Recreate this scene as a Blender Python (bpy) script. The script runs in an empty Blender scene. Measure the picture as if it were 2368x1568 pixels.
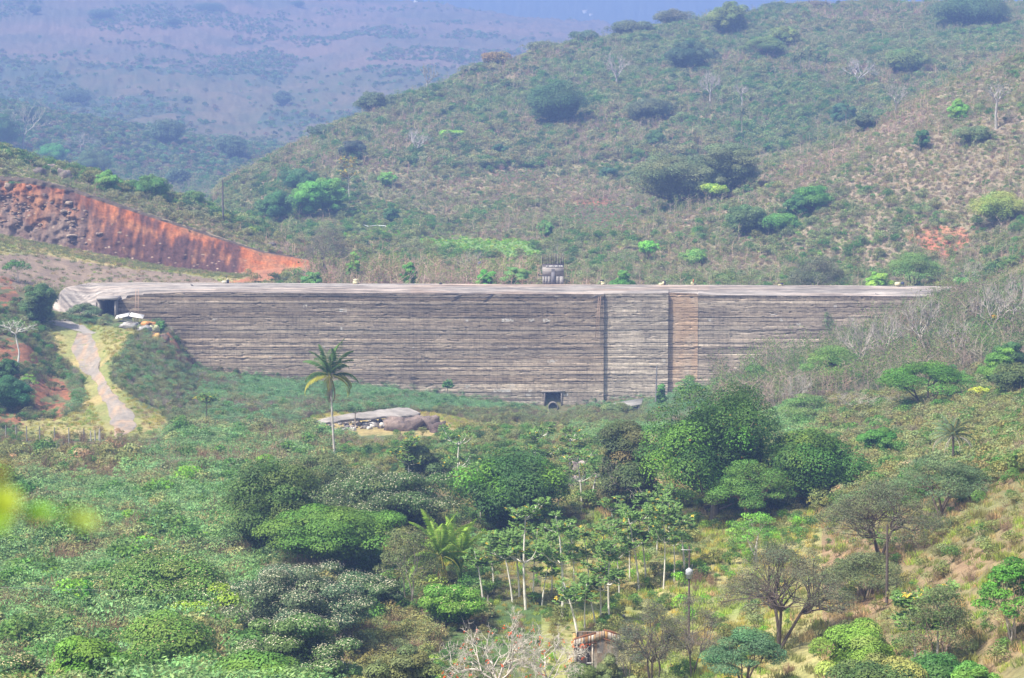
import bpy, math, random
import numpy as np
from mathutils import Vector, Matrix

# ------------------------------------------------------------------ camera, sky, sun, exposure
SC = bpy.context.scene
COL = SC.collection
FP, CX, CY = 4800.0, 1183.5, 784.0          # focal length and centre, in units of a 2367 px wide picture
PITCH = math.atan((784.0 - 300.0) / 4800.0)
SP, CP = math.sin(PITCH), math.cos(PITCH)

cam_data = bpy.data.cameras.new('camera')
cam = bpy.data.objects.new('camera', cam_data)
COL.objects.link(cam)
cam_data.sensor_width = 36.0
cam_data.lens = 36.0 * FP / 2367.0
cam_data.clip_start = 0.1
cam_data.clip_end = 20000.0
cam.location = (0, 0, 0)
cam.rotation_euler = (math.pi / 2 - PITCH, 0, 0)
cam_data.dof.use_dof = True
cam_data.dof.focus_distance = 480.0
cam_data.dof.aperture_fstop = 3.2
SC.camera = cam

SUN_EL, SUN_AZ = math.radians(56), math.radians(238)   # azimuth clockwise from +Y
world = bpy.data.worlds.new('World')
SC.world = world
world.use_nodes = True
wn, wl = world.node_tree.nodes, world.node_tree.links
bg = wn['Background']
sky = wn.new('ShaderNodeTexSky')
sky.sky_type = 'NISHITA'
sky.sun_disc = False
sky.sun_elevation = SUN_EL
sky.sun_rotation = SUN_AZ
sky.air_density = 1.0
sky.dust_density = 3.0
hsv = wn.new('ShaderNodeHueSaturation')      # thin high cloud: the same sky, paler
hsv.inputs['Saturation'].default_value = 0.25
wl.new(sky.outputs[0], hsv.inputs['Color'])
wl.new(hsv.outputs[0], bg.inputs[0])
bg.inputs[1].default_value = 0.10
sun_data = bpy.data.lights.new('sun', 'SUN')
sun_data.energy = 5.0
sun_data.angle = math.radians(2.5)
sun_data.color = (1.0, 0.91, 0.76)
sun = bpy.data.objects.new('sun', sun_data)
COL.objects.link(sun)
sdir = Vector((math.sin(SUN_AZ) * math.cos(SUN_EL), math.cos(SUN_AZ) * math.cos(SUN_EL), math.sin(SUN_EL)))
sun.rotation_euler = (-sdir).to_track_quat('-Z', 'Y').to_euler()
SC.view_settings.view_transform = 'Standard'
SC.view_settings.look = 'None'
SC.view_settings.exposure = EXPOSURE = 1.04
SC.view_settings.gamma = 1.0
SC.render.engine = 'CYCLES'
SC.cycles.max_bounces = 4
SC.cycles.diffuse_bounces = 2
SC.cycles.transmission_bounces = 2
SC.cycles.volume_bounces = 0
SC.cycles.use_denoising = True

# ------------------------------------------------------------------ helpers
def ut(vx, vy):
    """picture point -> (x/Y, z/Y) of its ray"""
    vx = np.asarray(vx, float); vy = np.asarray(vy, float)
    dx = (vx - CX) / FP; dz = (CY - vy) / FP
    y = CP + dz * SP
    return dx / y, (-SP + dz * CP) / y

def P(vx, vy, Y):
    u, t = ut(vx, vy)
    return Vector((float(u) * Y, Y, float(t) * Y))

def proj(x, y, z):
    u, t = x / y, z / y
    d = CP - t * SP
    return CX + FP * u / d, CY - FP * (SP + t * CP) / d

def _h(ix, iy, seed):
    n = (ix * 374761393 + iy * 668265263 + seed * 974634777) & 0xFFFFFFFF
    n = ((n ^ (n >> 13)) * 1274126177) & 0xFFFFFFFF
    return ((n ^ (n >> 16)) & 0xFFFF) / 65535.0

def vnoise(x, y, seed=0):
    x = np.asarray(x, float); y = np.asarray(y, float)
    xi = np.floor(x).astype(np.int64); yi = np.floor(y).astype(np.int64)
    xf = x - xi; yf = y - yi
    sx = xf * xf * (3 - 2 * xf); sy = yf * yf * (3 - 2 * yf)
    a = _h(xi, yi, seed); b = _h(xi + 1, yi, seed); c = _h(xi, yi + 1, seed); d = _h(xi + 1, yi + 1, seed)
    return (a + (b - a) * sx) * (1 - sy) + (c + (d - c) * sx) * sy

def fbm(x, y, seed=0, octv=4):
    s = 0; a = 0.5; n = 0
    for k in range(octv):
        s = s + a * vnoise(x * 2 ** k, y * 2 ** k, seed + 17 * k); n += a; a *= 0.55
    return s / n

def inpoly(px, py, poly):
    px = np.asarray(px, float); py = np.asarray(py, float)
    r = np.zeros(px.shape, bool)
    n = len(poly); j = n - 1
    for i in range(n):
        xi, yi = poly[i]; xj, yj = poly[j]
        if yi != yj:
            c = ((yi > py) != (yj > py)) & (px < (xj - xi) * (py - yi) / (yj - yi) + xi)
            r ^= c
        j = i
    return r

def lin(r, g, b):
    f = lambda c: (c / 255 / 12.92) if c / 255 <= 0.04045 else ((c / 255 + 0.055) / 1.055) ** 2.4
    return (f(r), f(g), f(b))

def mesh_np(name, verts, faces, mat=None, col=None, smooth=False, uvless=True):
    """faces: (n,3) or (n,4) array. col: (nverts,3)"""
    verts = np.asarray(verts, np.float32); faces = np.asarray(faces, np.int32)
    me = bpy.data.meshes.new(name)
    k = faces.shape[1]
    me.vertices.add(len(verts)); me.vertices.foreach_set('co', verts.ravel())
    me.loops.add(faces.size); me.loops.foreach_set('vertex_index', faces.ravel())
    me.polygons.add(len(faces))
    me.polygons.foreach_set('loop_start', np.arange(0, faces.size, k, dtype=np.int32))
    me.update(calc_edges=True)
    if smooth:
        me.polygons.foreach_set('use_smooth', np.ones(len(faces), bool))
    if col is not None:
        a = me.color_attributes.new('Col', 'FLOAT_COLOR', 'POINT')
        c = np.ones((len(verts), 4), np.float32); c[:, :3] = col
        a.data.foreach_set('color', c.ravel())
    if mat: me.materials.append(mat)
    return me

def obj(name, me, parent=None, loc=None):
    o = bpy.data.objects.new(name, me)
    COL.objects.link(o)
    if parent: o.parent = parent
    if loc is not None: o.location = loc
    return o

def tag(o, label=None, cat=None, group=None, kind=None):
    if label: o['label'] = label
    if cat: o['category'] = cat
    if group: o['group'] = group
    if kind: o['kind'] = kind
    return o

def empty(name, loc, rz=0.0, scale=1.0):
    o = bpy.data.objects.new(name, None)
    o.empty_display_size = 0.5
    COL.objects.link(o); o.location = loc; o.rotation_euler = (0, 0, rz); o.scale = (scale,) * 3
    return o

class MB:
    """collects simple shapes into one mesh (quads), with a colour per vertex"""
    def __init__(s): s.v = []; s.f = []; s.c = []; s.n = 0
    def add(s, v, f, c=(1, 1, 1)):
        v = np.asarray(v, float); f = np.asarray(f, int)
        s.v.append(v); s.f.append(f + s.n); s.n += len(v)
        c = np.asarray(c, float)
        s.c.append(np.tile(c, (len(v), 1)) if c.ndim == 1 else c)
    def box(s, x0, x1, y0, y1, z0, z1, c=(1, 1, 1), M=None):
        v = np.array([(x, y, z) for x in (x0, x1) for y in (y0, y1) for z in (z0, z1)], float)
        f = [(0, 1, 3, 2), (4, 6, 7, 5), (0, 4, 5, 1), (2, 3, 7, 6), (0, 2, 6, 4), (1, 5, 7, 3)]
        if M is not None: v = np.array([M @ Vector(p) for p in v])
        s.add(v, f, c)
    def bar(s, a, b, w, c=(1, 1, 1), w2=None):
        s.tube([a, b], [w, w if w2 is None else w2], 4, c)
    def tube(s, pts, rad, n=5, c=(1, 1, 1), cap=True):
        pts = np.asarray(pts, float); m = len(pts)
        rad = np.broadcast_to(np.asarray(rad, float), (m,))
        tan = np.gradient(pts, axis=0) if m > 2 else np.repeat((pts[-1] - pts[0])[None], m, 0)
        tan /= np.linalg.norm(tan, axis=1)[:, None] + 1e-9
        ref = np.array([0, 0, 1.0]) if abs(tan[0, 2]) < 0.9 else np.array([1.0, 0, 0])
        a = np.cross(tan, ref); a /= np.linalg.norm(a, axis=1)[:, None] + 1e-9
        b = np.cross(tan, a)
        th = np.arange(n) * 2 * np.pi / n + np.pi / 4
        ring = pts[:, None] + rad[:, None, None] * (np.cos(th)[None, :, None] * a[:, None] + np.sin(th)[None, :, None] * b[:, None])
        v = ring.reshape(-1, 3)
        i = np.arange(m - 1)[:, None] * n; j = np.arange(n)[None]; j2 = (j + 1) % n
        f = np.stack([i + j, i + j2, i + n + j2, i + n + j], -1).reshape(-1, 4)
        if cap and n == 4:
            f = np.vstack([f, [[3, 2, 1, 0]], [[(m - 1) * n + k for k in range(4)]]])
        elif cap:
            v = np.vstack([v, pts[0], pts[-1]]); c0, c1 = m * n, m * n + 1
            e = [(k, c0, c0, (k + 1) % n) for k in range(n)]
            f0 = [[(k + 1) % n, k, c0, c0] for k in range(n)]
            f = np.vstack([f]); s_f3 = f0
            # caps as thin quads (two triangles folded) are avoided: leave a pointed end instead
            v = v[:-2]
        s.add(v, f, c)
    def lathe(s, prof, n=12, c=(1, 1, 1), M=None):
        prof = np.asarray(prof, float); m = len(prof)
        th = np.arange(n) * 2 * np.pi / n
        v = np.stack([prof[:, None, 0] * np.cos(th), prof[:, None, 0] * np.sin(th), np.repeat(prof[:, 1:2], n, 1)], -1).reshape(-1, 3)
        i = np.arange(m - 1)[:, None] * n; j = np.arange(n)[None]; j2 = (j + 1) % n
        f = np.stack([i + j, i + j2, i + n + j2, i + n + j], -1).reshape(-1, 4)
        if M is not None: v = np.array([M @ Vector(p) for p in v])
        s.add(v, f, c)
    def mesh(s, name, mat, smooth=False):
        f = np.vstack(s.f)
        return mesh_np(name, np.vstack(s.v), f, mat, np.vstack(s.c), smooth)
    def build(s, name, mat, parent=None, loc=None, smooth=False):
        return obj(name, s.mesh(name, mat, smooth), parent, loc)

# ------------------------------------------------------------------ materials
def mat_col(name, rough=0.9, noise=None, transl=0.0, inst=False, base=None, bump=None, spec=0.2, tint2=None):
    """Principled material driven by the vertex colour 'Col' (x instance colour), with world-space noise variation"""
    m = bpy.data.materials.new(name); m.use_nodes = True
    n, l = m.node_tree.nodes, m.node_tree.links
    p = n['Principled BSDF']; out = n['Material Output']
    p.inputs['Roughness'].default_value = rough
    p.inputs['Specular IOR Level'].default_value = spec
    if base is None:
        a = n.new('ShaderNodeAttribute'); a.attribute_name = 'Col'; csock = a.outputs['Color']
    else:
        r = n.new('ShaderNodeRGB'); r.outputs[0].default_value = (*base, 1); csock = r.outputs[0]
    if inst:
        b = n.new('ShaderNodeAttribute'); b.attribute_name = 'tint'; b.attribute_type = 'INSTANCER'
        mx = n.new('ShaderNodeMix'); mx.data_type = 'RGBA'; mx.blend_type = 'MULTIPLY'; mx.inputs[0].default_value = 1
        l.new(csock, mx.inputs[6]); l.new(b.outputs['Color'], mx.inputs[7]); csock = mx.outputs[2]
    if noise:
        geo = n.new('ShaderNodeNewGeometry')
        for (sc, lo, hi, stretch) in noise:
            mp = n.new('ShaderNodeMapping'); mp.inputs['Scale'].default_value = stretch
            l.new(geo.outputs['Position'], mp.inputs[0])
            t = n.new('ShaderNodeTexNoise'); t.inputs['Scale'].default_value = sc; t.inputs['Detail'].default_value = 3
            l.new(mp.outputs[0], t.inputs['Vector'])
            r = n.new('ShaderNodeMapRange'); r.inputs[1].default_value = 0.3; r.inputs[2].default_value = 0.7
            r.inputs[3].default_value = lo; r.inputs[4].default_value = hi
            l.new(t.outputs[0], r.inputs[0])
            mx = n.new('ShaderNodeMix'); mx.data_type = 'RGBA'; mx.blend_type = 'MULTIPLY'; mx.inputs[0].default_value = 1
            l.new(csock, mx.inputs[6]); l.new(r.outputs[0], mx.inputs[7]); csock = mx.outputs[2]
    if bump:
        geo = n.new('ShaderNodeNewGeometry')
        t = n.new('ShaderNodeTexNoise'); t.inputs['Scale'].default_value = bump[0]; t.inputs['Detail'].default_value = 4
        l.new(geo.outputs['Position'], t.inputs['Vector'])
        bn = n.new('ShaderNodeBump'); bn.inputs['Strength'].default_value = bump[1]; bn.inputs['Distance'].default_value = bump[2]
        l.new(t.outputs[0], bn.inputs['Height']); l.new(bn.outputs[0], p.inputs['Normal'])
    l.new(csock, p.inputs['Base Color'])
    if transl > 0:
        tr = n.new('ShaderNodeBsdfTranslucent'); l.new(csock, tr.inputs[0])
        ms = n.new('ShaderNodeMixShader'); ms.inputs[0].default_value = transl
        l.new(p.outputs[0], ms.inputs[1]); l.new(tr.outputs[0], ms.inputs[2]); l.new(ms.outputs[0], out.inputs[0])
    return m

M_GROUND = mat_col('ground_soil', 0.95, noise=[(0.15, 0.85, 1.15, (1, 1, 1)), (1.3, 0.72, 1.25, (1, 1, 1))], bump=(1.2, 0.6, 0.4))
M_LEAF = mat_col('leaf', 0.6, transl=0.22, spec=0.25)
M_LEAFI = mat_col('scrub_leaf', 0.7, transl=0.3, inst=True)
M_BARK = mat_col('bark', 0.9, noise=[(3.0, 0.7, 1.25, (1, 1, 0.4))])
M_CONC = mat_col('concrete', 0.92, noise=[(1.2, 0.82, 1.15, (0.4, 1, 2.0)), (5.0, 0.85, 1.12, (0.6, 1, 1.5))])
M_PLAIN = mat_col('painted', 0.7, noise=[(4.0, 0.88, 1.1, (1, 1, 1))])
M_METAL = mat_col('weathered_metal', 0.55, noise=[(6.0, 0.8, 1.15, (1, 1, 1))], spec=0.5)
M_ROCK = mat_col('rock', 0.9, noise=[(0.9, 0.65, 1.25, (1, 1, 1)), (4.0, 0.8, 1.15, (1, 1, 1))], bump=(2.5, 0.8, 0.25))
# ------------------------------------------------------------------ ground
# break lines of the land, near to far; each is a list of (picture x, picture y, distance)
BL = [
 ([(-600, 2000, 12), (2960, 2000, 12)], 10),
 ([(-600, 1960, 90), (1200, 1960, 90), (2367, 1880, 80), (2960, 1850, 80)], 60),
 ([(-600, 1600, 200), (1200, 1600, 200), (1500, 1600, 198), (1800, 1600, 185), (2100, 1590, 165), (2367, 1580, 145), (2960, 1500, 125)], 70),
 ([(-600, 1400, 242), (1200, 1420, 240), (1500, 1400, 240), (1800, 1430, 215), (2100, 1350, 205), (2367, 1210, 200), (2960, 900, 200)], 70),
 ([(-600, 1230, 300), (600, 1230, 300), (1200, 1240, 290), (1500, 1230, 290), (1800, 1225, 280), (2100, 1150, 268), (2367, 1095, 236), (2960, 700, 235)], 70),
 ([(-600, 1100, 370), (600, 1120, 362), (900, 1095, 370), (1200, 1085, 370), (1500, 1100, 345), (1800, 1090, 340), (2100, 1060, 325), (2367, 1000, 315), (2960, 600, 315)], 60),
 ([(-600, 1035, 430), (300, 1032, 430), (600, 1012, 440), (740, 1003, 452), (930, 996, 452), (1050, 1002, 450), (1200, 1010, 432), (1500, 1020, 412), (1800, 1000, 402), (2100, 960, 400), (2367, 900, 400), (2960, 500, 400)], 40),
 ([(-600, 900, 470), (0, 965, 472), (150, 985, 462), (300, 965, 468), (450, 942, 500), (600, 930, 520), (740, 968, 474), (800, 962, 478), (950, 955, 488), (1020, 962, 495), (1080, 966, 520), (1200, 972, 530), (1500, 962, 530), (1800, 930, 500), (2000, 880, 500), (2367, 800, 500), (2960, 450, 500)], 50),
 ([(-600, 650, 535), (-100, 740, 532), (0, 790, 532), (60, 800, 534), (110, 860, 535), (200, 858, 535), (270, 800, 540), (330, 770, 568), (400, 790, 575), (450, 880, 568), (520, 898, 560), (600, 905, 560), (900, 930, 560), (1200, 958, 565), (1320, 962, 565), (1500, 946, 565), (1700, 890, 555), (1800, 870, 550), (2000, 810, 550), (2200, 735, 550), (2367, 690, 550), (2960, 420, 550)], 40),
 ([(-600, 540, 592), (-100, 640, 592), (0, 690, 591), (60, 715, 590), (130, 728, 590), (225, 736, 590), (340, 748, 591), (400, 775, 592), (430, 822, 595), (460, 868, 596), (700, 888, 597), (900, 908, 597), (1200, 944, 597), (1240, 950, 597), (1320, 950, 597), (1400, 944, 597), (1550, 932, 597), (1700, 888, 597), (1850, 822, 597), (2000, 765, 597), (2100, 715, 597), (2180, 680, 597), (2367, 640, 597), (2960, 380, 597)], 40),
 ([(-600, 500, 625), (0, 648, 625), (130, 694, 625), (300, 698, 625), (500, 720, 625), (2000, 725, 625), (2150, 690, 625), (2260, 655, 625), (2367, 600, 625), (2960, 340, 625)], 20),
 ([(-600, 470, 680), (0, 560, 690), (120, 580, 690), (200, 600, 690), (300, 622, 680), (420, 636, 680), (600, 644, 680), (900, 652, 680), (1500, 655, 680), (2100, 652, 680), (2260, 600, 680), (2367, 540, 680), (2960, 280, 680)], 30),
 ([(-600, 500, 712), (0, 541, 716), (200, 579, 716), (400, 619, 716), (550, 634, 716), (640, 636, 712), (720, 626, 712), (800, 630, 712), (1100, 645, 715), (1500, 648, 715), (2000, 630, 715), (2200, 560, 715), (2367, 490, 715), (2960, 240, 715)], 60),
 ([(-600, 380, 730), (0, 413, 732), (75, 415, 732), (150, 433, 732), (300, 483, 732), (450, 532, 732), (600, 583, 732), (705, 602, 732), (760, 606, 745), (900, 605, 760), (1200, 595, 765), (1500, 600, 760), (1800, 570, 760), (2000, 510, 760), (2200, 440, 760), (2367, 400, 760), (2960, 180, 760)], 60),
 ([(-600, 260, 800), (0, 345, 800), (100, 380, 800), (200, 410, 800), (300, 440, 800), (400, 470, 800), (500, 497, 800), (600, 530, 800), (700, 548, 805), (850, 560, 820), (1000, 560, 840), (1200, 545, 850), (1500, 520, 830), (1800, 455, 820), (2000, 380, 820), (2200, 300, 820), (2367, 250, 820), (2960, 80, 820)], 40),
 ([(-600, 350, 900), (0, 420, 900), (300, 500, 900), (500, 515, 900), (620, 530, 900), (800, 515, 920), (1000, 510, 940), (1200, 490, 950), (1350, 490, 930), (1500, 480, 910), (1650, 430, 920), (1780, 385, 930), (1900, 340, 940), (2100, 235, 950), (2250, 170, 960), (2367, 118, 960), (2960, -80, 960)], 40),
 ([(-600, 500, 1000), (0, 520, 1000), (300, 540, 1000), (500, 505, 980), (620, 480, 980), (800, 460, 1000), (1000, 450, 1020), (1200, 420, 1060), (1400, 400, 1060), (1600, 385, 1060), (1780, 380, 1060), (1900, 355, 1060), (2100, 290, 1080), (2367, 180, 1080), (2960, 0, 1080)], 50),
 ([(-600, 560, 1100), (300, 560, 1100), (450, 530, 1080), (520, 450, 1060), (620, 420, 1060), (800, 370, 1100), (1000, 330, 1140), (1200, 300, 1160), (1500, 250, 1200), (1800, 200, 1230), (2100, 150, 1250), (2367, 110, 1270), (2960, -40, 1270)], 60),
 ([(-600, 600, 1250), (300, 600, 1250), (440, 560, 1150), (520, 432, 1110), (600, 388, 1130), (700, 338, 1170), (850, 262, 1230), (1000, 200, 1300), (1200, 135, 1380), (1400, 92, 1450), (1600, 46, 1520), (1800, 20, 1560), (2000, 11, 1580), (2200, 8, 1600), (2367, 8, 1600), (2960, -60, 1600)], 60),
 ([(-600, 470, 1500), (0, 470, 1500), (300, 470, 1500), (600, 470, 1500), (800, 400, 1550), (1000, 320, 1600), (1300, 240, 1700), (1600, 190, 1800), (2367, 180, 1900), (2960, 100, 1900)], 30),
 ([(-600, 180, 1950), (0, 232, 1950), (150, 262, 1930), (300, 295, 1900), (450, 325, 1900), (600, 350, 1900), (800, 340, 1950), (1000, 300, 2050), (1300, 250, 2200), (2960, 200, 2400)], 40),
 ([(-600, 260, 2300), (0, 262, 2300), (600, 330, 2300), (800, 310, 2300), (1000, 260, 2400), (1300, 220, 2500), (2960, 180, 2700)], 20),
 ([(-600, 185, 2700), (0, 190, 2700), (200, 200, 2700), (500, 215, 2700), (700, 225, 2700), (900, 195, 2750), (1200, 160, 2800), (2960, 170, 3000)], 30),
 ([(-600, 60, 3500), (0, 60, 3500), (300, 80, 3500), (600, 100, 3500), (900, 90, 3500), (1200, 95, 3600), (1500, 105, 3600), (2960, 160, 3600)], 30),
 ([(-600, -160, 4500), (0, -130, 4500), (500, -60, 4500), (700, -14, 4500), (850, 0, 4500), (1000, 8, 4500), (1150, 20, 4450), (1250, 34, 4400), (1400, 55, 4400), (1550, 84, 4400), (1700, 120, 4400), (2960, 200, 4400)], 40),
 ([(-600, -60, 5300), (700, 60, 5300), (1500, 130, 5300), (2960, 220, 5300)], 12),
 ([(-600, -160, 7800), (700, -90, 7800), (1500, -80, 7800), (2960, -80, 7800)], 40),
]
UC = np.concatenate([np.linspace(-0.72, -0.325, 50), np.linspace(-0.32, 0.32, 800), np.linspace(0.325, 0.72, 50)])
NC = len(UC)
lt, lY = [], []
for pts, n in BL:
    a = np.array(pts, float)
    u, t = ut(a[:, 0], a[:, 1])
    tt = np.interp(UC, u, t); yy = np.interp(UC, u, a[:, 2])
    ker = np.hanning(15); ker /= ker.sum()
    pad = lambda q: np.convolve(np.pad(q, 7, mode='edge'), ker, 'valid')
    lt.append(pad(tt)); lY.append(pad(yy))
rowY, rowZ = [], []
for k in range(len(BL) - 1):
    n = BL[k][1]
    for i in range(n):
        s = i / n
        Yk = lY[k] * (1 - s) + lY[k + 1] * s
        z0, z1 = lt[k] * lY[k], lt[k + 1] * lY[k + 1]
        rowY.append(Yk); rowZ.append(z0 * (1 - s) + z1 * s)
rowY.append(lY[-1]); rowZ.append(lt[-1] * lY[-1])
TY, TZ = np.array(rowY), np.array(rowZ)
# soften the creases along each column, keep the steep soil cut sharp
def soften(Z, k):
    w = np.hanning(2 * k + 3)[1:-1]; w /= w.sum()
    Zp = np.pad(Z, ((k, k), (0, 0)), mode='edge')
    return sum(w[i] * Zp[i:i + len(Z)] for i in range(2 * k + 1))
TZs = soften(TZ, 6)
VXg, VYg = proj(UC[None] * TY, TY, TZ)
sharp = ((TY > 700) & (TY < 745) & (VXg < 760)) | ((TY > 585) & (TY < 700)) | ((TY > 440) & (TY < 500) & (VXg > 600) & (VXg < 1100))
sw = soften(sharp.astype(float), 6)
TZ = TZs * (1 - sw) + TZ * sw
TX = UC[None] * TY
amp = np.clip((TY - 60) / 200, 0, 1) * (0.6 + TY / 500) * (1 - 0.75 * sw)
amp = np.where((TY > 590) & (TY < 640), 0.15, amp)
TZ = TZ + amp * ((fbm(TX / 22, TY / 26, 3, 4) - 0.5) * 2.2 + (fbm(TX / 4, TY / 4, 9, 2) - 0.5) * 0.5)
far = np.clip((TY - 1600) / 800, 0, 1)
TZ = TZ + far * (fbm(TX / 180, TY / 260, 21, 3) - 0.5) * 26
TT = TZ / TY
VXg, VYg = proj(TX, TY, TZ)

def colidx(u):
    return np.clip(np.interp(np.asarray(u), UC, np.arange(NC)), 0, NC - 1.001)

def ground_z(x, y):
    """height of the ground under (x, y)"""
    x = np.atleast_1d(np.asarray(x, float)); y = np.atleast_1d(np.asarray(y, float))
    c = colidx(x / y); i = c.astype(int); f = c - i
    out = np.empty(x.shape)
    for k in range(len(x)):
        za = np.interp(y[k], TY[:, i[k]], TZ[:, i[k]]); zb = np.interp(y[k], TY[:, i[k] + 1], TZ[:, i[k] + 1])
        out[k] = za * (1 - f[k]) + zb * f[k]
    return out

def at_depth(vx, Y):
    u = float(ut(vx, 700)[0]); x = u * Y
    return Vector((x, Y, float(ground_z(x, Y)[0])))

def pick(vx, vy, ymin=95, ymax=9000):
    """the first point of the ground that a ray through this picture point meets"""
    u, t = ut(vx, vy); u = float(u); t = float(t)
    c = int(round(float(colidx(u))))
    Yc, Tc = TY[:, c], TT[:, c]
    ok = np.nonzero((Tc >= t) & (Yc > ymin) & (Yc < ymax))[0]
    if len(ok) == 0: Y = ymin
    else:
        i = ok[0]
        if i > 0 and Tc[i - 1] < t and Yc[i - 1] >= ymin * 0.98:
            f = (t - Tc[i - 1]) / (Tc[i] - Tc[i - 1]); Y = Yc[i - 1] * (1 - f) + Yc[i] * f
        else: Y = Yc[i]
    return Vector((u * Y, Y, float(ground_z(u * Y, Y)[0])))

# ---- land cover: colour of the soil and what grows on it (masks are in picture units, projected on the land)
CUT = [(-400, 380), (0, 408), (75, 412), (150, 430), (300, 480), (450, 529), (600, 578), (715, 598), (722, 640), (640, 642), (560, 636), (400, 620), (200, 582), (0, 543), (-400, 500)]
PATH = [(590, 626), (720, 612), (718, 634), (600, 652), (520, 655), (575, 640)]
EMB = [(-600, 560), (0, 585), (100, 588), (200, 602), (300, 618), (420, 630), (590, 650), (590, 662), (140, 672), (100, 668), (-600, 640)]
GRASSB = [(-600, 490), (0, 540), (200, 577), (400, 617), (560, 636), (600, 650), (540, 655), (420, 632), (300, 622), (200, 606), (100, 588), (0, 588), (-600, 560)]
FIELD = [(960, 552), (1060, 548), (1150, 556), (1255, 560), (1255, 586), (1180, 596), (1080, 586), (990, 576)]
FIELD3 = [(825, 500), (900, 488), (1000, 505), (980, 525), (900, 518), (840, 520)]
FIELD2 = [(780, 490), (900, 470), (1010, 500), (1000, 530), (880, 535), (790, 525)]
CROP1 = [(1130, 400), (1180, 390), (1260, 392), (1250, 412), (1180, 425), (1140, 420)]
CROP2 = [(1300, 475), (1390, 468), (1470, 485), (1480, 520), (1400, 548), (1320, 520)]
PLOW = [(1320, 462), (1400, 455), (1420, 470), (1350, 474)]
YGR = [(100, 745), (240, 752), (330, 760), (300, 790), (262, 830), (262, 880), (330, 940), (395, 975), (370, 1030), (240, 1035), (60, 1020), (30, 975), (130, 965), (190, 940), (200, 880), (150, 830), (110, 800)]
REDL1 = [(-60, 770), (20, 778), (70, 800), (98, 850), (60, 850), (-60, 835)]
REDL2 = [(60, 895), (110, 862), (150, 880), (178, 940), (130, 970), (90, 955)]
REDL3 = [(-60, 930), (40, 960), (60, 985), (-60, 985)]
REDL4 = [(-60, 630), (30, 645), (45, 690), (10, 720), (-60, 715)]
REDR1 = [(2090, 545), (2130, 525), (2230, 525), (2250, 560), (2180, 600), (2150, 590)]
REDM = [(330, 752), (375, 755), (400, 780), (440, 830), (455, 866), (430, 850), (395, 805), (340, 775)]
GR2 = [(640, 985), (760, 955), (1000, 955), (1200, 1000), (1250, 1040), (1050, 1045), (960, 1010), (760, 1000)]
ROCKL = [(-300, 425), (0, 425), (110, 450), (200, 520), (250, 560), (120, 545), (0, 520), (-300, 480)]

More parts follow.
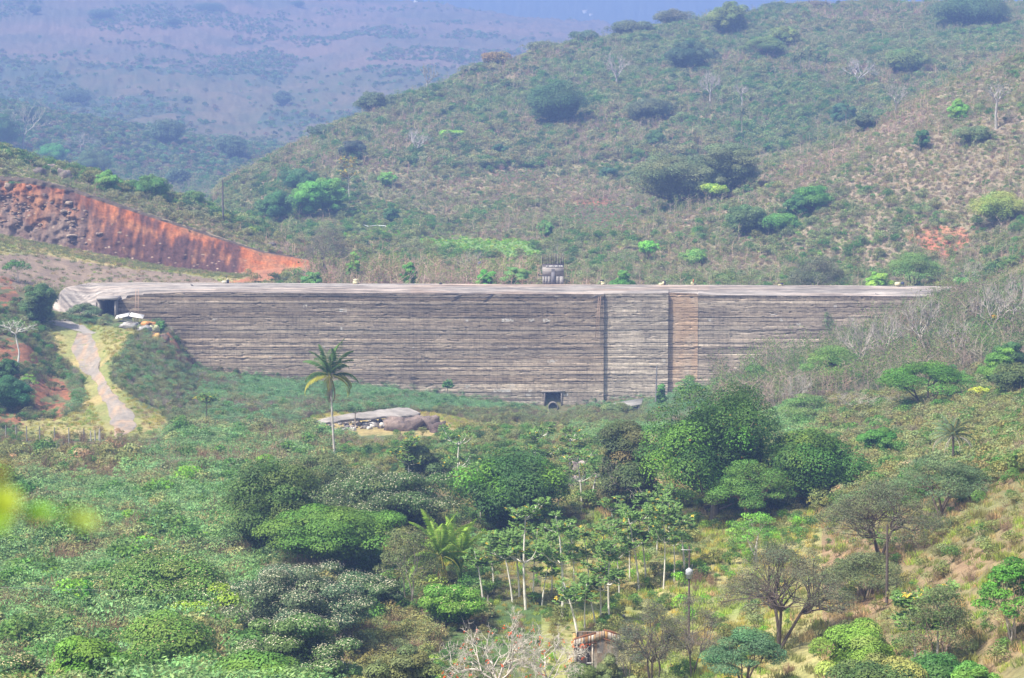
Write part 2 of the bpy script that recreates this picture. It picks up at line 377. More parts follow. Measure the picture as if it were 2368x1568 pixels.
def cover(vx, vy, Y, X):
    n1 = fbm(X / 35, Y / 45, 5, 3); n2 = fbm(X / 9, Y / 12, 8, 3)
    sh = vx.shape
    def C(a, b, n): 
        n = np.clip((n - 0.3) / 0.4, 0, 1)[..., None]
        return np.array(a)[None] * (1 - n) + np.array(b)[None] * n
    col = C((0.16, 0.14, 0.075), (0.11, 0.13, 0.05), n2.ravel()).reshape(sh + (3,))
    def put(mask, a, b, n=n2):
        m = mask.ravel()
        col.reshape(-1, 3)[m] = C(a, b, n.ravel()[m])
    put(Y < 445, (0.15, 0.13, 0.07), (0.07, 0.12, 0.04))
    put((Y < 300) & (vx > 1250), (0.30, 0.27, 0.12), (0.20, 0.24, 0.08))
    put((Y < 330) & (vx > 1900), (0.25, 0.17, 0.105), (0.17, 0.17, 0.075))
    put((Y > 445) & (Y < 597), (0.17, 0.155, 0.08), (0.10, 0.14, 0.055))
    put((Y > 445) & (Y < 597) & (vx > 1700), (0.2, 0.17, 0.12), (0.13, 0.14, 0.07))
    put(Y > 640, (0.30, 0.24, 0.155), (0.20, 0.20, 0.11), n1)
    put((Y > 640) & (Y < 960) & (vx > 1450), (0.29, 0.23, 0.17), (0.20, 0.185, 0.11), n1)
    put((Y > 1650), (0.15, 0.125, 0.08), (0.095, 0.105, 0.06), n1)
    put((Y > 3000), (0.20, 0.14, 0.105), (0.12, 0.11, 0.08), fbm(X / 160, Y / 120, 31, 3))
    put((Y > 5000), (0.11, 0.12, 0.10), (0.08, 0.10, 0.09))
    w = fbm(X / 130, Y / 200, 44, 4) > 0.53
    put((Y > 1700) & (Y < 3000) & (w | (Y < 2100)), (0.06, 0.09, 0.06), (0.09, 0.11, 0.07))
    mb = (Y > 640) & (Y < 1100)
    j = (fbm(X / 5, Y / 5, 71, 3) - 0.5) * 16
    jx = (fbm(X / 5, Y / 5, 72, 3) - 0.5) * 20
    put(inpoly(vx + jx, vy + j, FIELD) & mb, (0.16, 0.27, 0.08), (0.12, 0.21, 0.06))
    put(inpoly(vx + jx * 2, vy + j, FIELD3) & mb, (0.15, 0.24, 0.08), (0.17, 0.19, 0.09))
    put(inpoly(vx + jx, vy + j, FIELD2) & mb, (0.15, 0.22, 0.07), (0.18, 0.18, 0.09))
    put(inpoly(vx + jx, vy + j, CROP1) & mb, (0.15, 0.09, 0.06), (0.13, 0.10, 0.06))
    put(inpoly(vx + jx, vy + j, CROP2) & mb, (0.15, 0.09, 0.06), (0.13, 0.10, 0.06))
    put(inpoly(vx + jx, vy + j, PLOW) & mb, (0.30, 0.12, 0.07), (0.22, 0.10, 0.06))
    put(inpoly(vx + jx, vy + j, REDR1) & (Y > 640) & (Y < 900), (0.40, 0.20, 0.12), (0.34, 0.13, 0.08))
    put(inpoly(vx, vy + j * .5, EMB) & (Y > 615) & (Y < 720), (0.19, 0.145, 0.115), (0.25, 0.19, 0.14), fbm(X / 2, Y / 3, 77, 3))
    put(inpoly(vx, vy + j * .3, GRASSB) & (Y > 640) & (Y < 722), (0.34, 0.28, 0.13), (0.22, 0.24, 0.10))
    nb = (Y > 440) & (Y < 598)
    put(inpoly(vx + jx, vy + j, YGR) & nb, (0.33, 0.27, 0.12), (0.22, 0.24, 0.085))
    put(inpoly(vx + jx, vy + j, GR2) & (Y > 430) & (Y < 560), (0.34, 0.27, 0.12), (0.26, 0.24, 0.10))
    for pl in (REDL1, REDL2, REDL3, REDL4, REDM):
        nz = fbm(X / 2.2, vy / 9, 131, 4)
        put(inpoly(vx + jx * 1.2, vy + j * 1.1, pl) & (Y > 440) & (Y < 640) & (nz > .40), (0.36, 0.145, 0.07), (0.15, 0.085, 0.055), nz)
    # the cut in red earth: bright under the lip, dark weathered crust below, grey scree to the left
    cut = inpoly(vx, vy + j * .15 + (fbm(X / 1.5, X * 0, 97, 3) - .5) * 7, CUT) & (Y > 700) & (Y < 745)
    m = cut.ravel()
    cx, cy, X_, Z_ = vx.ravel()[m], vy.ravel()[m], X.ravel()[m], (vy.ravel()[m])
    top = np.interp(cx, [-400, 0, 150, 300, 450, 600, 715], [380, 410, 432, 482, 531, 580, 600])
    bot = np.interp(cx, [-400, 0, 200, 400, 560, 720], [500, 541, 579, 619, 635, 640])
    s = np.clip((cy - top) / (bot - top), 0, 1)
    st = fbm(X_ / 1.6, s * 1.5, 90, 3); bl = fbm(X_ / 11, s * 3, 91, 4); fi = fbm(X_ / 0.35, s * 4, 92, 2)
    sp = vnoise(X_ / 0.5, s * 45, 93)
    dark = 1 / (1 + np.exp(-(s - 0.33 + (bl - 0.5) * 1.9 + (st - 0.5) * 1.6 - np.clip((cx - 545) / 40, 0, 1)) * 9))
    dark *= np.clip(1.05 - np.clip((cx - 545) / 30, 0, 1), 0.05, 1)
    orange = np.array((0.36, 0.115, 0.038)); ochre = np.array((0.27, 0.135, 0.07)); crust = np.array((0.085, 0.042, 0.036)); grey = np.array((0.20, 0.15, 0.12))
    w1 = np.clip((bl - 0.4) * 3 + (1 - s) * 0.3, 0, 1)[:, None]
    base = orange * w1 + ochre * (1 - w1)
    cc = base * (1 - dark[:, None]) + crust * dark[:, None]
    left = np.clip((260 - cx) / 120, 0, 1)[:, None] * np.clip(0.35 + (s[:, None] - 0.2) * 2, 0, 1) * np.clip((bl[:, None] - 0.3) * 4, 0, 1)
    cc = cc * (1 - left * 0.8) + grey * left * 0.8
    cc *= (0.6 + 0.8 * fi)[:, None]
    cc = np.where((sp > 0.93)[:, None] & (s > 0.5)[:, None], np.array((0.42, 0.33, 0.25)), cc)
    lip = (s < 0.05)[:, None]
    cc = np.where(lip, np.array((0.10, 0.075, 0.055)), cc)
    col.reshape(-1, 3)[m] = cc
    put(inpoly(vx, vy + j * .3, PATH) & (Y > 630) & (Y < 745), (0.40, 0.17, 0.09), (0.32, 0.16, 0.09))
    return col

TCOL = cover(VXg, VYg, TY, TX)
# comb marks of the digger and gullies on the red cut
cutm = inpoly(VXg, VYg, CUT) & (TY > 700) & (TY < 745)
TY2 = TY + np.where(cutm, (vnoise(TX / 0.7, TY * 0, 95) - 0.5) * 1.0 + (fbm(TX / 3, TZ / 3, 96, 3) - 0.5) * (2.6 + 4.0 * np.clip((230 - VXg) / 120, 0, 1)), 0)
nr = TY.shape[0]
idx = np.arange(nr * NC).reshape(nr, NC)
faces = np.stack([idx[:-1, :-1], idx[:-1, 1:], idx[1:, 1:], idx[1:, :-1]], -1).reshape(-1, 4)
gv = np.stack([TX, TY2, TZ], -1).reshape(-1, 3)
ground = obj('ground', mesh_np('ground', gv, faces, M_GROUND, TCOL.reshape(-1, 3), smooth=True))
tag(ground, kind='structure')
print('ground', gv.shape)
# ------------------------------------------------------------------ the dam
dam_pos = P(1183, 900, 600)
dam = empty('dam', (dam_pos.x, 600, dam_pos.z))
tag(dam, 'long weathered grey concrete dam wall crossing the valley', 'dam')
def dl(v):
    return np.asarray(v, float) - np.array([dam_pos.x, 600, dam_pos.z])
def xz(vx, vy, Y):
    u, t = ut(vx, vy); return u * Y, t * Y
TOPE = [(264.5, 697), (275, 697), (287, 691), (291, 690.5), (294, 684), (298, 683), (330, 682.5), (333, 680), (371, 677.8), (418, 675.8), (541, 676.5), (900, 678), (1396, 680.5), (1396.5, 679), (1544, 678), (1545, 676), (1613, 679), (1614, 682), (1900, 684), (2185, 686), (2320, 690)]
rl = np.random.RandomState(4)
# heights of the pour lifts, common to the whole wall (measured down from z = -46)
lifts = [0.0]
while lifts[-1] < 42:
    lifts.append(lifts[-1] + rl.choice([0.55, 0.9, 1.15, 1.25, 1.3]))
lifts = np.array(lifts); LV = rl.uniform(0.80, 1.13, len(lifts)); LO = rl.uniform(-0.07, 0.07, len(lifts)); LB = rl.uniform(0, 1, len(lifts))
M_FACE = mat_col('dam_concrete', 0.95, noise=[(0.9, 0.88, 1.12, (0.4, 1, 1.2)), (3.0, 0.86, 1.13, (.8, 1, 0.8))], bump=(3.0, 0.5, 0.08))
def face_panel(vx0, vx1, Y, hole=None, name='face_panel', brown=0.0, seed=0, pale_=0.0):
    x0, _ = xz(vx0, 700, Y); x1, _ = xz(vx1, 700, Y)
    nx = max(4, int((x1 - x0) / 0.26))
    xs = np.linspace(x0, x1, nx)
    tx, tz = xz(np.array([p[0] for p in TOPE]), np.array([p[1] for p in TOPE]), Y)
    ztop = np.interp(xs, tx, tz)
    zmin = -83.5 if vx1 > 500 else -80
    zg = np.arange(-45.0, zmin, -0.115)
    X, Z = np.meshgrid(xs, zg)
    keep = Z <= ztop[None] + 0.115
    Zc = np.minimum(Z, ztop[None])
    d = -45.0 - Zc + (vnoise(X / 30, Zc * 0 + seed, 60) - 0.5) * 0.25
    li = np.clip(np.searchsorted(lifts, d) - 1, 0, len(lifts) - 1)
    fr = d - lifts[li]; lh = np.append(np.diff(lifts), 1.0)[li]
    seg = vnoise(X / 14 + li * 7.3, li * 3.1, 61)
    off = LO[li] * .6 + (seg - 0.5) * 0.08
    gro = np.exp(-(fr / 0.10) ** 2) * (0.02 + 0.05 * (vnoise(X / 3, li * 5.0, 62) > 0.5))
    chip = np.clip(vnoise(X / 1.3, Zc / 0.35, 63) - 0.80, 0, 1) * 1.1
    rough = (fbm(X / 1.5, Zc / 0.6, 64, 3) - 0.5) * 0.07
    Yd = Y - off + gro + chip + rough - fr * 0.015
    # colour: weathering of each lift, drips, black crust in the joints, pale leached concrete low down
    crackx = (vnoise(X / .12, li * 11.0 + 3, 85) > .93) & (vnoise(X / 8, li * 6.0, 86) > .5)
    low = np.clip((-45 - Z - 26 + (fbm(X / 18, Z / 3, 65) - 0.5) * 8) / 8, 0, 1)
    rightp = np.clip((X - 27) / 4, 0, 1) * (0.75 + 0.25 * (X > 54))
    v = LV[li] * (0.78 + 0.45 * vnoise(X / 22 + li * 3.7, li * 1.7, 66))
    v = v * (0.70 + 0.6 * fbm(X / 5, Zc / 1.0, 67, 4))
    drip = fbm(X / 0.45, Zc / 3.5 + li * 9, 68, 3)
    v *= 1 - 0.42 * np.clip((drip - 0.48) * 3.2, 0, 1) * np.exp(-fr / (0.9 * lh))
    v *= 0.88 + 0.3 * (fbm(X / 5, X * 0 + Zc / 40, 80, 3) - .1)
    crust = (fbm(X / 2.2, li * 3.0 + Zc / 0.5, 69, 3) > 0.54) & (fr > lh - 0.26)
    crust2 = (fr < 0.12) & (vnoise(X / 2.5, li * 2.2, 70) > 0.52)
    drip2 = np.clip((fbm(X / .35, Zc / 9, 87, 3) - .52) * 5, 0, 1) * np.clip((fbm(X / 9, Zc / 5, 88, 2) - .4) * 4, 0, 1); v = v * (1 - .22 * drip2) * np.where(crackx & (fr < .5), .75, 1)
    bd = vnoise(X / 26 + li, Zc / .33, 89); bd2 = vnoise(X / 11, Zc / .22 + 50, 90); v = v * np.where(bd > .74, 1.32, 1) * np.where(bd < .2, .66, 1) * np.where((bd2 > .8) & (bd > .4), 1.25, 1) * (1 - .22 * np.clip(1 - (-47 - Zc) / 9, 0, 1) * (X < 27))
    hi = (fr > 0.13) & (fr < 0.26) & (vnoise(X / 9, li * 4.4, 71) > 0.42)
    a = np.array((0.27, 0.205, 0.15)); b = np.array((0.47, 0.405, 0.335)); br = np.array((0.46, 0.325, 0.225))
    n3 = np.clip(0.25 * fbm(X / 25, Zc / 6, 72, 3) + LB[li] * 0.45 - 0.1 + low * 0.75 + rightp * 0.33 + pale_, 0, 1)[..., None]
    col = a * (1 - n3) + b * n3
    if brown: 
        v = v * .55 + .5; bw = brown * np.clip(fbm(X / 3, Zc / 7, 73, 3) * 1.7 + .1, 0, 1)[..., None] * (1 - low[..., None])
        col = col * (1 - bw) + br * bw
    col = col * v[..., None]
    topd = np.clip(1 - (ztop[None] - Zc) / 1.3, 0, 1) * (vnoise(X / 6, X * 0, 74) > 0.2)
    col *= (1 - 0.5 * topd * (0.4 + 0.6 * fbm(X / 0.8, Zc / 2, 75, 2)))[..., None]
    col = np.where(crust[..., None], col * 0.45, col)
    col = np.where(crust2[..., None], col * np.where((-45 - Zc) > 17, 0.5, 0.72)[..., None], col)
    col = np.where(hi[..., None], col * np.where((-45 - Zc) > 15, 1.38, 1.15)[..., None], col)
    blot = np.clip((fbm(X / 1.1, Zc / 0.25, 76, 3) - 0.66) * 10, 0, 1) * (0.3 + 0.7 * low)
    col *= (1 - 0.6 * blot)[..., None]
    pale = (vnoise(X / 2.6, li * 1.9, 78) > 0.93) & (fr > 0.3) & (fr < lh - 0.15) & (fbm(X / .4, Zc / .3, 79, 2) > 0.45)
    col = np.where(pale[..., None], np.array((0.52, 0.49, 0.46)), col)
    V = np.stack([X, Yd, Zc], -1).reshape(-1, 3)
    id_ = np.arange(X.size).reshape(X.shape)
    q = np.stack([id_[:-1, :-1], id_[1:, :-1], id_[1:, 1:], id_[:-1, 1:]], -1)
    ok = keep[1:, :-1] & keep[1:, 1:] & ((Zc[:-1, :-1] - Zc[1:, :-1]) > 0.001)
    if hole:
        hx0, hz0 = xz(hole[0], hole[3], Y); hx1, hz1 = xz(hole[1], hole[2], Y)
        inside = (X > hx0) & (X < hx1) & (Z < hz1) & (Z > hz0)
        ok &= ~(inside[:-1, :-1] | inside[1:, 1:])
    q = q[ok]
    o = obj(name, mesh_np(name, dl(V), q, M_FACE, col.reshape(-1, 3)), dam)
    # the returns at both ends of the panel
    return o
YA, YB, YC, YD = 598.6, 599.25, 600.1, 599.1
HOLE = (1260.5, 1296.5, 907.5, 946)
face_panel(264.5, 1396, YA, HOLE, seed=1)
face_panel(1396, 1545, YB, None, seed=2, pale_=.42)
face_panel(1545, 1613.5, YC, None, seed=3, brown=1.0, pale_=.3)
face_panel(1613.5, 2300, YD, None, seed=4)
# returns between panels set at different depths, and the hollow at the wall's foot
for vx, ya, yb, tp in ((1396, YA, YB, 681), (1545, YB, YC, 678.5), (1613.5, YC, YD, 681), (264.5, YA, YA + 4, 698)):
    mb = MB(); lo, hi = min(ya, yb), max(ya, yb)
    x_ = float(xz(vx, 700, ya)[0]); zt = float(xz(vx, tp, ya)[1])
    for z in np.arange(zt, -83, -0.6):
        g = rl.uniform(0.13, 0.27) * (2.0 if vx > 1600 else 1)  # sunlight on the slot's left-facing return is painted in as paler concrete
        mb.add(dl([(x_, lo - 0.1, z), (x_, hi + 0.1, z), (x_, hi + 0.1, z - 0.6), (x_, lo - 0.1, z - 0.6)]), [(0, 1, 2, 3)], (g * 1.05, g, g * 0.95))
    mb.build('return_wall', M_CONC, dam)
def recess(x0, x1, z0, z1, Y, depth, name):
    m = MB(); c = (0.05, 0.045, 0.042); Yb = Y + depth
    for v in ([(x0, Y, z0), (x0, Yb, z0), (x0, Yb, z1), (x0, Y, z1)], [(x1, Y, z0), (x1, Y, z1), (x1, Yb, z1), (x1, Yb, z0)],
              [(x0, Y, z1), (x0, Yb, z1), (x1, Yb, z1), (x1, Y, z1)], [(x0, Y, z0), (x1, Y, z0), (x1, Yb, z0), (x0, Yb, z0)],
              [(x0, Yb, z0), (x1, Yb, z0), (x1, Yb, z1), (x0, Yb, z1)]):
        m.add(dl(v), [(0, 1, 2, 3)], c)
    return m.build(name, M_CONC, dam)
hx0, hz0 = xz(HOLE[0] - 1, HOLE[3], YA); hx1, hz1 = xz(HOLE[1] + 1, HOLE[2] - 1, YA)
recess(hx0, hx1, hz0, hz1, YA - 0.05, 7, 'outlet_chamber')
m = MB()   # lintel and jambs of the outlet
lc = (0.30, 0.27, 0.25)
def dbox(m, a0, a1, b0, b1, Y0, Y1, c):
    x0, z1 = xz(a0, b0, Y0); x1, z0 = xz(a1, b1, Y0)
    v0 = dl((x0, Y0, z0)); v1 = dl((x1, Y1, z1)); m.box(v0[0], v1[0], v0[1], v1[1], v0[2], v1[2], c)
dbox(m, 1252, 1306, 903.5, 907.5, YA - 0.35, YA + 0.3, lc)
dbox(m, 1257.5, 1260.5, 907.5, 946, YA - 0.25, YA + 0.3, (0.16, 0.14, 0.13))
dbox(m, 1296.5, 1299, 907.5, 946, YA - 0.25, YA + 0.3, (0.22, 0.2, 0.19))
m.build('outlet_frame', M_CONC, dam)
pp = MB(); c0 = dl(P(1278, 940, YA - 0.2)); r = 1.25
th = np.linspace(0, 2 * np.pi, 25)[:-1]
for k in range(24):
    a, b = th[k], th[(k + 1) % 24]
    ri, ro, y0, y1 = r, r + 0.16, -1.2, 5.5
    pt = lambda rr, an, y: (c0[0] + rr * math.cos(an), c0[1] + y, c0[2] + rr * math.sin(an))
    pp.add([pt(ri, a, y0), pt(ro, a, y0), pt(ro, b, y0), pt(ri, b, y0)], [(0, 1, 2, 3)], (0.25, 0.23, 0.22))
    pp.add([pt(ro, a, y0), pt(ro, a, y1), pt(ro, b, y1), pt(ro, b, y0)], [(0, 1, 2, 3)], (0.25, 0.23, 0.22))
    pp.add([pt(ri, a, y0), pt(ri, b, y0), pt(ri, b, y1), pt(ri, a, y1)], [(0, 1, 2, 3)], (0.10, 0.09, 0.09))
pp.build('outlet_pipe', M_CONC, dam)
# crest: a broad convex slab that rolls down to the ground at its left end
FR = [(119, 717, 597.5), (141, 724, 596.5), (170, 729, 596), (221, 731, 596), (223, 700, 597), (226, 692, 597), (262, 692, 597.5)] + [(p[0], p[1], YA if p[0] < 1396.2 else YB if p[0] < 1544.5 else YC if p[0] < 1613.3 else YD) for p in TOPE]
BK = [(119, 714, 600), (141, 673, 606), (151, 665, 609), (185, 658, 613), (209, 653.8, 616), (300, 653, 616), (500, 653.5, 616), (700, 655, 616), (1200, 657, 616), (1500, 658.3, 616), (2000, 660.3, 616), (2200, 662, 616), (2320, 666, 616)]
fa, ba = np.array(FR), np.array(BK)
vxs = np.unique(np.concatenate([np.linspace(119, 2320, 1100), fa[:, 0]]))
ss = np.linspace(0, 1, 30)
VXc, S = np.meshgrid(vxs, ss)
fvy, fY = np.interp(VXc, fa[:, 0], fa[:, 1]), np.interp(VXc, fa[:, 0], fa[:, 2])
bvy, bY = np.interp(VXc, ba[:, 0], ba[:, 1]), np.interp(VXc, ba[:, 0], ba[:, 2])
pf = np.stack(xz(VXc, fvy, fY), -1); pb = np.stack(xz(VXc, bvy, bY), -1)
ks = np.hanning(61); ks /= ks.sum(); sm = lambda q: np.convolve(np.pad(q, 30, mode='edge'), ks, 'valid')
bl_ = (1 - S) ** 7; fvy = fvy * bl_ + sm(fvy[0])[None] * (1 - bl_); fY = fY * bl_ + sm(fY[0])[None] * (1 - bl_); pf = np.stack(xz(VXc, fvy, fY), -1)
Yc = fY + (bY - fY) * S
ez = 1 - (1 - S) ** 1.35
Xc = pf[..., 0] + (pb[..., 0] - pf[..., 0]) * S
Zc = pf[..., 1] + (pb[..., 1] - pf[..., 1]) * ez
rec = (VXc > 1545) & (VXc < 1613.4)
Zc = Zc - np.where(rec, 1.2 * (1 - S) ** 6, 0)
Zc += (fbm(Xc / 6, Yc / 0.9, 120, 3) - 0.5) * 0.12
Zc[-1] = pb[-1, :, 1]
st = fbm(Xc / 9, Yc / 0.55, 121, 4); st2 = vnoise(Xc / 25, Yc / 0.35, 122)
sl = np.clip((225 - VXc) / 80, 0, 1)
st = st * (1 - sl) + fbm((Xc + 0.9 * Yc) / 1.2, (Yc - 0.5 * Xc) / 9, 123, 4) * sl
pk = np.clip((fbm(Xc / 30, Yc / 6, 124, 3) - 0.42) * 5, 0, 1)[..., None] * np.where((VXc > 950) & (VXc < 1640), 1, 0.45)[..., None]
colc = np.array((0.33, 0.30, 0.28)) * (1 - pk) + np.array((0.38, 0.30, 0.25)) * pk
colc = colc * np.clip(0.80 + 2.3 * (st - 0.5) + 0.3 * (st2 - 0.5), .35, 1.35)[..., None]
colc = np.where((S > 0.95)[..., None], colc * 1.25, colc)
colc = np.where(((st2 < 0.12) & (st < 0.45))[..., None], colc * 0.62, colc)
drop = np.stack([Xc[-1], Yc[-1] + 0.05, np.full(len(vxs), -66.0)], -1)
V = np.concatenate([np.stack([Xc, Yc, Zc], -1), drop[None]], 0)
Cc = np.concatenate([colc, colc[-1:] * 0.8], 0)
id_ = np.arange(V.shape[0] * V.shape[1]).reshape(V.shape[:2])
q = np.stack([id_[:-1, :-1], id_[:-1, 1:], id_[1:, 1:], id_[1:, :-1]], -1).reshape(-1, 4)
obj('crest', mesh_np('crest', dl(V.reshape(-1, 3)), q, M_CONC, Cc.reshape(-1, 3), smooth=True), dam)
CRX, CRY, CRZ = Xc, Yc, Zc
def on_crest(vx, s):
    j = int(np.argmin(abs(vxs - vx))); i = int(round(s * (len(ss) - 1)))
    return Vector((float(Xc[i, j]), float(Yc[i, j]), float(Zc[i, j])))
# portal of the inspection gallery at the left end
m = MB(); g1, g2 = (0.30, 0.275, 0.25), (0.13, 0.11, 0.105)
dbox(m, 225, 232, 694, 745, 594.6, 606, g1)
dbox(m, 223, 271, 688, 694, 594.2, 600, (0.36, 0.33, 0.31))
dbox(m, 264.3, 268.5, 697, 745, 594.8, 599.5, g1)
m.build('gallery_portal', M_CONC, dam)
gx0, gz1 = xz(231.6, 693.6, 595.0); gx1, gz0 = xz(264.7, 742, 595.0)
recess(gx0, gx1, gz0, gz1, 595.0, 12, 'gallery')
# ------------------------------------------------------------------ plant kit
def quads(c, nrm, size, asp, rs, roll=None):
    """leaf quads: centres (n,3), normals (n,3) -> verts (4n,3), faces (n,4)"""
    n = len(c)
    nrm = nrm / (np.linalg.norm(nrm, axis=1)[:, None] + 1e-9)
    r = rs.normal(size=(n, 3)); t = np.cross(nrm, r); t /= np.linalg.norm(t, axis=1)[:, None] + 1e-9
    b = np.cross(nrm, t)
    s = (np.broadcast_to(size, (n,)) * 0.5)[:, None]; a = s * asp
    v = np.stack([c - t * s, c + b * a, c + t * s, c - b * a], 1).reshape(-1, 3)
    return v, np.arange(4 * n).reshape(n, 4)

def sph(n, rs):
    v = rs.normal(size=(n, 3)); return v / np.linalg.norm(v, axis=1)[:, None]

def ribbon(p0, p1, w, rs, bend=0.15, segs=2):
    """thin tapering 3-sided twigs from p0 to p1 (arrays); returns verts, faces (quads)"""
    n = len(p0); d = p1 - p0; L = np.linalg.norm(d, axis=1)[:, None]
    r = rs.normal(size=(n, 3)); sd = np.cross(d, r); sd /= np.linalg.norm(sd, axis=1)[:, None] + 1e-9
    up = np.cross(sd, d); up /= np.linalg.norm(up, axis=1)[:, None] + 1e-9
    ms = [p0 + d * k / segs + r * L * bend * math.sin(math.pi * k / segs) * 0.5 for k in range(segs + 1)]
    V, w = [], np.broadcast_to(w, (n,))[:, None]
    for k, m in enumerate(ms):
        q = w * (1 - 0.75 * k / segs) * 0.5
        for a in range(3):
            an = a * 2.0944; V.append(m + q * (math.cos(an) * sd + math.sin(an) * up))
    V = np.stack(V, 1); o = (np.arange(n) * V.shape[1])[:, None]
    F = []
    for k in range(segs):
        for a in range(3):
            b = (a + 1) % 3
            F.append(o + np.array([[3 * k + a, 3 * k + b, 3 * k + 3 + b, 3 * k + 3 + a]]))
    return V.reshape(-1, 3), np.concatenate(F, 0)

class PM:
    """plant mesh collector"""
    def __init__(s): s.v, s.f, s.c, s.n = [], [], [], 0
    def add(s, v, f, c):
        s.v.append(v); s.f.append(f + s.n); s.n += len(v)
        c = np.asarray(c, float)
        if c.ndim == 1: c = np.tile(c, (len(v), 1))
        elif len(c) != len(v): c = np.repeat(c, len(v) // len(c), 0)
        s.c.append(c)
    def mesh(s, name, mat):
        return mesh_np(name, np.vstack(s.v), np.vstack(s.f), mat, np.vstack(s.c))

def lobes_leaves(pm, centers, radii, n, size, col, rs, flat=0.8, asp=0.6, upb=0.3, colv=0.25, keep_low=0.35, jitn=0.9, hue=0.12):
    """leaves on the shells of many small lobes"""
    k = len(centers); w = radii ** 2; idx = rs.choice(k, n, p=w / w.sum())
    d = sph(n, rs)
    low = d[:, 2] < -0.25
    d[low & (rs.rand(n) > keep_low), 2] *= -1
    rad = radii[idx] * (1 - 0.35 * rs.rand(n) ** 2.2)
    c = centers[idx] + d * rad[:, None] * np.array([1, 1, flat])
    nr = d + rs.normal(size=(n, 3)) * jitn * 0.6 + np.array([0, 0, upb])
    v, f = quads(c, nr, size * rs.uniform(0.5, 1.6, n), asp, rs)
    lc = rs.uniform(1 - colv, 1 + colv, (k, 1)) * (1 + rs.uniform(-hue, hue, (k, 3)) * np.array([1.4, 0.4, 0.7]))
    lf = rs.uniform(0.72, 1.3, (n, 1))
    cc = np.asarray(col) * lc[idx] * lf
    pm.add(v, f, np.repeat(cc, 4, 0))
    return c, d

# ---- small bushes used by the thousand in the undergrowth
def twig_bush(seed, n, w, H=2.0, R=1.1, leaves=0, ls=0.15, spread=0.6):
    rs = np.random.RandomState(seed); pm = PM()
    p0 = np.zeros((n, 3)); p0[:, :2] = rs.normal(size=(n, 2)) * 0.25 * R
    an = rs.rand(n) * 6.283; rr = R * np.sqrt(rs.rand(n)); h = H * (1 - 0.45 * (rr / R) ** 2) * rs.uniform(0.65, 1.05, n)
    p1 = np.stack([rr * np.cos(an), rr * np.sin(an), h], -1)
    v, f = ribbon(p0, p1, w, rs, 0.25); g = rs.uniform(0.7, 1.3, n)
    pm.add(v, f, np.repeat(np.stack([g, g, g], -1), 9, 0))
    m = int(n * 1.6); j = rs.randint(0, n, m); s = rs.uniform(0.4, 0.95, m)[:, None]
    q0 = p0[j] * (1 - s) + p1[j] * s
    q1 = q0 + (sph(m, rs) + np.array([0, 0, 0.8])) * rs.uniform(0.25, 0.55, (m, 1)) * R * 0.6
    v, f = ribbon(q0, q1, w * 0.6, rs, 0.2, 1); g = rs.uniform(0.8, 1.5, m)
    pm.add(v, f, np.repeat(np.stack([g, g, g], -1), 6, 0))
    if leaves:
        j = rs.randint(0, m, leaves)
        c = q1[j] + rs.normal(size=(leaves, 3)) * 0.12
        v, f = quads(c, sph(leaves, rs), ls, 0.6, rs)
        g = rs.uniform(0.7, 1.2, leaves); pm.add(v, f, np.repeat(np.stack([g * .72, g * 1.0, g * .5], -1), 4, 0))
    return pm

def leaf_bush(seed, n, ls, R=1.2, H=1.9, k=9, flat=0.75, asp=0.55):
    rs = np.random.RandomState(seed); pm = PM()
    d = sph(k, rs); d[:, 2] = abs(d[:, 2])
    c = d * np.array([R * 0.62, R * 0.62, H * 0.42]) + np.array([0, 0, H * 0.35]); r = rs.uniform(0.32, 0.55, k) * R
    lobes_leaves(pm, c, r, n, ls, (1, 1, 1), rs, flat, asp, 0.35, 0.22)
    p1 = c[rs.randint(0, k, 14)]; p0 = np.zeros_like(p1); v, f = ribbon(p0, p1, 0.06, rs, 0.2)
    pm.add(v, f, (0.9, 0.75, 0.6)); return pm

def spray_bush(seed, n, ls, R=1.6, H=1.9, k=22):
    """feathery bush: flat airy sprays of tiny leaflets stacked in tiers"""
    rs = np.random.RandomState(seed); pm = PM()
    an = rs.rand(k) * 6.283; rr = R * np.sqrt(rs.rand(k)) * 0.9
    c = np.stack([rr * np.cos(an), rr * np.sin(an), H * (0.95 - 0.55 * (rr / R) ** 2) * rs.uniform(0.55, 1.0, k)], -1)
    r = rs.uniform(0.25, 0.5, k) * R * 0.8
    lobes_leaves(pm, c, r, n, ls, (1, 1, 1), rs, 0.32, 0.4, 0.9, 0.2, 0.6, 1.0)
    p0 = np.zeros_like(c); v, f = ribbon(p0, c, 0.045, rs, 0.25)
    pm.add(v, f, (1.3, 0.8, 0.9)); return pm

def grass_tuft(seed, n, w, H=0.9, R=0.7):
    rs = np.random.RandomState(seed); pm = PM()
    p0 = np.zeros((n, 3)); p0[:, :2] = rs.normal(size=(n, 2)) * R * 0.5
    p1 = p0 + np.stack([rs.normal(size=n) * 0.25, rs.normal(size=n) * 0.25, rs.uniform(0.5, 1.1, n)], -1) * H
    d = p1 - p0; sd = np.cross(d, rs.normal(size=(n, 3))); sd /= np.linalg.norm(sd, axis=1)[:, None]
    m = (p0 + p1) / 2 + np.array([0, 0, 0.08]) * H
    v = np.stack([p0 - sd * w, p0 + sd * w, m + sd * w * .8, p1], 1).reshape(-1, 3)
    g = rs.uniform(0.7, 1.3, n); pm.add(v, np.arange(4 * n).reshape(n, 4), np.repeat(np.stack([g, g, g * .9], -1), 4, 0)); return pm

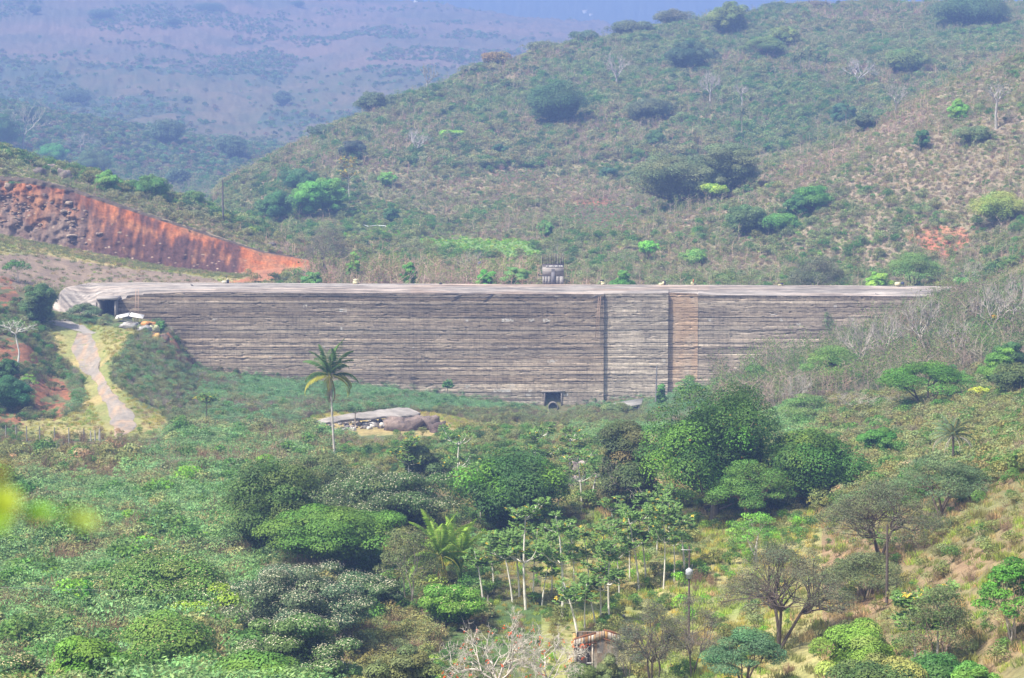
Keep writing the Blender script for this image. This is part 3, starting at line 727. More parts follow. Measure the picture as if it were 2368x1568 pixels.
def sapling(seed, H=4.5, leaves=60, ls=0.35):
    rs = np.random.RandomState(seed); pm = PM()
    top = np.array([rs.normal() * 0.4, rs.normal() * 0.4, H])
    k = 9; p0 = np.zeros((1, 3)); v, f = ribbon(p0, top[None], 0.16, rs, 0.05, 3); pm.add(v, f, (1.5, 1.45, 1.4))
    s = rs.uniform(0.35, 0.95, k)[:, None]; q0 = top * s; q1 = q0 + np.concatenate([rs.normal(size=(k, 2)) * 0.9, rs.uniform(0.5, 1.4, (k, 1))], 1)
    v, f = ribbon(q0, q1, 0.07, rs, 0.2, 2); pm.add(v, f, (1.4, 1.35, 1.3))
    m = 26; j = rs.randint(0, k, m); r0 = q1[j] - (q1[j] - q0[j]) * rs.rand(m, 1) * .5; r1 = r0 + (sph(m, rs) + [0, 0, .6]) * .6
    v, f = ribbon(r0, r1, 0.035, rs, 0.2, 1); pm.add(v, f, (1.2, 1.15, 1.1))
    if leaves:
        c = r1[rs.randint(0, m, leaves)] + rs.normal(size=(leaves, 3)) * 0.25
        v, f = quads(c, sph(leaves, rs), ls, 0.6, rs); g = rs.uniform(.6, 1.1, (leaves, 1)) * np.array([[.6, 1.05, .35]])
        pm.add(v, f, np.repeat(g, 4, 0))
    return pm

src = bpy.data.collections.new('undergrowth_kit')
KINDS_ = {}
def reg(kind, pms):
    ids = []
    for p in pms:
        nm = 'k%03d_%s' % (sum(len(v) for v in KINDS_.values()) + len(ids), kind)
        o = bpy.data.objects.new(nm, p.mesh(nm, M_LEAFI)); src.objects.link(o); ids.append(int(nm[1:4]))
    KINDS_[kind] = ids
reg('twig', [twig_bush(s, 55, 0.045, 2.0, 1.2, 30, 0.14) for s in (1, 2, 3)])
reg('twigfar', [twig_bush(s, 38, 0.085, 2.1, 1.3, 26, 0.3) for s in (4, 5, 6)])
reg('leafn', [leaf_bush(s, 520, 0.17) for s in (11, 12, 13)])
reg('leaff', [leaf_bush(s, 170, 0.36) for s in (14, 15, 16)])
reg('spray', [spray_bush(s, 760, 0.15) for s in (21, 22, 23)])
reg('grass', [grass_tuft(s, 70, 0.03) for s in (31, 32)])
reg('grassfar', [grass_tuft(s, 40, 0.06, 1.0, 1.1) for s in (33, 34)])
reg('sap', [sapling(s, 4.5, lv, 0.26) for s, lv in ((41, 0), (42, 50), (43, 110))])
reg('crown', [leaf_bush(s, 620, 0.34, 2.3, 3.6, 20, 0.6) for s in (61, 62, 63)])
reg('wood', [leaf_bush(s, 260, 0.75, 3.2, 5.0, 14, 0.7) for s in (51, 52, 53)])

def gz_vec(x, y):
    c = colidx(x / y); i = c.astype(int); f = c - i; out = np.zeros(len(x))
    order = np.argsort(i, kind='stable'); si = i[order]
    st = np.searchsorted(si, np.arange(NC + 1))
    za = np.zeros(len(x)); zb = np.zeros(len(x))
    for col in np.unique(si):
        ix = order[st[col]:st[col + 1]]
        za[ix] = np.interp(y[ix], TY[:, col], TZ[:, col]); zb[ix] = np.interp(y[ix], TY[:, col + 1], TZ[:, col + 1])
    return za * (1 - f) + zb * f
RUNMAX = np.maximum.accumulate(TT, axis=0)
def horizon_t(x, y):
    c = np.round(colidx(x / y)).astype(int); out = np.zeros(len(x))
    order = np.argsort(c, kind='stable'); sc_ = c[order]; st = np.searchsorted(sc_, np.arange(NC + 1))
    for col in np.unique(sc_):
        ix = order[st[col]:st[col + 1]]; out[ix] = np.interp(y[ix], TY[:, col], RUNMAX[:, col])
    return out

def scatter(name, y0, y1, step, fn, seed, label, hmax=3.0, sink=0.1):
    """fn(vx, vy, X, Y, rs) -> kind index array (-1: none), scale, tint(n,3), names list"""
    rs = np.random.RandomState(seed)
    ys = []
    y = y0
    xs, yy = [], []
    while y < y1:
        st = step(y) if callable(step) else step
        n = int(0.68 * y / st); x = (np.arange(n) + rs.rand(n)) * st - 0.34 * y
        xs.append(x); yy.append(y + (rs.rand(n) - 0.5) * st); y += st
    X = np.concatenate(xs); Y = np.concatenate(yy)
    Z = gz_vec(X, Y); vx, vy = proj(X, Y, Z)
    ok = (vx > -90 - 250 * (Y < 620)) & (vx < 2460 + 300 * (Y < 620)) & (vy < 1720) & (vy > -60)
    ok &= (Z + hmax) / Y > horizon_t(X, Y) - 0.003
    dam_hid = (Y > 603) & (Y < 622)
    ok &= ~(dam_hid & (vx > 118) & (vx < 2240))
    X, Y, Z, vx, vy = X[ok], Y[ok], Z[ok], vx[ok], vy[ok]
    kind, scl, tint, names = fn(vx, vy, X, Y, rs)
    ok = kind >= 0
    X, Y, Z, kind, scl, tint = X[ok], Y[ok], Z[ok], kind[ok], scl[ok], tint[ok]
    n = len(X)
    lut = [KINDS_[k] for k in names]
    idn = np.array([lut[k][rs.randint(len(lut[k]))] for k in kind], np.int32)
    me = bpy.data.meshes.new(name); me.vertices.add(n)
    me.vertices.foreach_set('co', np.stack([X, Y, Z - sink], -1).astype(np.float32).ravel())
    a = me.attributes.new('pick', 'INT', 'POINT'); a.data.foreach_set('value', idn)
    a = me.attributes.new('size', 'FLOAT', 'POINT'); a.data.foreach_set('value', scl.astype(np.float32))
    a = me.attributes.new('turn', 'FLOAT_VECTOR', 'POINT')
    r = np.zeros((n, 3), np.float32); r[:, 2] = rs.rand(n) * 6.283; r[:, :2] = rs.normal(size=(n, 2)) * 0.1
    a.data.foreach_set('vector', r.ravel())
    a = me.attributes.new('tint', 'FLOAT_COLOR', 'POINT'); c = np.ones((n, 4), np.float32); c[:, :3] = tint; a.data.foreach_set('color', c.ravel())
    o = obj(name, me)
    ng = bpy.data.node_groups.new(name, 'GeometryNodeTree')
    ng.interface.new_socket('Geometry', in_out='INPUT', socket_type='NodeSocketGeometry')
    ng.interface.new_socket('Geometry', in_out='OUTPUT', socket_type='NodeSocketGeometry')
    N, L = ng.nodes, ng.links
    gi, go = N.new('NodeGroupInput'), N.new('NodeGroupOutput')
    iop = N.new('GeometryNodeInstanceOnPoints'); ci = N.new('GeometryNodeCollectionInfo')
    ci.inputs['Collection'].default_value = src; ci.inputs['Separate Children'].default_value = True; ci.inputs['Reset Children'].default_value = True
    iop.inputs['Pick Instance'].default_value = True
    def att(nm, ty):
        q = N.new('GeometryNodeInputNamedAttribute'); q.data_type = ty; q.inputs['Name'].default_value = nm
        return [s for s in q.outputs if s.enabled and s.name == 'Attribute'][0]
    L.new(gi.outputs[0], iop.inputs['Points']); L.new(ci.outputs[0], iop.inputs['Instance'])
    L.new(att('pick', 'INT'), iop.inputs['Instance Index'])
    L.new(att('turn', 'FLOAT_VECTOR'), iop.inputs['Rotation']); L.new(att('size', 'FLOAT'), iop.inputs['Scale'])
    L.new(iop.outputs[0], go.inputs[0])
    md = o.modifiers.new('scatter', 'NODES'); md.node_group = ng
    tag(o, label, 'undergrowth', kind='stuff')
    print(name, n)
    return o

# ---- tints (surface colours)
T_GREY = np.array((0.37, 0.31, 0.26)); T_BRN = np.array((0.27, 0.20, 0.145)); T_TAN = np.array((0.42, 0.34, 0.21))
T_OLIVE = np.array((0.21, 0.235, 0.09)); T_GRN = np.array((0.105, 0.22, 0.055)); T_BRT = np.array((0.18, 0.38, 0.045))
T_MIM = np.array((0.185, 0.34, 0.15)); T_DRK = np.array((0.06, 0.125, 0.045)); T_YGR = np.array((0.46, 0.42, 0.13)); T_LIME = np.array((0.30, 0.42, 0.09))
T_GGRN = np.array((0.25, 0.29, 0.14))
PAL = np.array([T_GREY, T_BRN, T_TAN, T_OLIVE, T_GRN, T_BRT, T_MIM, T_DRK, T_YGR, T_LIME, T_GGRN])
def mixpick(rs, n, wts):
    """wts: (n, k) weights -> chosen index per row"""
    c = np.cumsum(wts, 1); c /= c[:, -1:]
    return (rs.rand(n, 1) > c).sum(1).clip(0, wts.shape[1] - 1)
def tintof(rs, ci, var=0.18):
    n = len(ci); return PAL[ci] * rs.uniform(1 - var, 1 + var, (n, 1)) * rs.uniform(0.93, 1.07, (n, 3))
# ------------------------------------------------------------------ undergrowth, zone by zone
# 11 palette entries: 0 grey 1 brown 2 tan 3 olive 4 green 5 bright 6 feathery 7 dark 8 yellow-grass 9 lime 10 grey-green
GREY_, BRN_, TAN_, OLI_, GRN_, BRT_, MIM_, DRK_, YGR_, LIM_, GGR_ = range(11)
def W(n, **kw):
    w = np.full((n, 11), 1e-6); 
    for k, v in kw.items(): w[:, {'grey': 0, 'brn': 1, 'tan': 2, 'oli': 3, 'grn': 4, 'brt': 5, 'mim': 6, 'drk': 7, 'ygr': 8, 'lim': 9, 'ggr': 10}[k]] = v
    return w
def setw(w, m, **kw):
    v = W(1, **kw)[0]; w[m] = v
ROADV = [(95, 742), (175, 745), (232, 775), (246, 830), (262, 900), (330, 975), (270, 1030), (225, 960), (190, 880), (148, 830), (150, 780)]
SLABV = [(700, 978), (760, 962), (930, 944), (975, 960), (965, 975), (1045, 990), (1040, 1010), (900, 1008), (770, 1000), (700, 1000)]
RUINV = [(1300, 1500), (1460, 1500), (1470, 1620), (1290, 1620)]

LEDGE = [(755, 972), (960, 955), (1050, 985), (1060, 1016), (900, 1030), (760, 1022)]
def near_fn(vx, vy, X, Y, rs):
    n = len(vx); n1 = fbm(X / 14, Y / 18, 301, 3); n2 = fbm(X / 6, Y / 7, 302, 3)
    w = W(n, mim=6, ggr=1.5, grn=.6, brn=.5)
    left = vx < 720 + (n1 - .5) * 300
    setw(w, left & (n1 > 0.57), brn=3, ggr=2.5, mim=2, grey=1)
    setw(w, left & (n2 > 0.64), grn=2, mim=2, brt=.3)
    mid = ~left & (vx < 1330 + (n2 - .5) * 160)
    setw(w, mid, grn=4, oli=3, ggr=2, drk=1, mim=1, lim=.4)
    setw(w, mid & (n1 > .58), oli=3, ggr=3, brn=1.5, grey=1)
    opn = (vx >= 1330 + (n2 - .5) * 160 - 190 * (vy > 1235)) & (vy > 1180) & (vx < 1950)
    setw(w, opn, lim=5, ygr=2.5, oli=1.5, grn=1.2, tan=.8, brt=.7, ggr=.6)
    setw(w, opn & (n1 > .6), tan=2, brn=1.0, oli=2, lim=2.5)
    rgt = (vx > 1880 - (vy - 1250) * .5) & (vy > 1100 + (2367 - vx) * .25)
    setw(w, rgt, tan=1.6, oli=2.8, brn=.7, lim=1.5, grn=1.2, ggr=1.6)
    bx = (vx > 1250) & (vy <= 1180) & (vy > 1040)
    setw(w, bx, oli=3, ggr=2, grn=3, tan=1)
    ud = (vx > 1900) & (vy < 1100)
    setw(w, ud, ggr=3, oli=3, grn=2, grey=2)
    tl = (vx < 330) & (vy < 1110)
    setw(w, tl, oli=3, brn=2, ggr=2, grn=1, tan=1)
    ci = mixpick(rs, n, w)
    grassy = (ci == TAN_) | (ci == LIM_) | ((ci == OLI_) & (opn | rgt) & (rs.rand(n) < .6)) | (ci == YGR_)
    kind = np.where(ci == MIM_, 2, np.where((ci == GREY_) | (ci == BRN_), 0, 1))
    kind = np.where((ci == GGR_) & (rs.rand(n) < .6), 2, kind)
    kind = np.where(grassy & (opn | rgt | (rs.rand(n) < .5)), 3, kind)
    scl = rs.uniform(.8, 1.7, n) * np.where(left, 1.15, 1.1)
    scl = np.where((kind != 3) & (mid | left) & (n2 > .5), scl * np.where(left, rs.uniform(1.0, 1.5, n), .8), scl)
    scl = np.where(kind == 3, rs.uniform(.6, 1.15, n), scl)
    kind = np.where(mid & (kind == 1) & (rs.rand(n) < .15), 4, kind); scl = np.where(kind == 4, rs.uniform(.4, .9, n), scl)
    scl = np.where(mid & (kind != 4), scl * .8, scl)
    scl = np.where(rgt & (kind != 3), scl * .55, scl)
    scl = np.where(opn & (kind != 3), scl * .62, scl); kind = np.where(opn & (kind == 4), 1, kind)
    cor = (vx > 1010) & (vx < 1345) & (vy > 1440); scl = np.where(cor, rs.uniform(.35, .7, n), scl); kind = np.where(cor & (kind == 4), 3, kind)
    drop = rgt & (kind != 3) & (rs.rand(n) < .55)
    drop |= inpoly(vx, vy, RUINV)
    fen = (vx < 400) & (vy < 1062); scl = np.where(fen, scl * .5, scl); kind = np.where(fen & (kind != 0) & (rs.rand(n) < .6), 3, kind); drop |= fen & (rs.rand(n) < .3)
    drop |= inpoly(vx, vy, LEDGE) & (rs.rand(n) < .9)
    kind = np.where(drop, -1, kind)
    return kind, scl, tintof(rs, ci) * np.array((1.2, 1.12, .95)), ['twig', 'leafn', 'spray', 'grass', 'crown']
scatter('undergrowth', 150, 446, lambda y: 1.35 + (y - 150) * 0.0022, near_fn, 31, 'feathery grey-green scrub covering the near valley floor')

def mid_fn(vx, vy, X, Y, rs):
    n = len(vx); n1 = fbm(X / 16, Y / 20, 311, 3); n2 = fbm(X / 7, Y / 8, 312, 3)
    w = W(n, mim=5, ggr=3, grn=1, oli=1)
    setw(w, (n1 > .55), brn=2, ggr=3, grey=2, mim=1.5, oli=1)
    dry = (vx > 1650) & (vy < 1060)
    setw(w, dry, grey=6, ggr=2, oli=1, grn=.7, brn=1)
    setw(w, dry & (n1 > .55), ggr=3, grn=1.5, lim=.6, grey=2, brt=.3)
    cen = (vx > 1000) & (vx < 1500) & (vy > 950)
    setw(w, cen, oli=3, tan=3, ggr=1.5, lim=1, brn=.6)
    kn = (vx > 255) & (vx < 470) & (vy > 760)
    setw(w, kn, ggr=4, grey=1.5, mim=1.5, oli=2, grn=.6)
    lf = (vx < 150)
    setw(w, lf, grn=2, ggr=2, oli=2, drk=.7, brn=.7)
    mimz = ((vx > 940) & (vx < 1330) & (vy > 895) & (vy < 952)) | ((vx > 560) & (vx < 1000) & (vy < 925))
    setw(w, mimz, mim=6, grn=1.2, ggr=.6)
    yg = inpoly(vx + (n2 - .5) * 60, vy + (n1 - .5) * 30, YGR) | inpoly(vx, vy, GR2)
    setw(w, yg, ygr=6, lim=2, tan=1.5, oli=.4)
    ci = mixpick(rs, n, w)
    kind = np.where(ci == MIM_, 2, np.where((ci == GREY_) | (ci == BRN_), 0, 1))
    kind = np.where((ci == GGR_), np.where(rs.rand(n) < .5, 2, 0), kind)
    g = (ci == TAN_) | (ci == LIM_) | (ci == YGR_)
    kind = np.where(g | yg, 3, kind)
    kind = np.where(dry & (kind == 0) & (rs.rand(n) < .38), 4, kind)
    scl = rs.uniform(.7, 1.35, n) * np.where(dry, 1.6, 1) * np.where(kn, .85, 1)
    scl = np.where(kind == 3, rs.uniform(.6, 1.0, n), scl)
    scl = np.where(kind == 4, rs.uniform(.8, 1.9, n), scl)
    red = np.zeros(n, bool)
    for pl in (REDL1, REDL2, REDL3, REDL4, REDM): red |= inpoly(vx, vy, pl)
    sparse = inpoly(vx, vy, ROADV) | inpoly(vx, vy, SLABV)
    sparse |= inpoly(vx, vy, LEDGE) & (rs.rand(n) < .9); fen = (vx < 400) & (vy > 985); scl = np.where(fen, scl * .7, scl)
    kind = np.where(sparse | (red & (rs.rand(n) < .9)), -1, kind)
    kind = np.where((Y > 588) & (vx > 118) & (vx < 262), -1, kind)
    kind = np.where((Y > 577) & (vx > 255) & (vx < 350) & (vy < 775), -1, kind)
    kind = np.where((Y > 560) & (vx > 1245) & (vx < 1312), -1, kind); scl = np.where((vx > 1225) & (vx < 1330), scl * .7, scl)
    scl = np.where((Y > 592) & (kind != 3), scl * .75, scl); scl = np.where((Y > 560) & (vx > 1820), scl * .6, scl)
    return kind, scl, tintof(rs, ci), ['twig', 'leafn', 'spray', 'grass', 'sap']
scatter('valley_scrub', 445, 600, lambda y: 1.75, mid_fn, 32, 'low mimosa scrub and grass spreading to the foot of the dam')

def hill_fn(vx, vy, X, Y, rs):
    n = len(vx); n1 = fbm(X / 28, Y / 40, 321, 3); n2 = fbm(X / 9, Y / 14, 322, 3)
    w = W(n, grey=3.2, oli=3, ggr=2.6, grn=.9, brn=1.6, tan=1.4)
    setw(w, n1 > .56, grn=2.2, ggr=3, oli=2, grey=.8, drk=.7)
    setw(w, n1 < .46, grey=4, brn=2, oli=2, ggr=1.3, tan=2.2)
    up = (Y > 1080)
    setw(w, up & (n2 <= .5), grey=4.5, ggr=2.2, grn=.8, brn=2, oli=1.5)
    setw(w, up & (n2 > .5), grn=2.5, ggr=3, drk=1, grey=1.5, oli=1.5)
    spur = (vx > 1330) & (Y < 975) & (Y > 640)
    setw(w, spur, grey=5, brn=1.4, tan=1.6, ggr=1.3, oli=1.0, grn=.35)
    setw(w, spur & (n1 > .56), grey=3, ggr=2.4, oli=1.5, grn=1.2, lim=.4)
    lh = (vx < 620) & (Y < 900)
    setw(w, lh, grey=3, ggr=3.5, tan=1.2, oli=1.3)
    setw(w, lh & (Y > 775), grn=3, ggr=1.5, drk=1, oli=2, lim=.4)
    bd = (vx > 700) & (vx < 1230) & (Y < 700)
    setw(w, bd, grey=5, brn=1.2, ggr=.8)
    jj = (n2 - .5) * 40
    fl = inpoly(vx + jj * 3, vy + jj * .6, FIELD) | (inpoly(vx + jj * 2, vy + jj * .5, FIELD3) & (n2 > .4)) | (inpoly(vx + jj * 3, vy + jj * .6, [(780, 535), (900, 530), (960, 545), (900, 560), (800, 552)]) & (n2 > .45)) | (inpoly(vx + jj * 3, vy + jj * .6, [(1050, 605), (1240, 600), (1250, 640), (1080, 645)]) & (n2 > .5))
    setw(w, fl, brt=5, grn=.6, lim=2)
    f2 = inpoly(vx, vy, FIELD2)
    setw(w, f2, grn=2, lim=1, oli=2)
    cr = inpoly(vx, vy, CROP1) | inpoly(vx, vy, CROP2)
    setw(w, cr, mim=4, grn=2)
    ci = mixpick(rs, n, w)
    kind = np.where((ci == GREY_) | (ci == BRN_), 0, 1)
    kind = np.where((ci == GGR_) & (rs.rand(n) < .4), 0, kind)
    kind = np.where((ci == TAN_) | ((ci == LIM_) & (rs.rand(n) < .6)), 2, kind)
    kind = np.where((kind == 0) & (rs.rand(n) < np.where(up, .45, .14)), 3, kind)
    scl = rs.uniform(.6, 1.3, n) * np.where(up, 1.5, .9) * np.where(spur, .95, 1)
    scl = np.where(kind == 2, rs.uniform(.8, 1.3, n), scl)
    scl = np.where(kind == 3, rs.uniform(.8, 1.5, n), scl)
    scl = np.where(lh & (Y < 775), scl * .6, scl)
    big = (rs.rand(n) < np.where(up, .34, .12) * np.where(n1 > .5, 2.4, .3)) & (kind != 2) & ~bd & ((ci == GRN_) | (ci == OLI_) | (ci == GGR_) | (ci == DRK_))
    kind = np.where(big, 4, kind); scl = np.where(big, rs.uniform(.6, 1.35, n) * np.where(up, 1.3, .9), scl)
    cr_ok = (lh & (Y > 775)); kind = np.where(cr_ok & (rs.rand(n) < .4) & (kind == 1), 4, kind); scl = np.where(cr_ok & (kind == 4), rs.uniform(.7, 1.5, n), scl)
    scl = np.where(bd, scl * 1.3, scl)
    bare = (rs.rand(n) < .28) & ~up & ~bd & ~(lh & (Y > 775))
    em = inpoly(vx, vy, EMB) & (Y < 722)
    kind = np.where(em & (rs.rand(n) < .9), -1, kind); scl = np.where(em, .4, scl)
    gb = inpoly(vx, vy, GRASSB) & (Y < 722); kind = np.where(gb, np.where(rs.rand(n) < .75, 2, -1), kind); scl = np.where(gb, .6, scl)
    cut = inpoly(vx, vy, CUT) & (Y > 700) & (Y < 737)
    kind = np.where((cut & (rs.rand(n) < .97)) | (inpoly(vx, vy, PATH) & (Y < 745)), -1, kind); scl = np.where(cut, .4, scl)
    red = inpoly(vx, vy, REDR1); kind = np.where(red & (Y < 900) & (rs.rand(n) < .6), -1, kind)
    kind = np.where(inpoly(vx, vy, ROCKL) & (Y < 737), -1, kind)
    scl = np.where(fl, scl * rs.uniform(.3, .7, n), scl); scl = np.where(cr, .42, scl); kind = np.where((fl | cr), 1, kind)
    kind = np.where(bare & ~fl & ~cr & ~gb, -1, kind)
    bt = np.clip((fbm(X / 75, Y / 110, 350, 3) - .4) * 5, 0, 1)[:, None]; tint = tintof(rs, ci) * (np.array((1.42, 1.27, 1.30)) * (1 - bt) + np.array((1.12, 1.22, 1.05)) * bt); tint[gb] = T_YGR * .9; tint[kind == 4] *= .9
    return kind, scl, tint, ['twigfar', 'leaff', 'grassfar', 'sap', 'crown']
scatter('hillside_scrub', 618, 1640, lambda y: 1.9 + max(0, y - 700) * 0.0010, hill_fn, 33, 'dry grey and olive bushes covering the hillsides behind the dam')

def farwood_fn(vx, vy, X, Y, rs):
    n = len(vx); n1 = fbm(X / 130, Y / 200, 44, 4); n2 = fbm(X / 40, Y / 60, 332, 3)
    near = (Y < 2120)
    dens = np.where(near, .85, np.where(n1 > .53, .8, np.where(n2 > .6, .3, .05)))
    dens = np.where((Y > 3000) & ~(n1 > .56), .004, dens); n3 = fbm(X / 260, Y / 500, 335, 3); dens = np.where((Y > 2300) & (n3 < .5), dens * .35, dens); dens = np.where(Y > 5000, 0.02, dens)
    ci = mixpick(rs, n, W(n, grn=3, drk=.7, oli=1.2, ggr=2.5, brn=1.2, mim=1.5))
    kind = np.where(rs.rand(n) < dens, 0, -1)
    return kind, rs.uniform(.6, 1.5, n) * np.where(near, .8, 1.0), tintof(rs, ci, .25), ['wood']
scatter('far_woods', 1640, 4480, lambda y: 5.0 + (y - 1640) * .0022, farwood_fn, 34, 'blue hazy woodland on the distant hills at upper left', hmax=8, sink=.6)

def drygrass_fn(vx, vy, X, Y, rs):
    n = len(vx); n1 = fbm(X / 12, Y / 18, 341, 3)
    w = W(n, tan=2, oli=3, ggr=2, brn=1)
    setw(w, (vx > 1330) & (Y < 975), tan=3, grey=3, brn=1.5, oli=1, ggr=1)
    setw(w, n1 > .55, oli=3, ggr=3, lim=1)
    bad = (inpoly(vx, vy, CUT) & (Y < 740)) | (inpoly(vx, vy, PATH) & (Y < 745)) | (inpoly(vx, vy, EMB) & (Y < 722) & (rs.rand(n) < .8)) | inpoly(vx, vy, FIELD) | (inpoly(vx, vy, CUT) & (Y < 745))
    return np.where(bad, -1, 0), rs.uniform(.5, 1.05, n), tintof(rs, mixpick(rs, n, w)), ['grassfar']
scatter('hillside_grass', 618, 1300, lambda y: 1.7 + max(0, y - 800) * 0.002, drygrass_fn, 35, 'dry grass between the bushes of the hillsides', sink=.05)
# ------------------------------------------------------------------ single trees
def ptube(pm, pts, rad, n, c):
    q = MB(); q.tube(pts, rad, n, c, cap=False); pm.add(q.v[0], q.f[0], q.c[0])

def bez(p0, p1, p2, m=6):
    s = np.linspace(0, 1, m)[:, None]
    return (1 - s) ** 2 * p0 + 2 * s * (1 - s) * p1 + s * s * p2

def lob_env(W, H, cb, k, rs, rmin, rmax, inner=0.25, squash=1.0, lowz=-0.85, flat_=.7):
    d = sph(k, rs); d[:, 2] = np.where(d[:, 2] < lowz, -d[:, 2], d[:, 2])
    r = rs.uniform(rmin, rmax, k) * W
    ax = np.array([W / 2, W / 2, H * (1 - cb) / 2])
    f = np.where(rs.rand(k) < inner, rs.uniform(0.3, 0.75, k), 1.0)[:, None]
    lump = rs.uniform(0.66, 1.10, (k, 1))
    c = d * np.maximum(ax - r[:, None] * np.array([1, 1, 0.8]), 0.05) * f * lump
    c[:, 2] += H * (1 + cb) / 2
    for a_ in (0, 1):      # make the lobes fill the wanted outline
        e = np.percentile(abs(c[:, a_]) + r * .9, 96); c[:, a_] *= (W / 2) / e
    c[:, 2] += H - (c[:, 2] + r * flat_).max() if True else 0
    return c, r

def limbs(pm, base, cs, w0, col, rs, hub=0.35, seg=5):
    for c in cs:
        h = base + np.array([0, 0, c[2] * rs.uniform(hub * 0.6, hub * 1.1)])
        mid = (h + c) / 2 + np.array([0, 0, -0.12 * np.linalg.norm(c[:2])]) + rs.normal(size=3) * 0.05 * c[2]
        ptube(pm, bez(h, mid, c, seg), np.linspace(w0, w0 * 0.25, seg), 4, col)

def tree_round(W, H, rs, col=(0.05, 0.11, 0.03), col2=None, p2=0.0, cb=-0.02, leaf=0.3, dens=1.0, flat=0.8, flowers=0, fcol=(0.62, 0.60, 0.45), bark=(0.2, 0.17, 0.14), k=None, rr=(0.13, 0.22), upb=0.5, keep=0.10, fsize=0.2):
    tr, cr = PM(), PM()
    k = k or int(np.clip(18 + W * H / 4.5, 18, 60))
    c, r = lob_env(W, H, cb, k, rs, rr[0], rr[1], flat_=flat)
    area = 4 * math.pi * (W / 2) * (H * (1 - cb) / 2) * 1.9
    n = int(np.clip(area / (leaf * leaf * 0.3) * 1.25 * dens, 250, 45000))
    second = rs.rand(k) < p2
    nc = n // 4; dd = sph(nc, rs) * (rs.rand(nc, 1) ** .4) * .66      # foliage inside the crown, its shade painted in with darker leaves
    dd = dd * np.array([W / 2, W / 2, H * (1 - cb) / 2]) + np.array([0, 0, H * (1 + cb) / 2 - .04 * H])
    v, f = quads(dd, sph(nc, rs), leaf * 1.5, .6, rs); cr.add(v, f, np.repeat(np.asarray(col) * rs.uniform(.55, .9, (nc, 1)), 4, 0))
    for sel, cc in ((~second, col), (second, col2 if col2 is not None else col)):
        if sel.sum() == 0: continue
        m = int(n * (r[sel] ** 2).sum() / (r ** 2).sum())
        if m < 3: continue
        P_, D_ = lobes_leaves(cr, c[sel], r[sel], m, leaf, cc, rs, flat, 0.55, upb, 0.22, keep, .5)
        if flowers:
            up = np.nonzero((D_[:, 2] > 0.15) & (P_[:, 2] > H * 0.4))[0]
            if len(up):
                j = up[rs.randint(0, len(up), int(flowers * sel.mean()))]
                q = P_[j] + D_[j] * 0.18 + np.array([0, 0, 0.12])
                v, f = quads(q, D_[j] + np.array([0, 0, 1.0]), fsize * rs.uniform(.6, 1.2, len(q)), 0.85, rs)
                cr.add(v, f, np.repeat(np.asarray(fcol) * rs.uniform(0.7, 1.1, (len(q), 1)), 4, 0))
    b = max(0.12, W * 0.025)
    ptube(tr, np.array([[0, 0, -0.6], [0.02 * W, 0, H * 0.2], [0, 0.02 * W, H * 0.45]]), [b * 1.5, b, b * 0.7], 7, bark)
    limbs(tr, np.zeros(3), c[rs.permutation(k)[:min(k, 16)]], b * 0.5, bark, rs)
    return tr, cr

def tree_layer(W, H, rs, col=(0.06, 0.13, 0.03), leaf=0.25, dens=1.0, k=18, tierflat=0.22, spread=1.0, bark=(0.16, 0.12, 0.09), stems=3, base_w=None, col2=None, low=0.45, rr=(0.13, 0.24)):
    """umbrella crown: flat sprays carried on arching limbs"""
    tr, cr = PM(), PM()
    an = rs.rand(k) * 6.283; q = np.sqrt(rs.rand(k)) * 0.85
    top = 1 - (1 - low) * q ** 1.8
    c = np.stack([q * W / 2 * np.cos(an), q * W / 2 * np.sin(an), H * top * rs.uniform(0.86, 0.99, k)], -1)
    r = rs.uniform(rr[0], rr[1], k) * W
    n = int(np.clip((r ** 2).sum() * 3.0 / (leaf * leaf * 0.3) * dens, 150, 26000))
    P_, D_ = lobes_leaves(cr, c, r, n, leaf, col, rs, tierflat, 0.45, 0.9, 0.25, 0.5, 1.0)
    if col2 is not None:
        v, f = quads(P_[:n // 6] + np.array([0, 0, 0.1]), D_[:n // 6] + [0, 0, 1], leaf, 0.5, rs); cr.add(v, f, col2)
    b = base_w or max(0.09, W * 0.014)
    roots = [np.array([rs.normal() * W * 0.02, rs.normal() * W * 0.02, -0.4]) for _ in range(stems)]
    ng = max(2, stems) if k < 12 else max(3, stems + 1)
    ang = np.arctan2(c[:, 1], c[:, 0]) + rs.normal(size=k) * 0.3
    grp = (np.argsort(np.argsort(ang)) * ng) // k
    for g in range(ng):
        ids = np.nonzero(grp == g)[0]
        if len(ids) == 0: continue
        m = c[ids].mean(0); s = roots[g % stems]
        hub = np.array([m[0] * 0.42, m[1] * 0.42, H * rs.uniform(0.30, 0.42)])
        ptube(tr, bez(s, s * 0.5 + hub * 0.5 + rs.normal(size=3) * 0.04 * H, hub, 6), np.linspace(b, b * 0.75, 6), 6, bark)
        sub = max(1, int(round(len(ids) / 4)))
        for q_ in range(sub):
            jd = ids[q_::sub]; m2 = c[jd].mean(0)
            h2 = hub * 0.45 + m2 * 0.55 + np.array([0, 0, -0.05 * H])
            ptube(tr, bez(hub, (hub + h2) / 2 + rs.normal(size=3) * 0.05 * H, h2, 5), np.linspace(b * 0.6, b * 0.4, 5), 5, bark)
            for i in jd:
                e = c[i] - np.array([0, 0, r[i] * tierflat * 0.3])
                ptube(tr, bez(h2, (h2 + e) / 2 + rs.normal(size=3) * 0.03 * H, e, 4), np.linspace(b * 0.33, b * 0.13, 4), 4, bark)
    # fine twigs inside the sprays
    m = k * 9; j = rs.randint(0, k, m)
    q1 = c[j] + sph(m, rs) * r[j][:, None] * np.array([.9, .9, tierflat]); v, f = ribbon(c[j] - np.array([0, 0, .3]), q1, b * 0.22, rs, 0.2)
    tr.add(v, f, bark)
    return tr, cr

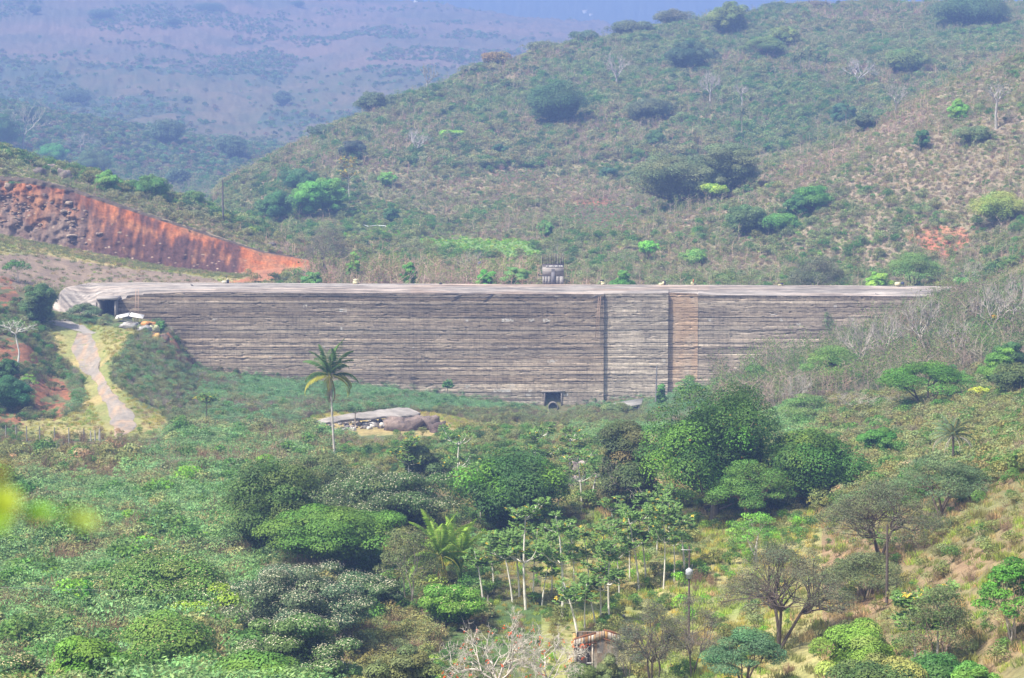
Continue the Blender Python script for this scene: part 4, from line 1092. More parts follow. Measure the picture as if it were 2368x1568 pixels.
def tree_bare(W, H, rs, bark=(0.42, 0.38, 0.34), levels=5, kids=3, leaves=0, lcol=(0.12, 0.15, 0.05), leaf=0.2, tw=1.0, trunk=0.28, flowers=0, fcol=(0.75, 0.13, 0.03), up=0.25, droop=0.0, fork=0.55, lean=0.0):
    tr, cr = PM(), PM()
    b = max(0.07, H * 0.018) * tw
    top = np.array([lean * W * 0.3, 0, H * trunk])
    ptube(tr, np.array([[0, 0, -0.5], top * 0.5 + rs.normal(size=3) * 0.03 * H, top]), [b * 1.3, b, b * 0.85], 5, bark)
    P0 = np.repeat(top[None], kids + 2, 0); an = np.arange(kids + 2) * 6.283 / (kids + 2) + rs.rand()
    D = np.stack([np.cos(an), np.sin(an), rs.uniform(0.5, 1.5, kids + 2)], -1); D /= np.linalg.norm(D, axis=1)[:, None]
    L = np.full(len(P0), 1.0); w = b * 0.75
    A, B, Wd = [], [], []
    for lv in range(levels):
        P1 = P0 + D * L[:, None]
        A.append(P0); B.append(P1); Wd.append(np.full(len(P0), w * 2))
        if lv == levels - 1: break
        i = np.repeat(np.arange(len(P0)), kids); s = rs.uniform(fork, 1.0, len(i))[:, None]
        nP = P0[i] * (1 - s) + P1[i] * s
        nD = D[i] + sph(len(i), rs) * 0.85 + np.array([0, 0, up - droop * lv * 0.3]); nD /= np.linalg.norm(nD, axis=1)[:, None]
        P0, D, L, w = nP, nD, L[i] * rs.uniform(0.55, 0.85, len(i)), w * 0.6
    tip = np.vstack(B)
    # fit the branching to the wanted width and height
    ex = np.percentile(abs(tip[:, 0]), 97); ez = tip[:, 2].max() - top[2]
    S = np.array([W / 2 / ex, W / 2 / ex, (H - top[2]) / max(ez, .1)])
    for k_, (a, bb, ww) in enumerate(zip(A, B, Wd)):
        v, f = ribbon(top + (a - top) * S, top + (bb - top) * S, np.maximum(ww, 0.028 * tw), rs, 0.18, 2)
        g = rs.uniform(0.85, 1.2, (len(a), 1)); tr.add(v, f, np.repeat(np.asarray(bark) * g, 9, 0))
    ends = top + (B[-1] - top) * S
    if leaves:
        c = ends[rs.randint(0, len(ends), leaves)] + rs.normal(size=(leaves, 3)) * 0.25
        v, f = quads(c, sph(leaves, rs) + [0, 0, .5], leaf * rs.uniform(.7, 1.3, leaves), 0.5, rs)
        cr.add(v, f, np.repeat(np.asarray(lcol) * rs.uniform(.7, 1.35, (leaves, 1)), 4, 0))
    fl = None
    if flowers:
        fl = PM(); j = rs.randint(0, len(ends), flowers)
        c = np.repeat(ends[j], 6, 0) + rs.normal(size=(flowers * 6, 3)) * 0.11
        v, f = quads(c, sph(len(c), rs), 0.2, 0.7, rs); fl.add(v, f, np.repeat(np.asarray(fcol) * rs.uniform(.8, 1.15, (len(c), 1)), 4, 0))
    return tr, cr, fl

def rosette(cr, p, rs, n=9, R=0.75, col=(0.08, 0.15, 0.04), col2=(0.55, 0.42, 0.05), p2=0.02):
    """a ring of big lobed leaves hanging from one branch end"""
    for a in range(n):
        an = a * 6.283 / n + rs.rand() * 0.6; el = rs.uniform(-0.5, 0.55)
        d = np.array([math.cos(an) * math.cos(el), math.sin(an) * math.cos(el), math.sin(el)])
        c0 = p + d * R * 0.75
        k = 6; th = np.arange(k) * 6.283 / k + rs.rand()
        e1 = np.cross(d, [0, 0, 1.0]); e1 /= np.linalg.norm(e1) + 1e-9; e2 = np.cross(e1, d) * 0.35 + d * 0.8
        dirs = np.cos(th)[:, None] * e1 + np.sin(th)[:, None] * e2 + np.array([0, 0, -0.35])
        s = R * 0.5; w = 0.17 * R
        sd = np.cross(dirs, [0, 0, 1.0]); sd /= np.linalg.norm(sd, axis=1)[:, None] + 1e-9
        v = np.stack([np.repeat(c0[None], k, 0), c0 + dirs * s * .6 + sd * w, c0 + dirs * s, c0 + dirs * s * .6 - sd * w], 1).reshape(-1, 3)
        g = rs.uniform(.7, 1.35); c = np.asarray(col2 if rs.rand() < p2 else col) * g
        cr.add(v, np.arange(4 * k).reshape(k, 4), c)

def tree_cec(W, H, rs, lean=0.0, arms=6, tiers=2, bark=(0.74, 0.71, 0.65), col=(0.09, 0.155, 0.045), R=0.8, trunk=0.6, thick=1.0, p2=0.03, n=9):
    tr, cr = PM(), PM()
    b = 0.14 * thick
    top = np.array([-lean, 0, H * 0.93]); s = np.linspace(0, 1, 9)[:, None]
    path = np.array([[0, 0, -0.5]]) * (1 - s) + top * s + np.array([[0.12 * H * 0.3 * (1 if lean > 0 else -1), 0, 0]]) * np.sin(s * math.pi) * 0.6
    ptube(tr, path, np.linspace(b * 1.25, b * 0.5, 9), 6, bark)
    ends = [top]
    at = lambda f: np.array([np.interp(f, s[:, 0], path[:, k]) for k in range(3)])
    for t in range(tiers):
        f = trunk + (0.92 - trunk) * t / max(1, tiers - 1) if tiers > 1 else trunk
        root = at(f); reach = W / 2 * (1 - 0.45 * t / max(1, tiers))
        for a in range(arms):
            an = a * 6.283 / arms + rs.rand() * 1.3; rr_ = reach * rs.uniform(0.4, 1.05)
            e = root + np.array([math.cos(an) * rr_, math.sin(an) * rr_, rr_ * rs.uniform(0.25, 1.0)])
            mid = root + np.array([math.cos(an) * rr_ * 0.6, math.sin(an) * rr_ * 0.6, rr_ * rs.uniform(.05, .3)])
            ptube(tr, bez(root, mid, e, 6), np.linspace(b * 0.55, b * 0.3, 6), 4, bark)
            ends.append(e)
            if rs.rand() < 0.5:
                e2 = mid + (e - root) * 0.4 + np.array([rs.normal() * .4, rs.normal() * .4, rs.uniform(.5, 1.2)])
                ptube(tr, bez(mid, (mid + e2) / 2 + [0, 0, -.1], e2, 4), np.linspace(b * 0.35, b * 0.22, 4), 4, bark); ends.append(e2)
    ends += [e * f_ + at(trunk) * (1 - f_) + rs.normal(size=3) * 0.35 + np.array([0, 0, 0.4]) for e in list(ends[1:]) for f_ in rs.uniform(.6, 1.0, 1)]
    for e in ends:
        rosette(cr, e + np.array([0, 0, 0.1]), rs, n, R, col, p2=p2)
    return tr, cr

def frond(L, az, el, droop, col, rs, m=34, lw=0.05, ll=0.95, hang=0.55, rach=(0.35, 0.32, 0.10)):
    """one feather leaf"""
    pm = PM(); s = np.linspace(0, 1, 12)
    hz = np.array([math.cos(az), math.sin(az), 0.0])
    pts = []; p = np.zeros(3); e = el
    for i in range(12):
        pts.append(p.copy()); p = p + (hz * math.cos(e) + np.array([0, 0, math.sin(e)])) * L / 11; e -= droop / 11 * (0.5 + i / 8)
    pts = np.array(pts)
    ptube(pm, pts, np.linspace(0.05, 0.012, 12), 4, rach)
    f = np.repeat(np.linspace(0.1, 1.0, m), 2); side = np.tile([1, -1], m)
    c = np.stack([np.interp(f, s, pts[:, k]) for k in range(3)], -1)
    tg = np.stack([np.interp(f, s, np.gradient(pts[:, k])) for k in range(3)], -1); tg /= np.linalg.norm(tg, axis=1)[:, None]
    sd = np.cross(tg, [0, 0, 1.0]); sd /= np.linalg.norm(sd, axis=1)[:, None] + 1e-9
    d = sd * side[:, None] * 0.75 + tg * 0.5 + np.array([0, 0, -1.0]) * (hang * rs.uniform(.7, 1.3, (2 * m, 1)))
    d /= np.linalg.norm(d, axis=1)[:, None]
    l = ll * (np.sin(np.clip(f, 0, 1) * math.pi * 0.85 + 0.25))[:, None] * rs.uniform(.85, 1.1, (2 * m, 1))
    w = np.cross(d, sd * side[:, None]); w /= np.linalg.norm(w, axis=1)[:, None] + 1e-9
    w = (w + tg) * lw * 0.7
    v = np.stack([c - w * .5, c + d * l * .5 - w, c + d * l + np.array([0, 0, -.06]), c + d * l * .5 + w], 1).reshape(-1, 3)
    pm.add(v, np.arange(8 * m).reshape(2 * m, 4), np.repeat(np.asarray(col) * rs.uniform(.75, 1.25, (2 * m, 1)), 4, 0))
    return pm

def mk(name, base, parts, label, cat='tree', group=None, rz=0.0):
    t = empty(name, base, rz); tag(t, label, cat, group)
    for nm, pm, mat in parts:
        if pm is not None and pm.n: obj(nm, pm.mesh(nm, mat), t)
    return t

SEED = [100]
def place(vx, top, wpx, at, ymin=95):
    """at: distance if < 8000 and float, or ('b', vy) for a visible base"""
    p = pick(at[2] if len(at) > 2 else vx, at[1], ymin=at[3] if len(at) > 3 else 95) if isinstance(at, tuple) else at_depth(vx, at)
    Y = p.y; H = float(ut(vx, top)[1]) * Y - p.z; W = wpx * Y / FP * 1.0
    return p, max(H, 0.4), W

BOT = {(735, 1052): 1160, (635, 1066): 1300, (905, 1086): 1235, (760, 1140): 1240, (775, 1170): 1345, (395, 1275): 1430, (480, 1345): 1450, (690, 1305): 1510,
 (870, 1330): 1420, (395, 1418): 1610, (680, 1416): 1620, (205, 1470): 1650, (25, 1512): 1650, (1045, 1346): 1450, (945, 1205): 1410, (600, 1500): 1660, (930, 1490): 1650,
 (1185, 1042): 1225, (975, 1020): 1115, (1445, 975): 1190, (1650, 878): 1200, (1890, 985): 1165, (1742, 1066): 1215, (1745, 1180): 1300, (2310, 802): 910, (2352, 838): 925,
 (2330, 790): 880, (2262, 893): 930, (2170, 1050): 1195, (2035, 1110): 1305, (1810, 1250): 1510, (2000, 1285): 1385, (1505, 1385): 1595, (1600, 1370): 1570, (1722, 1455): 1595,
 (1990, 1438): 1610, (2040, 1520): 1650, (2160, 1508): 1610, (2255, 1530): 1630, (2335, 1290): 1490, (2170, 1350): 1560, (1150, 1400): 1610, (1265, 1440): 1605, (1440, 1035): 1195,
 (1288, 183): 294, (1590, 92): 170, (1680, 3): 84, (1765, 88): 140, (1810, 60): 112, (1560, 352): 480, (1688, 328): 450, (1640, 380): 462, (2250, -10): 66, (1652, 422): 468,
 (1880, 428): 488, (1805, 492): 538, (1728, 472): 542, (1840, 448): 504, (690, 388): 445, (640, 438): 510, (712, 418): 504, (760, 410): 498, (12, 252): 352, (125, 330): 380,
 (215, 345): 408, (352, 402): 462, (250, 392): 452, (440, 440): 482, (570, 498): 530, (55, 228): 352, (385, 272): 335, (410, 385): 430, (540, 310): 368, (175, 205): 245,
 (60, 240): 285, (433, 222): 238, (655, 208): 245, (235, 20): 44, (80, 8): 34, (400, 40): 62, (480, 5): 24, (690, 0): 18}
def ridge_at(vx, y0, y1):
    c = int(round(float(colidx(float(ut(vx, 200)[0]))))); m = (TY[:, c] > y0) & (TY[:, c] < y1)
    return float(TY[m, c][np.argmax(TT[m, c])])
def gain(kw, g=1.5):
    for k_ in ('col', 'col2', 'lcol'):
        if kw.get(k_) is not None: kw[k_] = tuple(min(.6, x * g) for x in kw[k_])
def T(kind, vx, top, wpx, at, label, name=None, cat='tree', group=None, **kw):
    if (vx, top) in BOT:
        at = ('b', BOT[(vx, top)], vx, 95 if at < 600 else 640 if at < 1640 else 1640)
    elif isinstance(at, float) and 1190 < at < 1640: at = ridge_at(vx, 1000, 1640)
    kw.setdefault('col', (.10, .18, .045)) if kind != 'bare' else None
    if kind == 'round': wpx = wpx * 1.06
    gain(kw, {'round': 1.05 if group == G_SH else 1.35, 'layer': 1.1}.get(kind, 1.5) * (1.2 if group == G_H and kind == 'round' else 1))
    if kind == 'layer': kw['k'] = int(kw.get('k', 18) * 1.5); kw['rr'] = tuple(q * .8 for q in kw.get('rr', (.13, .24))); kw['tierflat'] = max(kw.get('tierflat', .22), .34); kw['low'] = kw.get('low', .45) * .85
    SEED[0] += 1; rs = np.random.RandomState(SEED[0])
    p, H, W = place(vx, top, wpx, at)
    fn = {'round': tree_round, 'layer': tree_layer, 'bare': tree_bare, 'cec': tree_cec}[kind]
    r = fn(W, H, rs, **kw)
    parts = [('trunk', r[0], M_BARK), ('crown', r[1], M_LEAF)]
    if len(r) > 2 and r[2] is not None: parts.append(('blossom', r[2], M_LEAF))
    return mk(name or {'round': 'broadleaf_tree', 'layer': 'umbrella_tree', 'bare': 'bare_tree', 'cec': 'cecropia_tree'}[kind], p, parts, label, cat, group)

G_H = 'scattered trees on the hillside behind the dam'
G_SH = 'broad trees crowding the near valley'
FL = (0.62, 0.60, 0.44)
# near valley, left and centre
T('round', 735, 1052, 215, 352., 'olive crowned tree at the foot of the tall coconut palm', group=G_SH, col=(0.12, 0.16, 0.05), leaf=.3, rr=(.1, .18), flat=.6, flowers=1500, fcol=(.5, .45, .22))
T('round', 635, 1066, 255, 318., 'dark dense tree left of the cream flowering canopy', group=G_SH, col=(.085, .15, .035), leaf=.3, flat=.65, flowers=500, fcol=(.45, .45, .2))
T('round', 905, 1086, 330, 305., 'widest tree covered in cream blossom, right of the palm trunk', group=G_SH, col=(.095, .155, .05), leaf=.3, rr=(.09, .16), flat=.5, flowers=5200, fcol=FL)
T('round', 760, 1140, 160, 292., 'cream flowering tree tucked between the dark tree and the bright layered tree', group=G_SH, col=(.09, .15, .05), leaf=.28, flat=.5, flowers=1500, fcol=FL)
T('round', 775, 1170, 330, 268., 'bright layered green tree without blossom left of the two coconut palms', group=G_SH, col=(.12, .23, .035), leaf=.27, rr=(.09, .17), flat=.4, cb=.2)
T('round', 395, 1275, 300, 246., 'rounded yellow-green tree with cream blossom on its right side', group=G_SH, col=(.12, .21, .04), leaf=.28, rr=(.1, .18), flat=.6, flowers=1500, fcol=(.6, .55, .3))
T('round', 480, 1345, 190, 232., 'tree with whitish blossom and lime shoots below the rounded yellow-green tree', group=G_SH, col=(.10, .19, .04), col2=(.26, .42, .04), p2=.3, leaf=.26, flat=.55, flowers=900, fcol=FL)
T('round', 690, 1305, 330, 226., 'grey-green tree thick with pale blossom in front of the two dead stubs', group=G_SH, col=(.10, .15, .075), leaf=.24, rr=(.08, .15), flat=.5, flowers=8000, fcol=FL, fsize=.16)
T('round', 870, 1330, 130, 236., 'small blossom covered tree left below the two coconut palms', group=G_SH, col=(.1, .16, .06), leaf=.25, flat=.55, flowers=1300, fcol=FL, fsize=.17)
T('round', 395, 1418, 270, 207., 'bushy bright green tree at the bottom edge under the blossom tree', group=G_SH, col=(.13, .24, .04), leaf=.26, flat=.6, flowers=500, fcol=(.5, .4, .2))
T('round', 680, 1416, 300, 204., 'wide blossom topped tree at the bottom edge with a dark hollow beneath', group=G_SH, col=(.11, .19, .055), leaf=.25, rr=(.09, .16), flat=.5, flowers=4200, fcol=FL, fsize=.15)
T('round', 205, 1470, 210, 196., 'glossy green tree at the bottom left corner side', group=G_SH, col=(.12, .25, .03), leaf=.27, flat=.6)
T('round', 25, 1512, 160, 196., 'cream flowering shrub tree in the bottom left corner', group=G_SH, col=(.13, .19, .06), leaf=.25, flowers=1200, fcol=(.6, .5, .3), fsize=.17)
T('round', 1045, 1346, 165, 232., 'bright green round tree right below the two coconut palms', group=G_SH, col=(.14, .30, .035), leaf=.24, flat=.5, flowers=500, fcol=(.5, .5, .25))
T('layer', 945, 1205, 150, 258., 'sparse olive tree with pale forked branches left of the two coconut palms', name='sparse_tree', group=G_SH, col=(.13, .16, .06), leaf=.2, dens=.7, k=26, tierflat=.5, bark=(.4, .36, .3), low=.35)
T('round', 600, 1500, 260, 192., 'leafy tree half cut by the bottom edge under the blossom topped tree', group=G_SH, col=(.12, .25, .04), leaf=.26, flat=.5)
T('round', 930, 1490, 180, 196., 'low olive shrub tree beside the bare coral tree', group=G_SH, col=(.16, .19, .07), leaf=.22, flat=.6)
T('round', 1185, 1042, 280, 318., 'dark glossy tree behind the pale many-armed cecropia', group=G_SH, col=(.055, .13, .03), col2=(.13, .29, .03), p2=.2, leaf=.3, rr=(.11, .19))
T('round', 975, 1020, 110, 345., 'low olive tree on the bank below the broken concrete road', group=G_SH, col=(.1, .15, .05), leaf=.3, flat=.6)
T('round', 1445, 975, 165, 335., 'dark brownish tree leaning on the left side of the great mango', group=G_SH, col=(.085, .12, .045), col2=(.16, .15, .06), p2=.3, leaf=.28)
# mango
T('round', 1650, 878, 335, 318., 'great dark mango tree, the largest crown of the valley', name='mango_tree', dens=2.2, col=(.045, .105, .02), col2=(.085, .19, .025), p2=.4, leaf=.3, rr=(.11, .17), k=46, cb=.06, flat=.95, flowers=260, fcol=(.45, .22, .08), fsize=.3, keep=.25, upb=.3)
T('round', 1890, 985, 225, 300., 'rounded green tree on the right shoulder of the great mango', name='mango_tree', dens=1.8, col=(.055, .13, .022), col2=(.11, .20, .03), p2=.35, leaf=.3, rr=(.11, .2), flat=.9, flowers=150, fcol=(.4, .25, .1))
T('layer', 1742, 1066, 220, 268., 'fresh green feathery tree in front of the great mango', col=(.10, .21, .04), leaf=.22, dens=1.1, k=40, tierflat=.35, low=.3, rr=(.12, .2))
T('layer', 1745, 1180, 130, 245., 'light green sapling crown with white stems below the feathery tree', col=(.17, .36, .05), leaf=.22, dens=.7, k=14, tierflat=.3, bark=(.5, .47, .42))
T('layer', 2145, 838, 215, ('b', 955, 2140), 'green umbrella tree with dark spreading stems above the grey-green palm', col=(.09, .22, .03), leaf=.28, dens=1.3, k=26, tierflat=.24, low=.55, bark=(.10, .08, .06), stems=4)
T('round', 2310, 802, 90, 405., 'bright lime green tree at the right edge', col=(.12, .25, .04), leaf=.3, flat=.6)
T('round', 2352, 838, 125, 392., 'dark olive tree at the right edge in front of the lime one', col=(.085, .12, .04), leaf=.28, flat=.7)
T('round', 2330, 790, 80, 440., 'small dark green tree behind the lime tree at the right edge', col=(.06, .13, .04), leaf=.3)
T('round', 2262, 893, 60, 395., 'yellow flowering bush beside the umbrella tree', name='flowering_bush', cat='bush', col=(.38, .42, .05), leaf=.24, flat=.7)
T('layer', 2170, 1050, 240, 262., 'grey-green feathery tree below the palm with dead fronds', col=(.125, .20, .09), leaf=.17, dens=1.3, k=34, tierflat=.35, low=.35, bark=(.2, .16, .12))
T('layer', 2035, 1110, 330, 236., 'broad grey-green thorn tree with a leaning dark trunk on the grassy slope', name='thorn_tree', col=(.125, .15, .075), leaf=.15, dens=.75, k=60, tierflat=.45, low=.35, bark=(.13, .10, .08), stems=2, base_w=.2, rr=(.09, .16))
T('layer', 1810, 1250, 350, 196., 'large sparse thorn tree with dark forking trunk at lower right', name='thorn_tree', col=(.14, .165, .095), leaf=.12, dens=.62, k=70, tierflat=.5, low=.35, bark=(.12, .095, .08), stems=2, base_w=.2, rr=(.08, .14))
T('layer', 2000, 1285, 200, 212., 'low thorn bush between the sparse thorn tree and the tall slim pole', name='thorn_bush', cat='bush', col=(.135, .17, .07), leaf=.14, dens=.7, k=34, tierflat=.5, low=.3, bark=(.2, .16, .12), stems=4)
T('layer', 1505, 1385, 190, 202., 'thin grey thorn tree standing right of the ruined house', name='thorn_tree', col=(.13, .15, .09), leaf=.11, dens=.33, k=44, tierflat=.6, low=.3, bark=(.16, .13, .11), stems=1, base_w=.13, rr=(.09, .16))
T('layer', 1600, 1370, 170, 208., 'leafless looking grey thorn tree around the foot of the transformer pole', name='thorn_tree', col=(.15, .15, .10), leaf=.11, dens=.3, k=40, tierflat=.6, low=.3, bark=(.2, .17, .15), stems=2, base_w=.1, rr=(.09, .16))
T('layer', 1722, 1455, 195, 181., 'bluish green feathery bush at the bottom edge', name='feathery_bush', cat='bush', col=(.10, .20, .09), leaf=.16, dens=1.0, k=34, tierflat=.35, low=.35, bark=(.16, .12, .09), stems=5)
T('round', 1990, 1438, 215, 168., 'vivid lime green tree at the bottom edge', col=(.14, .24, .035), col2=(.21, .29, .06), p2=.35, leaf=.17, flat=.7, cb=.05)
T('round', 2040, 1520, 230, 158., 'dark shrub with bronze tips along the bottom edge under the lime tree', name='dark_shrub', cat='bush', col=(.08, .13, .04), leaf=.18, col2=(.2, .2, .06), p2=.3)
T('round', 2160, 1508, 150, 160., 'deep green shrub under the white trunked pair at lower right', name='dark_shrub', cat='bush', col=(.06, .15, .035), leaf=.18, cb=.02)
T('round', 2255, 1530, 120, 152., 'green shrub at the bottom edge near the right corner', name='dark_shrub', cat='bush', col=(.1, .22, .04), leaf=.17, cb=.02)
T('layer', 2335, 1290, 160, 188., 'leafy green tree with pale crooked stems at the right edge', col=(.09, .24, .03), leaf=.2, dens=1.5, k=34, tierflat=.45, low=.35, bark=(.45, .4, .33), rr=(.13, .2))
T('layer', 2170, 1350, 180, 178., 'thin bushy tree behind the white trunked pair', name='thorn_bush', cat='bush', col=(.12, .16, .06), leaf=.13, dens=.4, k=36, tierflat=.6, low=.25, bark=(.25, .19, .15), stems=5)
# coral trees, leafless with orange flowers
T('bare', 1150, 1400, 250, 214., 'leafless grey coral tree dotted with orange flowers left of the ruined house', name='coral_tree', levels=6, kids=3, bark=(.52, .48, .43), trunk=.15, flowers=42, up=.1, droop=.25, tw=1.25)
T('bare', 1265, 1440, 200, 205., 'second leafless coral tree, nearer the ruined house', name='coral_tree', levels=6, kids=3, bark=(.54, .5, .45), trunk=.2, flowers=22, up=.1, droop=.25, tw=1.2)
# cecropias
G_C = 'pale trunked cecropias on the open slope'
for (bx, by, top, wp, ln, th, tr, ar, lab) in [
    (1118, 1395, 1265, 60, 1.1, .95, .7, 4, 'leftmost leaning pale cecropia, beside the coconut palms'),
    (1186, 1392, 1235, 75, 1.5, .9, .7, 5, 'slim cecropia leaning left, second of the grove from the coconut palms'),
    (1201, 1385, 1225, 70, .8, 1.0, .62, 5, 'straight cecropia just left of the thickest pale trunk'),
    (1216, 1410, 1165, 130, 0.0, 1.35, .5, 8, 'tallest cecropia with the thickest white trunk and candelabra arms'),
    (1300, 1425, 1200, 120, .5, 1.35, .58, 7, 'tall cecropia with brown streaked white trunk mid slope'),
    (1338, 1470, 1330, 70, 1.8, 1.2, .6, 4, 'leaning cecropia rooted at the left corner of the ruined house'),
    (1352, 1455, 1340, 60, -.2, .7, .65, 4, 'thin cecropia in front of the ruined house roof'),
    (1378, 1445, 1330, 70, 1.3, .8, .65, 4, 'cecropia leaning left over the ruined house roof'),
    (1388, 1440, 1300, 90, .3, .85, .6, 5, 'slender cecropia behind the ruined house with a yellow leaf'),
    (1410, 1445, 1255, 100, 0, 1.0, .55, 6, 'cecropia with upturned arms behind the ruined house'),
    (1478, 1365, 1185, 85, 1.4, 1.1, .6, 5, 'left one of the two leaning cecropias uphill of the transformer pole'),
    (1494, 1350, 1180, 105, 1.1, .95, .6, 6, 'right one of the two leaning cecropias uphill of the transformer pole'),
    (1533, 1362, 1165, 95, .1, .85, .6, 6, 'thin upright cecropia left of the transformer pole'),
    (1583, 1318, 1190, 70, .9, 1.0, .7, 5, 'cecropia touching the transformer pole'),
    (1517, 1290, 1150, 60, .1, .7, .6, 5, 'thin cecropia high on the grassy slope'),
    (1345, 1180, 1045, 110, .8, 1.25, .55, 6, 'leaning cecropia by the rocky bank, left of two'),
    (1365, 1165, 1075, 60, -1.2, 1.2, .75, 4, 'cecropia leaning right by the rocky bank'),
    (1152, 1215, 1062, 140, 0, 1.7, .4, 8, 'stout many-armed white cecropia before the dark glossy tree'),
    (1110, 1215, 1120, 120, .2, 1.0, .5, 6, 'low cecropia with wide arms below the stout one'),
    (1290, 1200, 1110, 70, .1, .8, .6, 5, 'small cecropia against the dark glossy tree'),
    (2120, 1555, 1375, 90, .9, 1.0, .62, 5, 'left of the pair of white trunked cecropias at lower right'),
    (2164, 1552, 1372, 95, .1, 1.0, .6, 5, 'right of the pair of white trunked cecropias at lower right'),
    ]:
    T('cec', bx, top, wp, ('b', by, bx), lab, group=G_C, lean=ln, thick=th * .8, trunk=tr, arms=ar, tiers=2 if ar > 4 else 1, R=.72, p2=.035, n=8)
T('bare', 1440, 1035, 130, 338., 'grey forked leafless tree between the rocky bank and the great mango', levels=5, leaves=900, bark=(.42, .38, .33), leaf=.22, lcol=(.1, .17, .05))
T('cec', 945, 1018, 80, 352., 'spindly tree with yellow flowers on the bank below the broken road', name='spindly_tree', R=.7, trunk=.5, p2=.1)
T('cec', 1060, 1010, 110, 348., 'olive leaved cecropia at the edge of the dry grass bank', R=.75, trunk=.45, arms=7, p2=.06)
T('cec', 1240, 1000, 110, 352., 'cecropia crown left of the forked leafless tree', R=.75, trunk=.45, arms=7, p2=.04)
T('cec', 1320, 1005, 90, 356., 'cecropia crown showing over the rocky bank', R=.75, trunk=.45, arms=6, p2=.04)
T('cec', 478, 905, 62, ('b', 990, 480), 'single stemmed tree with flat crown and yellow flowers in the scrub', name='spindly_tree', bark=(.2, .19, .13), R=.75, trunk=.75, arms=8, tiers=1, p2=.12)
T('cec', 822, 944, 26, ('b', 988, 822), 'small dark papaya-like sapling at the broken concrete road', name='young_tree', bark=(.4, .33, .25), R=.7, trunk=.8, arms=4, tiers=1, p2=0, col=(.06, .12, .04))
T('cec', 1035, 880, 22, 592., 'single small sapling standing against the foot of the dam', name='young_tree', bark=(.3, .25, .2), R=1.0, trunk=.7, arms=4, tiers=1, p2=0, col=(.08, .2, .05))
T('round', 1530, 888, 30, 540., 'leafy climber around the slanting pole at the dam foot', name='creeper', cat='plant', col=(.09, .2, .05), leaf=.35)
# slope at the right end of the dam
T('bare', 1895, 700, 125, ('b', 800, 1880), 'leaning tree with green tufts in front of the dam', name='sparse_tree', levels=5, bark=(.42, .4, .36), leaves=1500, leaf=.3, lcol=(.09, .19, .05), lean=.8)
T('layer', 1600, 868, 80, 520., 'feathery green tree top just above the great mango', col=(.12, .25, .06), leaf=.3, k=16, tierflat=.35)
T('layer', 1745, 845, 110, 515., 'green tree at the right of the great mango before the wall', col=(.10, .23, .04), leaf=.32, k=18, tierflat=.5, low=.4)
T('layer', 1660, 868, 60, 530., 'small light tree between the two green trees at the wall foot', col=(.13, .24, .06), leaf=.3, k=12, tierflat=.5)
T('layer', 1930, 800, 150, 470., 'yellow-green spreading bush on the dry slope right of the wall', name='spreading_bush', cat='bush', col=(.15, .27, .06), leaf=.26, dens=.8, k=26, tierflat=.3, low=.5)
T('layer', 1870, 915, 130, 405., 'light green tree with thin stems right of the great mango', col=(.15, .26, .07), leaf=.24, dens=.8, k=22, tierflat=.35, low=.45, bark=(.5, .46, .4))
T('round', 2035, 990, 90, 330., 'small leafy green tree right of the rounded mango', col=(.07, .19, .03), leaf=.3, k=12)
T('round', 2303, 728, 34, 520., 'ball of orange-yellow flowers on a thin tree at the right', name='flowering_tree', col=(.42, .27, .02), leaf=.3, cb=.3)
T('bare', 2295, 640, 120, 505., 'pale slim leafless tree beside the orange flowering one', levels=5, leaves=260, leaf=.25)
T('bare', 2210, 720, 90, 470., 'pale leafless tree left of the orange flowering one', levels=5, leaves=160, leaf=.25)
T('bare', 2130, 660, 110, 510., 'tall bare tree on the slope against the end of the dam crest', levels=5, leaves=500, leaf=.27, lcol=(.14, .22, .06))
T('bare', 2050, 700, 100, 500., 'bare grey tree on the slope below the dam crest', levels=5, leaves=200)
T('bare', 1990, 720, 110, 500., 'bare bushy tree hiding the lower right of the dam face', levels=5, leaves=260)
T('bare', 1850, 850, 80, 440., 'pale leafless tree forked low behind the yellow-green bush', levels=5)
T('bare', 1980, 900, 120, 400., 'wide leafless tree left of the umbrella tree', levels=5, leaves=150)
T('bare', 2075, 910, 70, 400., 'small bare white tree just left of the umbrella tree trunks', levels=4)
T('bare', 2345, 620, 110, 520., 'dense bare grey tree at the right edge above the orange flowers', levels=5, leaves=100)
T('bare', 2240, 600, 100, 600., 'bare white tree where the crest meets the right slope', levels=5)
# left side of the valley
T('bare', 40, 735, 95, ('b', 868, 38), 'white trunked tree with thin drooping branches at the left edge', name='white_trunk_tree', levels=4, bark=(.62, .6, .57), trunk=.72, leaves=500, leaf=.3, lcol=(.12, .24, .05), tw=.9)
T('layer', 72, 862, 44, ('b', 925, 68), 'light green sapling below the white trunked tree', name='young_tree', col=(.2, .4, .06), leaf=.28, k=9, tierflat=.3, stems=1, low=.6, bark=(.45, .42, .38))
T('layer', 38, 600, 66, ('b', 652, 40, 560), 'flat topped green tree left of the crest end', col=(.08, .2, .04), leaf=.4, k=12, tierflat=.35, stems=2, low=.6, bark=(.5, .46, .42))
T('round', 90, 655, 85, 575., 'dark green bush beside the rolled end of the crest', name='bush', cat='bush', col=(.08, .14, .05), leaf=.35)
T('round', 12, 828, 60, 500., 'dark bush under the white trunked tree at the left edge', name='bush', cat='bush', col=(.05, .12, .04), leaf=.32)
T('round', 20, 865, 95, 478., 'deep green shrub at the left edge by the red banks', name='bush', cat='bush', col=(.04, .13, .05), leaf=.3)
T('layer', 195, 706, 80, 588., 'grey-green bush in front of the gallery opening', name='bush', cat='bush', col=(.13, .2, .09), leaf=.3, dens=1.3, k=20, tierflat=.5, low=.4, stems=6)
T('round', 371, 742, 26, 584., 'small green bush on the knoll beside the metal-roofed shelter', name='bush', cat='bush', col=(.08, .2, .05), leaf=.3)
